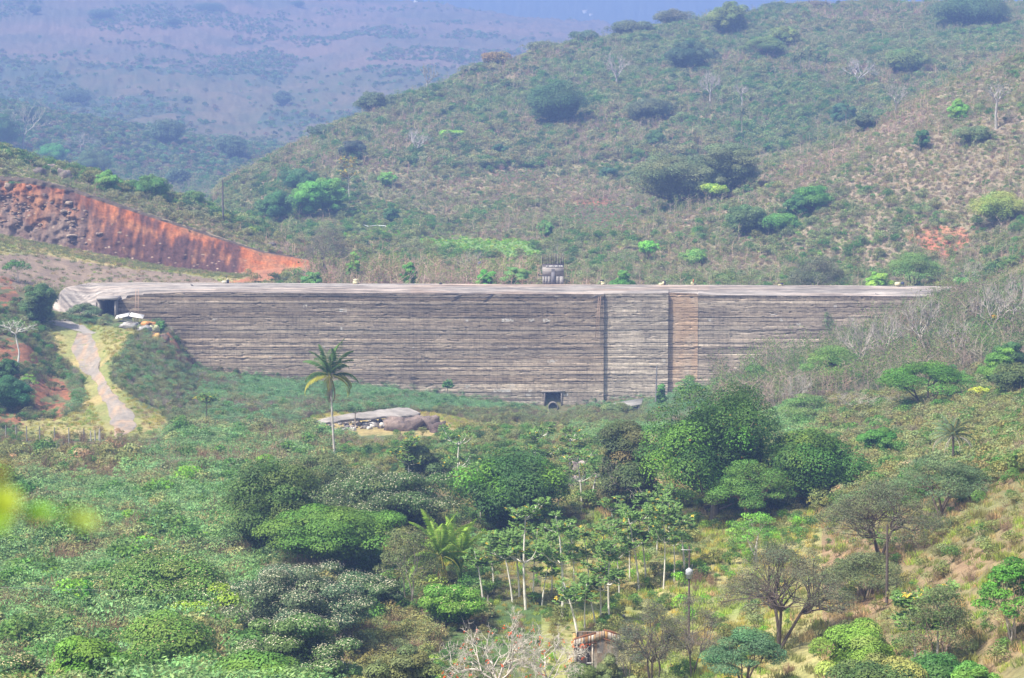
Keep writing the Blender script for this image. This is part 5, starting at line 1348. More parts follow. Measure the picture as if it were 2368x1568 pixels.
T('round', 305, 772, 30, 560., 'young papaya-like tree on the knoll below the shelter', name='young_tree', col=(.1, .17, .06), leaf=.35, cb=.35)
T('round', 385, 835, 70, 545., 'round mimosa bush on the slope of the knoll', name='bush', cat='bush', col=(.11, .2, .09), leaf=.25)
T('round', 440, 1115, 90, 340., 'bright vine covered bush left of the dark dense tree', name='vine_bush', cat='bush', col=(.13, .3, .05), leaf=.28)
T('round', 345, 1120, 110, 335., 'bright vine covered bush in the middle of the feathery scrub', name='vine_bush', cat='bush', col=(.12, .28, .05), leaf=.28)
T('round', 190, 1340, 32, 232., 'small vivid green shrub near the cable at lower left', name='bush', cat='bush', col=(.1, .27, .03), leaf=.22)
# hills behind the dam
G_H = 'scattered trees on the hillside behind the dam'
def H_(*a, **k):
    if a[0] == 'round': k.setdefault('rr', (.08, .21)); k.setdefault('k', int(26 + a[3] / 5)); k.setdefault('dens', 1.1)
    T(*a, group=G_H, **k)
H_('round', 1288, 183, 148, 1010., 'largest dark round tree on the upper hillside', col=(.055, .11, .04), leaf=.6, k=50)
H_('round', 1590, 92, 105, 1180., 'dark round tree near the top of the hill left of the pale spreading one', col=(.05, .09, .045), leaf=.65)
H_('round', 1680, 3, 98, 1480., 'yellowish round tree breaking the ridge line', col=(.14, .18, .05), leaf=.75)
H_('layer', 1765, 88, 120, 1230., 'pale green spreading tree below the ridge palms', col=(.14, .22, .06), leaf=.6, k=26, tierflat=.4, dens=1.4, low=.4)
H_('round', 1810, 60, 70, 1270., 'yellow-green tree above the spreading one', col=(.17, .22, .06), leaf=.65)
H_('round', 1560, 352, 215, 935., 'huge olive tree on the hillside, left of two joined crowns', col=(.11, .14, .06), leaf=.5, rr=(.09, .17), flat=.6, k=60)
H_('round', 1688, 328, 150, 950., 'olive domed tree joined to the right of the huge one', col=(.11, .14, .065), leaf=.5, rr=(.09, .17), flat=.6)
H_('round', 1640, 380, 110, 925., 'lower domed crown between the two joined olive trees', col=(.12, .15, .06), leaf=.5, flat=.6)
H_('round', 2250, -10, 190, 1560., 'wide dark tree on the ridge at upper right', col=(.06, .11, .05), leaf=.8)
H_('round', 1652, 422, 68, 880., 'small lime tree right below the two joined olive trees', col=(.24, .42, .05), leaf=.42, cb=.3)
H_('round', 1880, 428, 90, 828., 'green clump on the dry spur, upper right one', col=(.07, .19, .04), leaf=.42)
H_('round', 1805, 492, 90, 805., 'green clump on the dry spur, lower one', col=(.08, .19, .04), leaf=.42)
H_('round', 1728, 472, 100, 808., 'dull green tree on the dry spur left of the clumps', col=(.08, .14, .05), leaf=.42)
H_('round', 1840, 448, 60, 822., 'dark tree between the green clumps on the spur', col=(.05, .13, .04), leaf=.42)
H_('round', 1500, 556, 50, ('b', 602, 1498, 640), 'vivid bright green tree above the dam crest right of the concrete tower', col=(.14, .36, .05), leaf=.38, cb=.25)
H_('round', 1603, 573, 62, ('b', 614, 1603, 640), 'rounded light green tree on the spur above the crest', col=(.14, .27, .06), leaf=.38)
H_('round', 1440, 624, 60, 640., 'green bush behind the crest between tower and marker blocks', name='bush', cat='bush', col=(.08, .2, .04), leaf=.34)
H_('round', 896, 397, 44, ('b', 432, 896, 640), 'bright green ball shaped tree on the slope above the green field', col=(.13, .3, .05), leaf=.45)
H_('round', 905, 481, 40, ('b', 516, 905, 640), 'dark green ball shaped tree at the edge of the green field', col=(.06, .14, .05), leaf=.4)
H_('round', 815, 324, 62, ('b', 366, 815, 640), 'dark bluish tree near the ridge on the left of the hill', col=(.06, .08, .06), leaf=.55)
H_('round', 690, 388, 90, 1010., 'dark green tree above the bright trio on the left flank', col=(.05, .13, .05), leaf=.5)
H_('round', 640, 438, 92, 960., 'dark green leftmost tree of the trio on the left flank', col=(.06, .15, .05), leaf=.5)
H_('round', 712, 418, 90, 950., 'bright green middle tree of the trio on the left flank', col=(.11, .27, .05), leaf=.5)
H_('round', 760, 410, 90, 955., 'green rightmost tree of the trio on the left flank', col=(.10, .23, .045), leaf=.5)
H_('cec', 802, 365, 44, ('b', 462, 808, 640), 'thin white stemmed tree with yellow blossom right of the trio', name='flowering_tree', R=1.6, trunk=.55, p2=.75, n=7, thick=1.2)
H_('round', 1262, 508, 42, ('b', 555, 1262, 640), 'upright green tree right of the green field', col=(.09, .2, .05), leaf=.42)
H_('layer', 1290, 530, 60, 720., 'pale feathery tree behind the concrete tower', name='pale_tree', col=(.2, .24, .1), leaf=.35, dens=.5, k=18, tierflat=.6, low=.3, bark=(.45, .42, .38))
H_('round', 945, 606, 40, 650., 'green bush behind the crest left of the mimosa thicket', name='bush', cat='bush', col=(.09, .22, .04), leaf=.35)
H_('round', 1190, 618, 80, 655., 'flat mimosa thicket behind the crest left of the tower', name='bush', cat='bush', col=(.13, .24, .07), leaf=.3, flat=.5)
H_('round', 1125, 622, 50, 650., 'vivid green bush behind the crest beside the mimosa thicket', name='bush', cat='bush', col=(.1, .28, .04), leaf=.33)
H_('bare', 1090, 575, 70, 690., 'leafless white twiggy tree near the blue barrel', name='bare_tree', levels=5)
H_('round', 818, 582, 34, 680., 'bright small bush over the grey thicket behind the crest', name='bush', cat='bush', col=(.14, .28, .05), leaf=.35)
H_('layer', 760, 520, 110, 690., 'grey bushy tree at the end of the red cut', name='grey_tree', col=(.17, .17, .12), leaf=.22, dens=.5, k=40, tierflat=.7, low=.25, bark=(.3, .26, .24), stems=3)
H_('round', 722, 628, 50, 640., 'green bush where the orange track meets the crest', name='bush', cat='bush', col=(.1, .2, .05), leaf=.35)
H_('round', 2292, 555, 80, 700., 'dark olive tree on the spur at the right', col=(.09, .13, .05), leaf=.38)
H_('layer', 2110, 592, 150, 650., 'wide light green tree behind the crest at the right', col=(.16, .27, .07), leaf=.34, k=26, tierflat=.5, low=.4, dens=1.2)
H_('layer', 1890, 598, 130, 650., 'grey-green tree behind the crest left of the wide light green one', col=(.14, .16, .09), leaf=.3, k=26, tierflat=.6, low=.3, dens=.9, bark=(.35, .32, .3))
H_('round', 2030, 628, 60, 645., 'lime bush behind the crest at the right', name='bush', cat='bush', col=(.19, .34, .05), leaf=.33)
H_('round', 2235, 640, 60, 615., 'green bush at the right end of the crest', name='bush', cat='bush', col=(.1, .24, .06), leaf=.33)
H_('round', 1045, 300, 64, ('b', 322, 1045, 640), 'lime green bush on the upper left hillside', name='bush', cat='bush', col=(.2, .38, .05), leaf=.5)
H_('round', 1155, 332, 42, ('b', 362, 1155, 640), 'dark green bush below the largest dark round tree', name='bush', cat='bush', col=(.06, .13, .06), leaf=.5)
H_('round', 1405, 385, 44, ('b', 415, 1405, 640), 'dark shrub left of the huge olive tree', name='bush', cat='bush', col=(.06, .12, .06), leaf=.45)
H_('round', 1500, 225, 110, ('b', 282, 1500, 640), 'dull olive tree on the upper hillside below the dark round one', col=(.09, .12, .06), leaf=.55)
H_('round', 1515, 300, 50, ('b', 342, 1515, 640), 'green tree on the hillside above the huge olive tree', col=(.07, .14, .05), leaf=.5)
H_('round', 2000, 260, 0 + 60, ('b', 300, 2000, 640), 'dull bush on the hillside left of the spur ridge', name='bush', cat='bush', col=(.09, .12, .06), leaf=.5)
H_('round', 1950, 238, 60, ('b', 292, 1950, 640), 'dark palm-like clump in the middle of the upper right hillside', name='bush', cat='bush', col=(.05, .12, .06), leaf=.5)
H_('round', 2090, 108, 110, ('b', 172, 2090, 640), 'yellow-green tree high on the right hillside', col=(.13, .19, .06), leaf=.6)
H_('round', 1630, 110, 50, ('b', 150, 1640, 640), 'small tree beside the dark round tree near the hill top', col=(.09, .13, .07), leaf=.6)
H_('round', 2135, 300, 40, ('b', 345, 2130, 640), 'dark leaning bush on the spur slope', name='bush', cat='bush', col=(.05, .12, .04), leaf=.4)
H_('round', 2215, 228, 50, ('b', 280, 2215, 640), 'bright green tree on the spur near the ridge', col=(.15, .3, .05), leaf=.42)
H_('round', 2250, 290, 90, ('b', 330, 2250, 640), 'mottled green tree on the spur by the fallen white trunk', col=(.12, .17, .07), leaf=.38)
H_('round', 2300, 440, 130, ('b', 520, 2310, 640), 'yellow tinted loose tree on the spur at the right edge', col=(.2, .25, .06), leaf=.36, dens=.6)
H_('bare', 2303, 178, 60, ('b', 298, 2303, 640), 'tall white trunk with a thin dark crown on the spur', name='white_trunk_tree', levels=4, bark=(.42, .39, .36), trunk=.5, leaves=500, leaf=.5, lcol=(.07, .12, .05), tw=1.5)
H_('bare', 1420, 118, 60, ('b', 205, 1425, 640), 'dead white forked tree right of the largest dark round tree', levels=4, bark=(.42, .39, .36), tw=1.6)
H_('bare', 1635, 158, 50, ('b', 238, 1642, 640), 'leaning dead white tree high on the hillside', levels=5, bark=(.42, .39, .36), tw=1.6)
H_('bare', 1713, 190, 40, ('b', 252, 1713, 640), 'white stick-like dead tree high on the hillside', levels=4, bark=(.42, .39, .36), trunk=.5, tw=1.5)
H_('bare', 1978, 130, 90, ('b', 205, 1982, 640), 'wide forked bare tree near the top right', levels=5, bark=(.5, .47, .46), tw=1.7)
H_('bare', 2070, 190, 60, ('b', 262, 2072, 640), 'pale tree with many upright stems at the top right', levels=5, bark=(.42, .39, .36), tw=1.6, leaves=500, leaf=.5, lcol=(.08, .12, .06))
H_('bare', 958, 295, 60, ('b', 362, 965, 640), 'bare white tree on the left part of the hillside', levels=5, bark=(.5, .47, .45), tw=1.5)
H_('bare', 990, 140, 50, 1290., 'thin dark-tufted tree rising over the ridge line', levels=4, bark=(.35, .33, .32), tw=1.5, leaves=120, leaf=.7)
for i, (x, tp, w_, Y_, c_, l_) in enumerate([
    (865, 210, 90, 1225, (.08, .12, .06), 'blue-green tree on the left end of the hill ridge'),
    (745, 285, 70, 1180, (.08, .12, .07), 'tree low on the ridge above the bare tree'),
    (1090, 150, 60, 1340, (.12, .15, .08), 'tree on the ridge left of the ochre one'),
    (1150, 118, 70, 1370, (.22, .17, .07), 'ochre tinted tree on the ridge'),
    (1250, 95, 80, 1400, (.12, .15, .07), 'olive tree on the ridge above the largest dark round tree'),
    (1350, 68, 70, 1430, (.08, .13, .07), 'rounded green tree on the ridge right of the olive one'),
    (1450, 45, 110, 1470, (.10, .13, .07), 'wide dull tree on the middle of the ridge'),
    (1550, 20, 90, 1500, (.11, .13, .08), 'greyish tree on the ridge left of the yellowish round tree'),
    (1790, 5, 110, 1560, (.10, .14, .08), 'spreading grey-green tree on the ridge right of the yellowish one'),
    (1880, 0, 80, 1580, (.15, .13, .09), 'brownish tree on the ridge at the upper right'),
    (1990, 10, 80, 1590, (.07, .13, .08), 'blue-green tree on the ridge left of the palms'),
    (2095, 18, 60, 1560, (.05, .13, .07), 'compact dark green tree just below the ridge palms'),
    (2330, 35, 90, 1560, (.08, .13, .08), 'rounded tree on the ridge at the right corner')]):
    H_('round', x, tp, w_, float(Y_), l_, col=c_, leaf=.75, dens=.8)
# left hill above the red cut
H_('bare', 55, 228, 120, 800., 'tall sparse light green tree on the left hill', name='sparse_tree', levels=5, leaves=2200, leaf=.42, lcol=(.13, .22, .07), bark=(.42, .4, .33), tw=1.2)
H_('round', 12, 252, 90, 805., 'dark green tree at the left edge above the red cut', col=(.06, .15, .04), leaf=.45)
H_('bare', 185, 302, 70, ('b', 352, 188, 640), 'white leafless tree standing on the left hill top', levels=5, bark=(.42, .39, .36), tw=1.2)
H_('round', 125, 330, 70, 812., 'vivid green small tree left of the white leafless tree', col=(.08, .25, .05), leaf=.42)
H_('round', 215, 345, 90, 815., 'dark olive tree right of the white leafless tree', col=(.08, .13, .05), leaf=.42)
H_('round', 352, 402, 95, 800., 'rounded glossy tree on the crest line of the left hill', col=(.07, .16, .04), leaf=.42)
H_('round', 250, 392, 60, 790., 'light green tree on the left hill beside the glossy one', col=(.11, .23, .05), leaf=.42)
H_('round', 440, 440, 70, 805., 'green tree at the lower end of the left hill', col=(.09, .17, .05), leaf=.42)
H_('round', 570, 498, 60, 800., 'olive tree beside the slim pole on the left hill', col=(.12, .17, .06), leaf=.4)
H_('layer', 40, 430, 40, 731., 'sapling growing on the rocky part of the red cut', name='young_tree', col=(.08, .2, .06), leaf=.35, k=8, tierflat=.5, stems=1, bark=(.5, .46, .4))
# trees on the far slopes
G_F = 'single trees on the hazy far slopes'
for i, (x, tp, w_, Y_, l_) in enumerate([
    (385, 272, 90, 1880, 'rounded tree dominating the blue wooded slope'), (410, 385, 60, 1560, 'pale green tree low in the hazy gap'),
    (540, 310, 80, 1900, 'light green tree on the right of the blue wooded slope'), (175, 205, 80, 2650, 'dark blob tree on the far pale field at left'),
    (60, 240, 60, 1960, 'tree at the left on the top of the blue wooded slope'), (433, 222, 26, 2750, 'lone small tree on the far pale field'),
    (655, 208, 50, 2800, 'tree standing right of the far pale field'), (235, 20, 70, 3700, 'dark tree high on the far hill'),
    (80, 8, 32, 3800, 'small round tree at the top left corner'), (400, 40, 44, 3650, 'tree in the middle of the far brown hill'),
    (480, 5, 90, 3900, 'wide tree group crown at the top edge'), (690, 0, 32, 4000, 'small tree at the top edge left of the white house')]):
    T('round', x, tp, w_, float(Y_), l_, group=G_F, col=(.08, .13, .07), leaf=1.1, dens=.7)

T('layer', 1448, 1452, 120, ('b', 1596), 'grey thorn scrub half hiding the right wall of the ruined house', name='thorn_bush', cat='bush', col=(.15, .16, .11), leaf=.11, dens=.5, k=26, tierflat=.6, low=.2, bark=(.2, .17, .15), stems=3, base_w=.06)
T('round', 1350, 1535, 90, ('b', 1600), 'low green bush at the foot of the ruined house', name='bush', cat='bush', col=(.14, .2, .06), leaf=.15, cb=0)

T('round', 1425, 930, 75, 525., 'low olive bush covering the left part of the hut roof', name='bush', cat='bush', col=(.15, .2, .07), leaf=.25)

for (bx, by, top, wp, ln, lab) in [(1142, 1372, 1250, 50, .6, 'thin cecropia between the two leaning ones beside the coconut palms'), (1234, 1395, 1215, 60, -.4, 'slim cecropia just right of the tallest cecropia'),
    (1252, 1400, 1290, 50, -.9, 'short cecropia leaning right beside the tallest one'), (1275, 1380, 1230, 60, .3, 'slim cecropia between the tallest one and the brown streaked one'), (1325, 1385, 1235, 60, .2, 'slim cecropia right of the brown streaked one'),
    (1362, 1375, 1225, 60, .7, 'slim cecropia uphill of the ruined house, left one'), (1398, 1370, 1215, 65, .3, 'slim cecropia uphill of the ruined house, right one'), (1432, 1375, 1225, 60, .8, 'slim cecropia in the open grass left of the leaning two'),
    (1455, 1345, 1175, 60, .5, 'slender cecropia high in the grass left of the leaning two'), (1558, 1345, 1195, 55, .3, 'slender cecropia between the upright one and the transformer pole'), (1500, 1255, 1130, 55, .4, 'small cecropia at the upper edge of the grass'),
    (1545, 1265, 1120, 60, .3, 'small cecropia under the great mango'), (1420, 1300, 1160, 60, .5, 'small cecropia at the top of the open grass, left side')]:
    T('cec', bx, top, wp, ('b', by, bx), lab, group=G_C, lean=ln, thick=.62, trunk=.62, arms=4, tiers=2, R=.62, p2=.03, n=7)
T('round', 1408, 1512, 70, ('b', 1600), 'olive bush in front of the right wall of the ruined house', name='bush', cat='bush', col=(.15, .18, .07), leaf=.14, cb=0)
# ------------------------------------------------------------------ palms
def coconut(vx, base_vy, crown_vy, R, label, seed, bendx, Y=None, dead=4, yell=.25, group=None, skirt=True, cols=((.10, .19, .035), (.20, .31, .04)), tw=.19, top_first=True):
    rs = np.random.RandomState(seed)
    p = at_depth(vx, Y) if Y else pick(vx, base_vy)
    H = float(ut(vx, crown_vy)[1]) * p.y - p.z
    t = empty('coconut_palm', p); tag(t, label, 'palm', group)
    tr = PM(); s = np.linspace(0, 1, 14); hx = bendx * (s ** .7)
    pts = np.stack([hx, 0 * s, -0.5 + (H + .5) * s], -1)
    ptube(tr, pts, np.linspace(tw * 1.3, tw * .72, 14), 8, (.50, .47, .42))
    o = obj('trunk', tr.mesh('trunk', M_BARK), t)
    top = pts[-1]
    nf = 20
    for i in range(nf):
        q = i / (nf - 1); az = i * 2.39996 + rs.rand() * .3
        el = 1.5 - 1.15 * q if q < .6 else .55 - 1.6 * (q - .6); L = R * rs.uniform(.9, 1.15) * (1.12 if q < .3 else 1)
        c = (np.array(cols[0]) * (1 - (1 - q) * .6) + np.array(cols[1]) * (1 - q) * .6) * 1.35
        if q > .72 and rs.rand() < yell * 2: c = np.array((.34, .34, .05))
        pm = frond(L, az, el, .75 + 1.2 * q, c, rs, m=46, lw=.085, ll=R * .25, hang=.25 + .5 * q, rach=(.42, .40, .08) if q > .6 else (.25, .30, .06))
        f = obj('frond', pm.mesh('frond', M_LEAF), t, top)
    for i in range(dead):
        az = rs.rand() * 6.28
        pm = frond(R * .85, az, -0.9 - .5 * rs.rand(), .9, (.27, .17, .10), rs, m=26, lw=.05, ll=R * .16, hang=1.4, rach=(.33, .2, .1))
        f = obj('dead_frond', pm.mesh('dead_frond', M_LEAF), t, top); f['label'] = 'brown hanging dead frond'
    n = MB()
    for i in range(9):
        a = i * .7; r_ = .33
        n.lathe([(0.01, -.16), (.12, -.1), (.15, 0), (.11, .11), (.01, .15)], 7, (.45, .32, .04), Matrix.Translation((top[0] + r_ * math.cos(a), top[1] + r_ * math.sin(a), top[2] - .25 - .12 * (i % 3))))
    n.build('nuts', M_PLAIN, t, smooth=True)
    return t
coconut(773, 1055, 868, 6.1, 'tall lone coconut palm with long pale trunk in front of the dam', 5, -0.9, Y=388., dead=6, tw=.2, yell=.4, cols=((.05, .105, .03), (.09, .17, .035)))
coconut(1020, 1350, 1285, 5.2, 'nearer coconut palm of the pair, with brown dead fronds', 9, -0.3, Y=252., dead=6, cols=((.13, .23, .035), (.27, .42, .05)))
coconut(1062, 1345, 1290, 4.6, 'second coconut palm of the pair, with one long arching dead frond', 12, 0.1, Y=262., dead=3, cols=((.13, .23, .035), (.27, .42, .05)), tw=.14)
# grey-green palm with a skirt of dead fronds
rs = np.random.RandomState(77); p = at_depth(2210, 268.)
H = float(ut(2210, 1005)[1]) * p.y - p.z
t = empty('macaw_palm', p); tag(t, 'grey-green palm with a skirt of bleached drooping fronds on the right slope', 'palm')
tr = PM(); ptube(tr, np.array([[0, 0, -.5], [0.05, 0, H * .5], [0, 0, H]]), [.19, .17, .15], 8, (.17, .14, .12)); obj('trunk', tr.mesh('trunk', M_BARK), t)
for i in range(26):
    q = i / 25; pm = frond(3.3, i * 2.4, 1.45 - 1.5 * q, 1.1, (.15, .22, .12), rs, m=30, lw=.035, ll=.75, hang=.4)
    obj('frond', pm.mesh('frond', M_LEAF), t, (0, 0, H))
for i in range(11):
    pm = frond(3.5, i * .6 + rs.rand() * .4, .15 - .35 * rs.rand(), 1.6, (.48, .45, .38), rs, m=18, lw=.022, ll=.5, hang=1.2, rach=(.6, .57, .5))
    f = obj('dead_frond', pm.mesh('dead_frond', M_LEAF), t, (0, 0, H - .25)); f['label'] = 'bleached dead frond'
# ridge and hillside palms, far off: one crown mesh each
def farpalm_mesh(seed):
    rs = np.random.RandomState(seed); pm = PM()
    for i in range(16):
        q = i / 15; f = frond(4.2, i * 2.4, 1.4 - 1.7 * q, 1.1, (.09, .15, .07), rs, m=12, lw=.16, ll=1.2, hang=.5)
        pm.add(np.vstack(f.v), np.vstack(f.f), np.vstack(f.c))
    return pm.mesh('crown', M_LEAF)
FPM = farpalm_mesh(3)
for (x, tp, Y_, lab) in [(2062, 8, 1590, 'leftmost palm on the ridge line at the upper right'), (2148, 6, 1590, 'palm on the ridge, left of the close pair'), (2172, 10, 1592, 'palm on the ridge, right of the close pair'),
    (2206, 26, 1560, 'shorter palm just under the ridge palms'), (2318, 18, 1585, 'palm on the ridge near the right corner'), (1826, 128, 1240, 'leftmost palm of the hillside grove'), (1842, 120, 1243, 'second palm of the hillside grove, slightly taller'),
    (1862, 116, 1246, 'tallest palm in the middle of the hillside grove'), (1880, 124, 1243, 'fourth palm of the hillside grove'), (1897, 132, 1240, 'rightmost palm of the hillside grove'),
    (2006, 145, 1230, 'lone palm right of the hillside grove'), (2095, 140, 1225, 'palm below the yellow-green hillside tree'), (1710, 250, 1110, 'palm left of the white stick-like dead tree'), (1948, 250, 1080, 'palm rising from the dark clump on the hillside')]:
    p = at_depth(x, float(Y_)); top = float(ut(x, tp + 12)[1]) * p.y
    h = max(3.0, top - p.z)
    t = empty('palm', p); tag(t, lab, 'palm', 'palms on the ridge and upper hillside')
    m = MB(); m.tube([(0, 0, -1), (0.1, 0, h)], [.3, .2], 5, (.4, .35, .3)); m.build('trunk', M_BARK, t)
    obj('crown', FPM, t, (0, 0, h))
# ------------------------------------------------------------------ draped road and tracks
def drape(name, left, right, Ys, mat, colfn, n=10, lift=0.06):
    """strip between two picture polylines, laid on the land"""
    l = [pick(*p, ymin=Ys) for p in left]; r = [pick(*p, ymin=Ys) for p in right]
    m = len(l); V, C = [], []
    t = np.linspace(0, m - 1, m * 8)
    L = np.stack([np.interp(t, np.arange(m), [q[k] for q in l]) for k in range(2)], -1)
    R = np.stack([np.interp(t, np.arange(m), [q[k] for q in r]) for k in range(2)], -1)
    s = np.linspace(0, 1, n)[None, :, None]
    G = L[:, None] * (1 - s) + R[:, None] * s
    z = gz_vec(G[..., 0].ravel(), G[..., 1].ravel()).reshape(G.shape[:2]) + lift
    j = (vnoise(G[:, 0, 1] / 3, G[:, 0, 0] * 0, 7) - .5) * 1.0; G[:, 0, 0] += j; G[:, -1, 0] += (vnoise(G[:, -1, 1] / 3, G[:, 0, 0] * 0, 8) - .5) * 1.2
    V = np.concatenate([G, z[..., None]], -1); id_ = np.arange(V.shape[0] * n).reshape(-1, n)
    q = np.stack([id_[:-1, :-1], id_[:-1, 1:], id_[1:, 1:], id_[1:, :-1]], -1).reshape(-1, 4)
    o = obj(name, mesh_np(name, V.reshape(-1, 3), q, mat, colfn(V.reshape(-1, 3))), None); tag(o, kind='structure'); return o
def roadcol(V):
    a = fbm(V[:, 0] / 1.6, V[:, 1] / 6, 400, 3)[:, None]; b = fbm(V[:, 0] / 0.8, V[:, 1] / 2, 401, 3)[:, None]
    w_ = np.clip((a - .42) * 3, 0, 1); c = np.array((.26, .235, .21)) * (1 - w_) + np.array((.37, .27, .19)) * w_
    return c * (.75 + .5 * b)
drape('dirt_road', [(272, 1020), (262, 992), (250, 960), (238, 925), (224, 890), (198, 862), (172, 825), (166, 795), (176, 770)],
      [(282, 1020), (316, 990), (304, 955), (276, 925), (250, 890), (232, 862), (232, 830), (222, 795), (206, 770)], 440, M_CONC, roadcol, n=16)
drape('gravel_track', [(200, 775), (150, 757), (105, 747), (128, 741)], [(222, 770), (190, 752), (165, 744), (150, 738)], 440, M_CONC, lambda V: np.tile((.29, .27, .25), (len(V), 1)), n=6)
fp = [pick(x, y, ymin=440) for x, y in [(292, 1010), (268, 1025), (248, 1035)]]

# ------------------------------------------------------------------ rocks
def rock_mesh(w, d, h, seed, col=(.3, .26, .23), dark=(.10, .08, .075), n=14):
    rs = np.random.RandomState(seed); m = MB()
    th = np.linspace(0, 2 * np.pi, n + 1)[:-1]; ph = np.linspace(-1.2, 1.5, n // 2 + 1)
    T_, P2 = np.meshgrid(th, ph); D = np.stack([np.cos(T_) * np.cos(P2), np.sin(T_) * np.cos(P2), np.sin(P2)], -1)
    D = np.sign(D) * abs(D) ** .7
    r = 1 + (fbm(D[..., 0] * 2 + seed, D[..., 1] * 2 + D[..., 2] * 3, seed, 3) - .5) * 1.0 + (fbm(D[..., 0] * 6, D[..., 2] * 7 + D[..., 1] * 5, seed + 9, 2) - .5) * .35
    r[:, -1] = r[:, -1]
    V = D * r[..., None] * np.array([w / 2, d / 2, h / 2])
    id_ = np.arange(V.shape[0] * n).reshape(-1, n); q = np.stack([id_[:-1], np.roll(id_[:-1], -1, 1), np.roll(id_[1:], -1, 1), id_[1:]], -1).reshape(-1, 4)
    top = len(id_) - 1; V[top] = V[top].mean(0); V[0] = V[0].mean(0)
    g = fbm(V[..., 0] * 1.3 + seed, V[..., 2] * 1.8, seed + 3, 3)[..., None]
    C = np.array(col) * (.7 + .7 * g); C = np.where(g < .36, np.array(dark), C)
    return mesh_np('rock', V.reshape(-1, 3), q, M_ROCK, C.reshape(-1, 3))
def rock(vx, vy, wpx, hpx, seed, label, col=(.3, .26, .23), ymin=95, group=None, name='boulder', sink=.25, dz=0):
    p = pick(vx, vy, ymin=ymin); s = p.y / FP; w, h = wpx * s, hpx * s
    o = obj(name, rock_mesh(w, w * .8, h * 1.3, seed, col), None, (p.x, p.y, p.z + h * (.5 - sink) + dz)); o.rotation_euler = (0, 0, seed * 1.3)
    tag(o, label, 'rock', group); return o
G_R = 'dark outcrop boulders above the red cut'
for i, (x, y, w, h, l) in enumerate([(92, 402, 30, 16, 'leftmost dark outcrop boulder above the red cut'), (118, 398, 34, 20, 'dark boulder second from left above the red cut'), (138, 404, 26, 14, 'low boulder in the middle of the outcrop row'),
    (150, 412, 38, 22, 'largest dark boulder above the red cut'), (180, 410, 34, 18, 'flat topped boulder at the right of the outcrop row'), (205, 410, 26, 16, 'small dark boulder right of the outcrop row'), (195, 420, 30, 12, 'low slab under the right of the outcrop row')]):
    rock(x, y, w, h, 10 + i, l, (.24, .20, .18), 735, G_R)
rs = np.random.RandomState(5)
cr_ = ['pale', 'yellowish', 'grey', 'rusty', 'brown', 'whitish']
sz = ['large', 'rounded', 'flat', 'small', 'angular', 'split', 'low']
spots = [(20, 430, 30, 17), (66, 432, 18, 9), (160, 470, 22, 10), (100, 452, 20, 11), (165, 545, 36, 7), (228, 540, 28, 7), (148, 488, 20, 9)]
labs = ['largest pale rock at the far left of the red cut', 'pale rock under the lip of the red cut', 'flat pale rock high in the red cut', 'brown rock on the rocky shoulder of the red cut', 'long low ledge of rock at the foot of the red cut, left one', 'long low ledge of rock at the foot of the red cut, right one', 'rock between the shoulder and the flat pale rock of the red cut']
for i, (x, y, w, h) in enumerate(spots): rock(x, y, w * .8, h * .7, 40 + i, labs[i], [(.32, .25, .2), (.25, .17, .14)][i % 2], 700, 'large rocks sticking out of the red cut', sink=.6)
def rocks_stuff(name, items, label):
    V, F, C, n = [], [], [], 0
    for (p, w, h, col, sd) in items:
        me = rock_mesh(w, w * .8, h, sd, col, n=10); k = len(me.vertices); v = np.empty(k * 3, np.float32); me.vertices.foreach_get('co', v); v = v.reshape(-1, 3)
        f = np.empty(len(me.loops), np.int32); me.loops.foreach_get('vertex_index', f); c = np.empty(k * 4, np.float32); me.color_attributes['Col'].data.foreach_get('color', c)
        a = sd * 1.7; v = np.stack([v[:, 0] * math.cos(a) - v[:, 1] * math.sin(a), v[:, 0] * math.sin(a) + v[:, 1] * math.cos(a), v[:, 2]], -1)
        V.append(v + np.array(p)); F.append(f.reshape(-1, 4) + n); C.append(c.reshape(-1, 4)[:, :3]); n += k
    o = obj(name, mesh_np(name, np.vstack(V), np.vstack(F), M_ROCK, np.vstack(C))); tag(o, label, 'rubble', kind='stuff')
it = []
for i in range(170):
    x = rs.uniform(-10, 200) ; y = rs.uniform(425, 500) + x * .22 + rs.uniform(0, 26)
    p = pick(x, y, ymin=700); w = rs.uniform(4, 12) * p.y / FP; c = [(.30, .23, .18), (.28, .18, .11), (.17, .11, .09), (.24, .18, .15)][rs.randint(4)]
    it.append(((p.x, p.y + .2, p.z), w, w * .45, c, 300 + i))
rocks_stuff('rubble', it, 'loose rubble scattered over the rocky left part of the red cut')
rock(628, 572, 22, 12, 71, 'dark boulder beside the end of the red cut', (.16, .14, .13), 735)
rock(636, 578, 16, 9, 72, 'smaller dark rock touching the boulder at the end of the red cut', (.2, .18, .17), 735)
# broken concrete road on its rubble bank
def poly_slab(name, pts, Y0, thick, mat, col, label, cat, ymin=440, level=None):
    P_ = [pick(x, y, ymin=ymin) for x, y in pts]
    z = [p.z for p in P_] if level is None else [level] * len(P_)
    m = MB(); n = len(P_); top = [(p.x, p.y, zz) for p, zz in zip(P_, z)]; bot = [(p.x, p.y, zz - thick) for p, zz in zip(P_, z)]
    me = bpy.data.meshes.new(name); F = [tuple(range(n))[::-1] if False else tuple(range(n))] + [(i, i + n, (i + 1) % n + n, (i + 1) % n) for i in range(n)] + [tuple(range(2 * n - 1, n - 1, -1))]
    me.from_pydata(top + bot, [], F); me.materials.append(mat)
    a = me.color_attributes.new('Col', 'FLOAT_COLOR', 'POINT'); a.data.foreach_set('color', np.tile((*col, 1), 2 * n).astype(np.float32))
    o = obj(name, me); tag(o, label, cat); return o
def lev(vx, vy, Y): return P(vx, vy, Y)
m = MB()
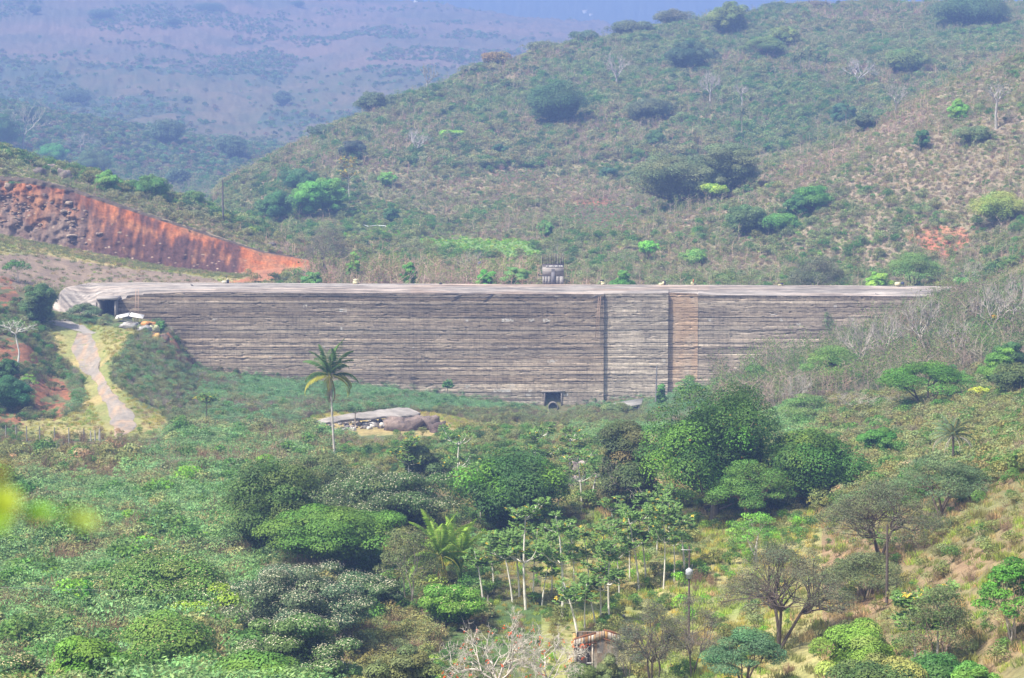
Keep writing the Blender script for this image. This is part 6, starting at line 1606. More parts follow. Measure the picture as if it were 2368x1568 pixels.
Q = [(700, 982, 455), (765, 968, 458), (820, 958, 465), (880, 951, 474), (925, 945, 484), (945, 947, 484), (972, 958, 478), (965, 962, 474), (920, 966, 468), (860, 969, 464), (780, 977, 458), (700, 990, 452)]
top = np.array([tuple(P(*q)) for q in Q]); top[:, 2] += .35
up_, lo_ = top[:6], top[6:][::-1]
ts_ = np.linspace(0, 5, 60); ev = lambda a: np.stack([np.interp(ts_, np.arange(6), a[:, k]) for k in range(3)], -1)
A_, B_ = ev(up_), ev(lo_); ss_ = np.linspace(0, 1, 14)[:, None, None]; G_ = A_[None] * (1 - ss_) + B_[None] * ss_
G_[..., 2] += (fbm(G_[..., 0] / 2, G_[..., 1] / 2, 601, 3) - .5) * .25; G_[0, :, 1] += (vnoise(ts_ * 6, ts_ * 0, 602) - .5); G_[-1, :, 1] -= (vnoise(ts_ * 7, ts_ * 0, 603) - .5) * 1.2
dn = G_[[-1]].copy(); dn[..., 2] -= .45; G_ = np.concatenate([G_, dn], 0)
cg = np.array((.31, .285, .265)) * (.6 + .8 * fbm(G_[..., 0] / 1.5, G_[..., 1] / 3, 604, 4))[..., None]; cg[-1] *= .5
id_ = np.arange(G_.shape[0] * 60).reshape(-1, 60); q = np.stack([id_[:-1, :-1], id_[1:, :-1], id_[1:, 1:], id_[:-1, 1:]], -1).reshape(-1, 4)
tag(obj('broken_road', mesh_np('broken_road', G_.reshape(-1, 3), q, M_CONC, cg.reshape(-1, 3), smooth=True)), 'broken grey concrete road end lying on a rubble bank', 'road slab')
G_B = 'rubble under the broken road'
rs = np.random.RandomState(8)
adj = ['grey', 'pale', 'white', 'dark', 'brown', 'pinkish', 'bluish grey', 'cracked', 'flat', 'squared']
plc = ['under the left end of the broken road', 'beneath the middle of the broken road', 'under the tip of the broken road', 'beside the young papaya-like sapling', 'left of the palm trunk foot', 'on the rubble slope below the road']
k = 0
it = []
for i in range(120):
    t_ = rs.rand(); x = 765 + 200 * t_ + rs.normal() * 5; y0 = 982 - 13 * t_ + rs.uniform(-3, 16)
    w = rs.uniform(6, 15); p = pick(x, y0, ymin=430); w *= p.y / FP
    it.append(((p.x, p.y - .5, p.z + .2), w, w * .75, [(.36, .34, .33), (.5, .48, .45), (.22, .2, .19), (.33, .28, .24), (.44, .42, .42)][rs.randint(5)], 500 + i))
rocks_stuff('rubble', it, 'grey and white rubble heaped under the broken road')
for i, (x, y, w, h, c, l) in enumerate([(935, 992, 95, 30, (.22, .17, .15), 'long layered brown boulder right below the broken road'), (985, 990, 70, 30, (.19, .15, .135), 'big rounded brown boulder at the right of the layered one'),
    (1015, 1000, 45, 24, (.12, .09, .085), 'dark purple boulder at the right end of the rock bank'), (950, 984, 60, 14, (.40, .34, .28), 'pale topped rock slab between the road tip and the boulders'), (908, 986, 26, 20, (.28, .25, .24), 'squared grey rock left of the layered boulder'),
    (922, 996, 12, 14, (.6, .54, .45), 'cream coloured stone standing before the layered boulder')]):
    rock(x, y, w, h, 90 + i, l, c, 440, sink=.2)
for i, (x, y, w, h) in enumerate([(1345, 1100, 50, 40), (1370, 1088, 34, 40), (1385, 1110, 30, 36), (1330, 1125, 40, 26), (1045, 1085, 30, 22), (1035, 1100, 24, 18), (1345, 1065, 40, 22)]):
    rock(x, y, w, h, 120 + i, ['largest grey rock of the rocky bank', 'upright grey rock of the bank behind the dark post', 'right hand rock of the rocky bank', 'low rock at the foot of the rocky bank', 'grey rock peeping left of the olive cecropias', 'small rock below the grey one in the leaves', 'topmost flat rock of the rocky bank'][i], (.34, .29, .28), 95, 'rocks of the bank in mid valley')
rock(298, 758, 42, 14, 140, 'smooth grey rock in front of the metal-roofed shelter', (.38, .37, .36), 440, dz=.1)
rock(335, 768, 34, 16, 141, 'smooth grey rock beside the rusty boulder', (.36, .36, .35), 440)
rock(342, 756, 40, 14, 142, 'rusty orange boulder on the knoll', (.48, .24, .09), 440)
rock(358, 768, 22, 18, 143, 'mossy pale rock on the knoll edge', (.4, .42, .24), 440)
rock(380, 790, 30, 20, 144, 'dark rock with rusty patches on the knoll edge', (.2, .13, .09), 440)
rock(362, 786, 18, 16, 145, 'small ochre rock at the knoll edge', (.5, .32, .12), 440)
rock(1440, 1668 - 240, 14, 8, 146, 'white stone in the grass above the coral trees', (.5, .48, .46), 95)

# ------------------------------------------------------------------ concrete tower with bare reinforcement
def twr():
    p = on_crest(1278.5, 0.985); p.y += .3
    t = empty('concrete_tower', p); tag(t, 'unfinished concrete tower bristling with rusty steel bars on the crest', 'tower')
    w, d = 6.3, 3.2; hz_ = 46 / 8 * 1.03
    m = MB(); rs = np.random.RandomState(3)
    m.box(-w / 2, w / 2, 0, d, -.8, hz_ * .42, (0.288, 0.259, 0.252))
    for a, b, c in ((-3.12, -2.6, .46), (-2.45, -1.75, .43), (-1.6, -.75, .42), (.75, 1.75, .46), (1.95, 3.1, .52)):
        m.box(a, b, -.10, 0.0, -.4, hz_ * .42 - .06, (c * .68, c * .64, c * .62))
    m.box(-w / 2 - .03, w / 2 + .03, -.12, d, hz_ * .42, hz_ * .86, (0.302, 0.277, 0.266))
    for z in (hz_ * .42, hz_ * .62): m.box(-w / 2 - .03, w / 2 + .03, -.15, -.12, z - .03, z + .03, (0.144, 0.130, 0.130))
    m.build('shaft', M_CONC, t)
    m = MB(); m.box(-.55, .55, -.34, -.13, -.4, hz_ * .62, (0.180, 0.173, 0.194))
    m.add([(-.55, -.34, hz_ * .62), (.55, -.34, hz_ * .62), (0.0, -.34, hz_ * .62), (-.5, -.34, hz_ * .78), (.5, -.34, hz_ * .78)], [(0, 1, 4, 3)], (0.180, 0.173, 0.194)); m.build('central_rib', M_CONC, t)
    m = MB()
    for a, b in ((-2.15, -1.45), (-1.3, .3), (.45, 1.55), (1.7, 2.15), (2.25, 2.95)): m.box(a, b, -.2, -.1, hz_ * .865, hz_ * .935, (0.590, 0.576, 0.576))
    m.box(-w / 2, w / 2, -.12, d, hz_ * .86, hz_ * .95, (0.288, 0.259, 0.252)); m.box(-w / 2, w / 2, -.16, d, hz_ * .95, hz_ * .985, (0.115, 0.101, 0.108)); m.build('white_band', M_CONC, t)
    ptop = hz_ * .98
    for i in range(13):
        x = -w / 2 + .08 + (w - .16) * i / 12; h = 3.4 + rs.uniform(-.5, .25); lean = rs.normal() * .05
        q = MB(); q.bar((x, .1, ptop), (x + lean, .1, ptop + h), .14 if i in (0, 2, 12) else .10, [(.05, .035, .03), (.10, .07, .055), (.16, .12, .09)][rs.randint(3)] if i not in (0, 3, 24) else (0.036, 0.029, 0.029)); q.build('steel_bar', M_METAL, t)
    for i in range(0, 25, 3):
        x = -w / 2 + .2 + (w - .16) * i / 24; h = 3.0 + rs.uniform(-.7, .3)
        q = MB(); q.bar((x, d - .1, ptop), (x + rs.normal() * .05, d - .1, ptop + h), .08, (0.065, 0.047, 0.036)); q.build('steel_bar', M_METAL, t)
    m = MB(); m.bar((-w / 2, .2, 2.5), (-w / 2 - .95, .2, 2.6), .13, (0.029, 0.029, 0.036)); m.box(-w / 2 - 1.25, -w / 2 - 1.0, .1, .3, 2.4, 3.2, (0.029, 0.029, 0.029)); m.build('pipe_stub', M_METAL, t)
    m = MB(); m.bar((w / 2, .2, 2.1), (w / 2 + 1.7, .2, 2.3), .07, (0.058, 0.050, 0.058)); m.bar((w / 2 + 1.75, .2, .5), (w / 2 + 1.75, .2, 2.5), .05, (0.086, 0.072, 0.072)); m.bar((w / 2, .2, 1.5), (w / 2 + 1.75, .2, .75), .09, (0.050, 0.043, 0.043)); m.box(w / 2 + 1.2, w / 2 + 1.6, .1, .4, 2.1, 2.4, (0.058, 0.058, 0.072)); m.build('bracket', M_METAL, t)
twr()

# ------------------------------------------------------------------ ladders, beams and markers on the dam
def ladder(a, b, w, label, rungs, top_h=0, name='ladder', col=(.42, .27, .19)):
    t = empty(name, b); tag(t, label, 'ladder'); a = Vector(a) - Vector(b)
    for s in (-1, 1):
        m = MB(); m.bar((s * w / 2, 0, 0), (a.x + s * w / 2 * .75, a.y, a.z), .07, col); m.build('rail', M_METAL, t)
    m = MB()
    for i in range(rungs):
        f = (i + .5) / rungs; c = a * f; m.bar((c.x - w / 2, c.y, c.z), (c.x + w / 2, c.y, c.z), .045, col)
    m.build('rungs', M_METAL, t)
ladder(P(317, 668, 594), P(315, 748, 591), 1.0, 'tall rusty ladder leaning on the dam beside the metal-roofed shelter', 15)
ladder(P(1386, 686, 598.2), P(1379, 782, 597.6), .75, 'narrow rusty ladder hanging near the step in the dam face', 16)
ladder(P(678, 563, 705), P(680, 613, 704), .95, 'rusty ladder frame standing at the end of the red cut', 9)
def beam(a, b, w, label, col=(.12, .11, .12)):
    m = MB(); c = (Vector(a) + Vector(b)) / 2; m.bar(Vector(a) - c, Vector(b) - c, w, col); o = m.build('beam', M_METAL, None, c); tag(o, label, 'beam')
beam(P(1038, 690, 598.2), P(1068, 682, 598.6), .1, 'dark bar leaning at the top of the dam left of the tower')
beam(P(1112, 690, 598.2), P(1140, 683, 598.6), .1, 'dark bar on the dam top, below the tower on the left')
beam(P(1190, 684, 598.2), P(1212, 691, 598.2), .09, 'crooked bar under the dam lip, left of the tower')
beam(P(1365, 688, 598), P(1392, 681, 598.2), .14, 'thick dark beam lodged at the step of the dam top')
beam(P(1522, 691, 600), P(1545, 683, 600), .12, 'dark beam leaning at the edge of the spillway slot')
beam(P(2023, 679, 602), P(2040, 684, 600), .1, 'short dark bar on the dam top at the right')
beam(P(1499, 895.5, 599.6), P(1537, 896.5, 599.6), .16, 'dark plank fixed low on the dam behind the slanting pole', (.10, .09, .09))
def gangway():
    a = P(1547, 713, 601.4); t = empty('steel_gangway', a); tag(t, 'short steel lattice gangway jutting into the spillway slot', 'gangway')
    m = MB(); m.bar((0, 0, .15), (4.9, 0, .35), .06, (.14, .14, .19)); m.bar((0, 0, -.45), (4.9, 0, -.3), .07, (.12, .12, .16)); m.build('rail', M_METAL, t)
    m = MB()
    for i in range(10): x = i * .53; m.bar((x, 0, -.45), (x + .12, 0, .3), .05, (.13, .13, .18))
    m.build('lattice', M_METAL, t)
gangway()
def marker(vx, parts, label, cat='concrete block'):
    p = on_crest(vx, .93); t = empty('marker_block', p); tag(t, label, cat, 'cream painted blocks along the crest')
    for nm, kind, x0, x1, z0, z1, c in parts:
        m = MB()
        if kind == 'drum':
            r = (x1 - x0) / 2; m.lathe([(0.01, z0), (r * .86, z0), (r, z0 + (z1 - z0) * .2), (r * .95, z0 + (z1 - z0) * .8), (r * .7, z1), (0.01, z1)], 12, c, Matrix.Translation(((x0 + x1) / 2, 0, 0)))
        else: m.box(x0, x1, -.35, .35, z0, z1, c)
        m.build(nm, M_PLAIN, t)
CR, BK_ = (.66, .60, .38), (.03, .03, .04)
marker(522, [('block', 'drum', -1.2, .6, 0, .7, (.55, .52, .42)), ('dark_pad', 'box', .35, .95, 0, .95, BK_), ('cap', 'drum', .2, .9, .95, 1.4, CR), ('post', 'box', .28, .36, 1.3, 2.3, (.12, .11, .08))], 'low cream block with a small cap and thin post, leftmost on the crest')
marker(822, [('base_drum', 'drum', -.85, .85, 0, .8, CR), ('upper_drum', 'drum', -.72, .8, .8, 1.45, (.58, .55, .36))], 'two stacked cream drums on the crest, above the tall palm')
marker(1392, [('block', 'drum', -.6, .8, 0, .65, CR), ('cap', 'box', -.6, 0, .6, 1.1, CR), ('dark_pad', 'box', -.75, -.6, .3, 1.4, BK_), ('dark_top', 'box', -.6, .35, 1.1, 1.5, BK_)], 'cream block with dark rubber top, right of the tower')
marker(1531, [('block', 'drum', -1.1, .3, 0, .6, CR), ('cap', 'box', .05, .55, .1, 1.1, (.6, .56, .38)), ('dark_pad', 'box', .55, .95, .1, 1.3, BK_), ('dark_top', 'box', 0, .8, 1.12, 1.35, BK_)], 'cream block framed in black just left of the spillway slot')
marker(1602, [('block', 'drum', -.5, .15, .2, 1.0, (.6, .54, .34)), ('foot', 'drum', -.2, .4, 0, .45, CR), ('tyre', 'drum', .5, 1.0, .1, .5, (.15, .14, .14)), ('orange_post', 'box', .12, .3, .8, 1.75, (.62, .17, .06))], 'small cream block with an orange post above the spillway slot')
marker(1805, [('block', 'box', -.9, .7, 0, .35, (.55, .5, .3)), ('dark_pad', 'drum', -.2, .7, .3, .8, (.05, .05, .09))], 'flat cream block with dark bundle on the right half of the crest')
marker(2075, [('block', 'drum', -1.0, .7, .25, 1.2, (.68, .62, .40)), ('foot', 'drum', -.8, .3, 0, .3, CR), ('dark_arch', 'drum', .85, 1.9, .5, 1.35, (.06, .07, .12))], 'cream tub with a dark hoop beside it, rightmost on the crest')
def vulture(p, rz, label):
    t = empty('vulture', p, rz); tag(t, label, 'bird')
    me = bpy.data.meshes.new('body'); J = [(0, 0, .3), (-.25, 0, .24), (-.5, 0, .16), (.16, 0, .42), (.24, 0, .52), (.34, 0, .5), (.02, .07, .12), (.04, .07, 0), (.02, -.07, .12), (.04, -.07, 0)]
    E = [(0, 1), (1, 2), (0, 3), (3, 4), (4, 5), (0, 6), (6, 7), (0, 8), (8, 9)]; R = [.16, .12, .06, .09, .055, .02, .03, .02, .03, .02]
    me.from_pydata(J, E, []); o = obj('body', me, t); s = o.modifiers.new('skin', 'SKIN'); o.modifiers.new('sub', 'SUBSURF').levels = 1
    for v, r in zip(me.skin_vertices[0].data if me.skin_vertices else [], R): v.radius = (r, r)
    me.materials.append(M_BIRD)
M_BIRD = mat_col('black_feathers', .7, base=(.015, .014, .018))
vp = on_crest(443, .55)
def vult_mesh():
    m = MB()
    m.tube([(-.55, 0, .18), (-.3, 0, .3), (0, 0, .38), (.2, 0, .42), (.3, 0, .55), (.36, 0, .62)], [.03, .12, .17, .12, .06, .05], 8, (.02, .02, .025)); m.tube([(.36, 0, .62), (.5, 0, .58)], [.05, .015], 6, (.1, .09, .09))
    return m
t = empty('vulture', vp, 2.9); tag(t, 'black vulture standing on the crest near its left end', 'bird')
vult_mesh().build('body', M_PLAIN, t, smooth=True)
for s in (-1, 1):
    m = MB(); m.tube([(-.05, s * .07, .28), (.02, s * .07, 0)], [.03, .02], 5, (.12, .11, .1)); m.build('leg', M_PLAIN, t)
for i, (x, s_) in enumerate([(1019, .93)]):
    p = on_crest(x, s_); o = MB(); o.lathe([(.01, 0), (.4, 0), (.45, .25), (.3, .5), (.01, .55)], 9, (.05, .05, .05)); q = o.build('tyre_heap', M_PLAIN, None, p); tag(q, 'small black heap on the crest left of the tower', 'heap')

# ------------------------------------------------------------------ shelter, hut, ruin
def shelter():
    p = pick(300, 748, ymin=560); p = Vector((P(300, 745, 589).x, 589, float(ground_z(P(300, 745, 589).x, 589)[0])))
    t = empty('open_shelter', p); tag(t, 'open shelter with a bent white metal roof against the dam', 'shelter')
    zr = float(ut(300, 727)[1]) * 589 - p.z
    m = MB()
    for x0, x1, z0, z1 in ((-4.0, -.1, zr - .75, zr + .12), (.15, 4.0, zr + .1, zr - .6)):
        m.add([(x0, -1.6, z0 - .45), (x1, -1.6, z1 - .45), (x1, 1.4, z1 + .35), (x0, 1.4, z0 + .35), (x0, -1.6, z0 - .5), (x1, -1.6, z1 - .5), (x1, 1.4, z1 + .3), (x0, 1.4, z0 + .3)], [(0, 1, 2, 3), (7, 6, 5, 4), (0, 4, 5, 1), (3, 2, 6, 7), (0, 3, 7, 4), (1, 5, 6, 2)], (.78, .77, .76))
    m.build('roof', M_METAL, t)
    for x, y in ((-1.9, 1.1), (-2.6, -1.2), (1.7, -1.2), (1.9, 1.1), (3.1, .8)):
        q = MB(); q.bar((x, y, -.3), (x, y, zr - .55), .09, (.13, .11, .10)); q.build('post', M_METAL, t)
    q = MB(); q.bar((1.9, -1.2, zr - 1.7), (3.0, -1.2, zr - .8), .08, (.13, .11, .1)); q.build('brace', M_METAL, t)
    q = MB(); q.box(-2.4, .8, -.6, .2, .35, .55, (.62, .62, .66)); q.box(-2.2, .6, -.3, .6, .8, 1.0, (.08, .08, .12)); q.box(-2.3, -2.1, -.4, 0, -.3, .4, (.3, .28, .27)); q.box(.5, .7, -.4, 0, -.3, .4, (.3, .28, .27)); 
    o = q.build('bench', M_CONC, None, p); tag(o, 'pale bench under the metal-roofed shelter', 'bench')
    b = MB(); b.lathe([(.02, 1.3), (.22, 1.4), (.27, 1.7), (.2, 2.0), (.04, 2.15)], 10, (.8, .78, .82)); b.bar((0, 0, 0), (0, 0, 1.4), .1, (.3, .28, .27))
    o = b.build('post_with_bag', M_PLAIN, None, p + Vector((-3.0, -1.4, -.1))); tag(o, 'grey post with a white bag on it at the left of the shelter', 'post')
shelter()
def hut():
    Y = 540.; a, b, c = P(1396, 943, Y - 6), P(1485, 928, Y), P(1489, 924, Y + 4)
    p = at_depth(1450, Y); t = empty('small_hut', p); tag(t, 'low hut with a pale sloping roof half sunk in bushes at the dam foot', 'hut')
    x0, x1 = P(1398, 940, Y).x - p.x, P(1481, 930, Y).x - p.x
    zl, zr = P(1398, 944, Y).z - p.z, P(1484, 931, Y).z - p.z
    m = MB(); m.add([(x0, -3, zl), (x1, -3, zr), (x1 + .8, 2.5, zr + .95), (x0 + 1, 2.5, zl + .8), (x0, -3, zl - .2), (x1, -3, zr - .2), (x1 + .8, 2.5, zr + .75), (x0 + 1, 2.5, zl + .6)], [(0, 1, 2, 3), (7, 6, 5, 4), (0, 4, 5, 1), (3, 2, 6, 7), (0, 3, 7, 4), (1, 5, 6, 2)], (.33, .32, .30)); m.build('roof', M_CONC, t)
    m = MB(); m.box(x0 + .5, x1 - .4, -2.5, 2.2, -2, (zl + zr) / 2 - .6, (.38, .37, .34)); m.box(x1 - .8, x1 - .4, -2.6, 2.2, -2, zr - .25, (.45, .44, .40)); m.build('wall', M_CONC, t)
hut()
def ruin():
    Y = 205.; s = Y / FP
    p = at_depth(1383, Y); zg = p.z
    t = empty('ruined_house', p); tag(t, 'roofless ruined house with peeling stained walls among the cecropias', 'house')
    X = lambda vx: P(vx, 1500, Y).x - p.x
    Z = lambda vy: float(ut(1380, vy)[1]) * Y - zg
    M_RUIN = mat_col('stained_plaster', .95, noise=[(2.5, .75, 1.2, (1, 1, .6)), (9, .75, 1.2, (1, 1, 1))], bump=(6, .5, .05))
    # front wall: two gently sloping tops meeting in a low gable; real openings
    def wall(nm, y0, y1, segs, col):
        m = MB(); col = np.array(col)
        for xa, xb, zb, za_t, zb_t in segs:
            n = max(2, int((xb - xa) / .12)); nz = 26
            gx, gs = np.meshgrid(np.linspace(xa, xb, n + 1), np.linspace(0, 1, nz + 1))
            tp = za_t + (zb_t - za_t) * (gx - xa) / (xb - xa); gz = zb + (tp - zb) * gs
            V = np.stack([gx, np.full_like(gx, y0) + (fbm(gx * 2, gz * 2, 503, 2) - .5) * .05, gz], -1).reshape(-1, 3)
            mould = np.clip((fbm(gx / .9 + 3, gz / 1.3, 501, 4) - .42 + .10 * gs) * 6, 0, 1) * np.clip(1.4 - (gx - xl_) / 3.2, .25, 1)
            run = np.clip((fbm(gx / .12, gz / 2.5, 502, 2) - .45) * 4, 0, 1)
            C = col * (.75 + .6 * fbm(gx / .4, gz / .4, 504, 3))[..., None]
            C = C * (1 - mould[..., None]) + np.array((.045, .042, .045)) * mould[..., None]
            rust = (run * np.clip(gs * 1.6 - .7, 0, 1))[..., None] * .7; C = C * (1 - rust) + np.array((.36, .19, .07)) * rust
            id_ = np.arange(gx.size).reshape(gx.shape); q = np.stack([id_[:-1, :-1], id_[:-1, 1:], id_[1:, 1:], id_[1:, :-1]], -1).reshape(-1, 4)
            m.add(V, q, C.reshape(-1, 3))
            a, b = tp[0, 0], tp[0, -1]
            m.add([(xa, y0, zb), (xb, y0, zb), (xb, y0, b), (xa, y0, a), (xa, y1, zb), (xb, y1, zb), (xb, y1, b), (xa, y1, a)], [(5, 4, 7, 6), (3, 2, 6, 7), (0, 3, 7, 4), (1, 5, 6, 2)], col * .7)
        return m.build(nm, M_RUIN, t)
    xl_ = X(1327)
    xl, xd0, xd1, xr = X(1327), X(1357), X(1372), X(1428)
    th = .3
    wall('wall', 0, th, [(xl, xd0, -.6, Z(1497), Z(1486)), (xd0, xd1, Z(1508), Z(1486), Z(1480)), (xd1, X(1380), -.6, Z(1480), Z(1478)), (X(1380), X(1394), Z(1510), Z(1478), Z(1478)), (X(1394), xr, -.6, Z(1478), Z(1486))], (.36, .33, .31))
    wall('wall', 4.2, 4.5, [(xl + .4, xr - .2, -.6, Z(1484), Z(1484))], (.34, .28, .22))
    m = MB(); 
    for i in range(14): m.box(xl, xl + th, th + i * .28, th + (i + 1) * .28, -.6, Z(1492) + .9 * math.sin(i / 14 * 3.1) * .6, np.array((.46, .30, .12)) * (.8 + .3 * (i % 3) / 2))
    m.build('wall', M_RUIN, t)
    m = MB(); m.box(xr - th, xr, th, 4.2, -.6, Z(1486), (.4, .33, .25)); m.build('wall', M_RUIN, t)
    rw = np.random.RandomState(2)
    m = MB()   # stained fascia above the front wall and its rusty coping
    for xa, xb, za, zb in ((xl, X(1378), Z(1480), Z(1466)), (X(1378), X(1395), Z(1464), Z(1460)), (X(1395), xr + .2, Z(1458), Z(1470))):
        n = 24
        for i in range(n):
            a, b = xa + (xb - xa) * i / n, xa + (xb - xa) * (i + 1) / n; z0, z1 = za + (zb - za) * i / n, za + (zb - za) * (i + 1) / n
            c = [(.46, .40, .36), (.42, .26, .10), (.22, .17, .15), (.52, .47, .42), (.30, .16, .07), (.12, .10, .09)][rw.randint(6)]
            m.add([(a, -.10, z0 - .75), (b, -.10, z1 - .75), (b, -.10, z1), (a, -.10, z0), (a, .34, z0 - .75), (b, .34, z1 - .75), (b, .34, z1), (a, .34, z0)], [(0, 1, 2, 3), (5, 4, 7, 6), (3, 2, 6, 7), (1, 0, 4, 5), (0, 3, 7, 4), (1, 5, 6, 2)], c)
    m.build('parapet', M_RUIN, t)
    m = MB()
    for xa, xb, za, zb in ((xl, X(1378), Z(1480), Z(1466)), (X(1395), xr + .2, Z(1458), Z(1470))):
        m.tube([(xa, .1, za + .05), ((xa + xb) / 2, .1, (za + zb) / 2 + .1), (xb, .1, zb + .05)], [.12, .15, .1], 4, (.20, .09, .05)); m.tube([(xa, -.16, za - .78), (xb, -.16, zb - .78)], [.05, .05], 4, (.2, .09, .05))
    m.build('coping', M_RUIN, t)
    m = MB(); m.box(X(1368), X(1371), -.05, .1, -.6, Z(1488), (.5, .44, .38)); m.box(X(1357), X(1372), -.06, .05, Z(1534), Z(1532), (.5, .5, .5)); m.build('door_frame', M_RUIN, t)
ruin()

# ------------------------------------------------------------------ poles and fence
def pole(vx, top, at, r, label, col=(.11, .09, .08), lean=0., extra=None, name='wooden_pole', cat='pole', group=None):
    p = pick(vx, at[1], ymin=at[2] if len(at) > 2 else 95) if isinstance(at, tuple) else at_depth(vx, at)
    h = float(ut(vx, top)[1]) * p.y - p.z
    m = MB(); m.tube([(0, 0, -.8), (lean * h * .5, 0, h * .5), (lean * h, 0, h)], [r * 1.25, r, r * .8], 6, col)
    if extra is None:
        o = m.build(name, M_BARK, None, p); tag(o, label, cat, group); return p, h
    t = empty(name, p); tag(t, label, cat, group); m.build('shaft', M_BARK, t); extra(t, h, lean); return p, h
pole(2050, 1213, ('b', 1400), .15, 'tall dark wooden pole standing alone on the right slope', lean=-.012)
pole(516, 418, ('b', 522, 640), .3, 'slim dark pole rising at the end of the left hill', (.13, .12, .13))
pole(1352, 1065, ('b', 1160), .09, 'thin dark post between the leaning cecropias of the rocky bank', (.14, .11, .1))
pole(1128, 1376, ('b', 1425), .1, 'short grey post beside the first coral tree', (.25, .23, .21))
pole(1517, 845, 545., .2, 'slanting grey pole in front of the dam right of the step', (.2, .2, .22), lean=.02)
pole(688, 1283, ('b', 1330), .14, 'pointed dead palm stub among the flowering trees, left one', (.36, .27, .23), name='dead_stub', cat='dead trunk')
pole(706, 1296, ('b', 1332), .15, 'pointed dead palm stub among the flowering trees, right one', (.36, .27, .23), name='dead_stub', cat='dead trunk')
def trafo(t, h, lean):
    m = MB(); z = h - 3.0; m.lathe([(.02, z - .55), (.30, z - .55), (.31, z - .05), (.40, z + .05), (.40, z + .32), (.3, z + .45), (.14, z + .52), (.12, z + .62), (.02, z + .64)], 14, (.42, .45, .50)); m.build('transformer', M_METAL, t)
    m = MB(); m.lathe([(.41, z - .08), (.42, z - .02), (.41, z + .04)], 14, (.3, .33, .36)); m.build('clamp_band', M_METAL, t)
    m = MB(); m.bar((-.9, -.1, h - .4), (.25, -.1, h - .45), .045, (.5, .52, .52)); m.build('cross_arm', M_METAL, t)
    m = MB(); m.bar((.25, 0, z + .4), (.33, 0, z + 1.0), .05, (.1, .1, .1)); m.build('bushing', M_METAL, t)
pole(1592, 1262, ('b', 1475), .13, 'dark pole carrying a pale grey round transformer', (.12, .095, .085), extra=trafo, name='transformer_pole')
G_P = 'concrete fence posts by the track'
for i, (x, tp, bt, c, l) in enumerate([(17, 983, 1016, .3, 'leftmost fence post, half hidden by leaves'), (54, 983, 1018, .3, 'second fence post from the left'), (92, 985, 1022, .26, 'dark headed fence post, third from the left'), (139, 986, 1020, .24, 'fence post, fourth from the left'),
    (193, 988, 1020, .26, 'fence post, fifth from the left'), (245, 989, 1040, .28, 'tallest fence post, nearest the middle of the row'), (299, 990, 1022, .12, 'darkest fence post, right of the tallest'), (323, 996, 1020, .5, 'short white fence post'),
    (339, 995, 1020, .36, 'pale fence post leaning left of the braced pair'), (352, 993, 1022, .34, 'fence post leaning against the last one'), (357, 991, 1023, .36, 'last fence post on the right of the row'),
    (182, 1030, 1063, .3, 'nearer fence post, left of three'), (202, 1026, 1060, .22, 'nearer fence post, middle of three'), (225, 1022, 1062, .1, 'dark nearer fence post, right of three')]):
    # measured on a picture 1.56 x larger, hence the scale
    x_, t_, b_ = x * .64, 955 + (tp - 955) * 1.0, bt
    pole(x_ + 3, t_, ('b', b_, 400), .13, l, (c, c * .95, c * .9), lean=(.06 if i in (9,) else 0), name='fence_post', cat='post', group=G_P)
# low retaining edge by the posts
for (xa, ya, xb, yb, l) in [(30, 1020, 235, 1026, 'long low concrete kerb by the fence posts'), (215, 1032, 350, 1030, 'rusty low wall edge right of the fence posts'), (20, 1034, 95, 1036, 'short dark kerb at the lower left of the posts')]:
    a, b = pick(xa, ya, ymin=380), pick(xb, yb, ymin=380); m = MB(); c = (a + b) / 2; m.bar(a - c + Vector((0, 0, .1)), b - c + Vector((0, 0, .1)), .22, (.22, .17, .14)); o = m.build('kerb', M_CONC, None, c); tag(o, l, 'kerb')

# ------------------------------------------------------------------ cables, pipes, far houses
def cable(a, b, sag, r, label, col=(.55, .55, .55)):
    s = np.linspace(0, 1, 24)[:, None]; a, b = np.array(a), np.array(b); c = (a + b) / 2
    pts = a * (1 - s) + b * s - np.array([0, 0, 1.0]) * (4 * sag * s * (1 - s)) - c
    m = MB(); m.tube(pts, r, 4, col); o = m.build('cable', M_METAL, None, Vector(c)); tag(o, label, 'cable')
cable(P(-160, 1350, 215), P(420, 1364, 222), .25, .012, 'pale cable crossing the scrub at the lower left')
def ground_line(pts, r, label, col, ymin, name='pipe', cat='pipe'):
    w = []
    for (x, y) in pts:
        p = pick(x, y, ymin=ymin); w.append(np.array(p) + [0, 0, r + .3])
    c = w[0]; m = MB(); m.tube([q - c for q in w], r, 5, col); o = m.build(name, M_PLAIN, None, Vector(c)); tag(o, label, cat)
ground_line([(838, 521), (850, 526), (870, 524), (888, 525), (905, 528)], .16, 'pale water pipe lying along the top of the green field', (.6, .63, .68), 640)
ground_line([(928, 526), (945, 530)], .16, 'short pale pipe in the middle of the green field', (.6, .63, .68), 640)
ground_line([(972, 538), (985, 541), (1005, 547)], .16, 'pale pipe at the right of the green field', (.62, .65, .7), 640)
p = pick(1109, 612, ymin=640); m = MB(); m.lathe([(.01, 0), (.42, 0), (.45, .5), (.45, .9), (.4, 1.1), (.01, 1.1)], 12, (.02, .16, .62)); o = m.build('barrel', M_PLAIN, None, p); tag(o, 'bright blue barrel in the bushes behind the crest', 'barrel')
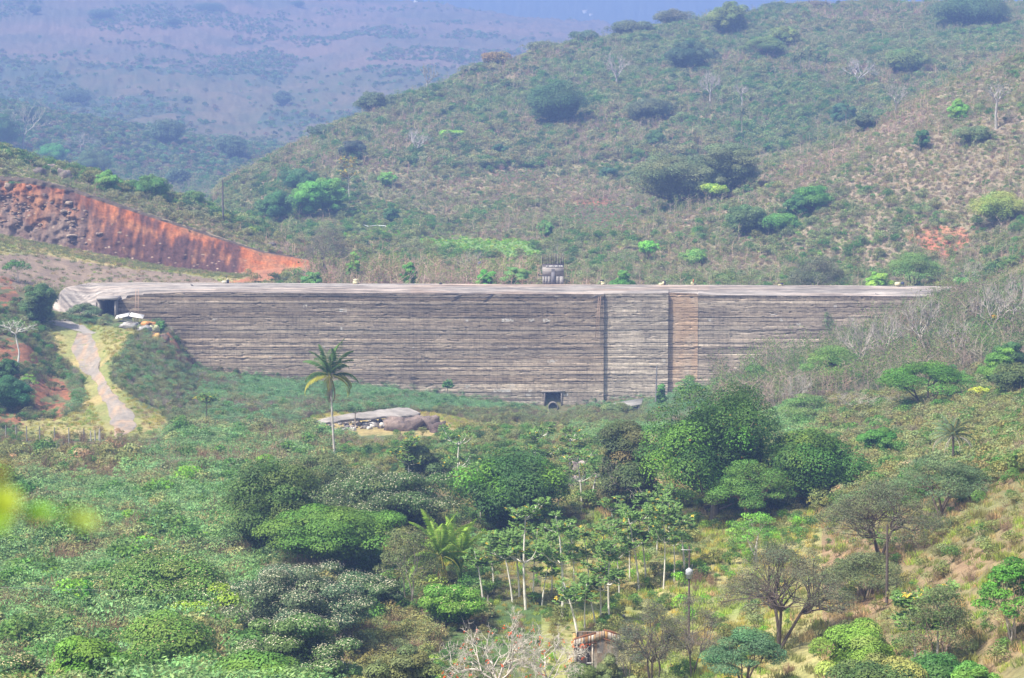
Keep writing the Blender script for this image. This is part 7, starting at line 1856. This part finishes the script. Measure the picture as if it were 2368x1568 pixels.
def far_house(vx, vy, w, h, label, ymin):
    p = pick(vx, vy, ymin=ymin); s = p.y / FP; w, h = w * s, h * s
    t = empty('white_house', p); tag(t, label, 'house')
    m = MB(); m.box(-w / 2, w / 2, 0, w * .7, -2, h, (.85, .85, .85)); m.build('wall', M_PLAIN, t)
    m = MB(); m.add([(-w / 2 - .4, -.5, h), (w / 2 + .4, -.5, h), (w / 2 + .4, w * .35, h * 1.4), (-w / 2 - .4, w * .35, h * 1.4), (-w / 2 - .4, w * .75, h), (w / 2 + .4, w * .75, h)], [(0, 1, 2, 3), (3, 2, 5, 4)], (.6, .55, .52)); m.build('roof', M_PLAIN, t)
far_house(961, 6, 9, 5, 'tiny white house at the top edge on the far ridge', 3800)
far_house(1352, 32, 10, 6, 'white house on the farthest slope, left of two', 4600)
far_house(1366, 38, 8, 4, 'smaller white house on the farthest slope, right of two', 4600)

# ------------------------------------------------------------------ leaves of a branch hanging close to the camera, far out of focus
def near_branch():
    t = empty('near_branch', P(-120, 1180, 2.0)); tag(t, 'blurred yellow-green leaves close to the camera at the left edge', 'branch')
    o = np.array(P(-120, 1180, 2.0))
    m = MB(); m.tube([np.array(P(-260, 1150, 2.05)) - o, np.array(P(-80, 1110, 2.02)) - o, np.array(P(20, 1080, 2.0)) - o], [.003, .002, .001], 5, (.2, .15, .08)); m.build('stem', M_BARK, t)
    for (x, y, w, h, c, a) in [(10, 1160, 62, 78, (.40, .52, .05), .3), (185, 1200, 70, 40, (.42, .55, .10), -.2), (0, 1095, 42, 40, (.22, .17, .03), .8), (90, 1185, 60, 40, (.20, .42, .03), .1), (-20, 1210, 70, 44, (.25, .45, .03), 0)]:
        c0 = np.array(P(x, y, 2.0)) - o; s = 2.0 / FP
        n = 12; th = np.linspace(0, 2 * np.pi, n + 1)[:-1]
        px = np.cos(th) * w * s * .62; pz = np.sin(th) * h * s * .5 * (1 - .3 * np.cos(th))
        X_, Z_ = px * math.cos(a) - pz * math.sin(a), px * math.sin(a) + pz * math.cos(a)
        v = [(c0[0], c0[1] - .002, c0[2])] + [(c0[0] + i, c0[1] + .004 * math.sin(k), c0[2] + j) for k, (i, j) in enumerate(zip(X_, Z_))]
        b = PM(); b.add(np.array(v), np.array([(0, k + 1, (k + 1) % n + 1, (k + 1) % n + 1) for k in range(n)])[:, :3], c)
        obj('leaf', b.mesh('leaf', M_LEAF), t)
near_branch()
# ------------------------------------------------------------------ air
mh = bpy.data.materials.new('haze'); mh.use_nodes = True
nn, ll = mh.node_tree.nodes, mh.node_tree.links
nn.remove(nn['Principled BSDF'])
pv = nn.new('ShaderNodeVolumePrincipled')
pv.inputs['Color'].default_value = (0.28, 0.455, 1.0, 1)
pv.inputs['Density'].default_value = 0.00034
pv.inputs['Anisotropy'].default_value = 0.0
ll.new(pv.outputs[0], nn['Material Output'].inputs['Volume'])
m = MB(); m.box(-3300, 3300, -30, 8200, -175, 680)
hz = m.build('haze', mh); tag(hz, kind='stuff')
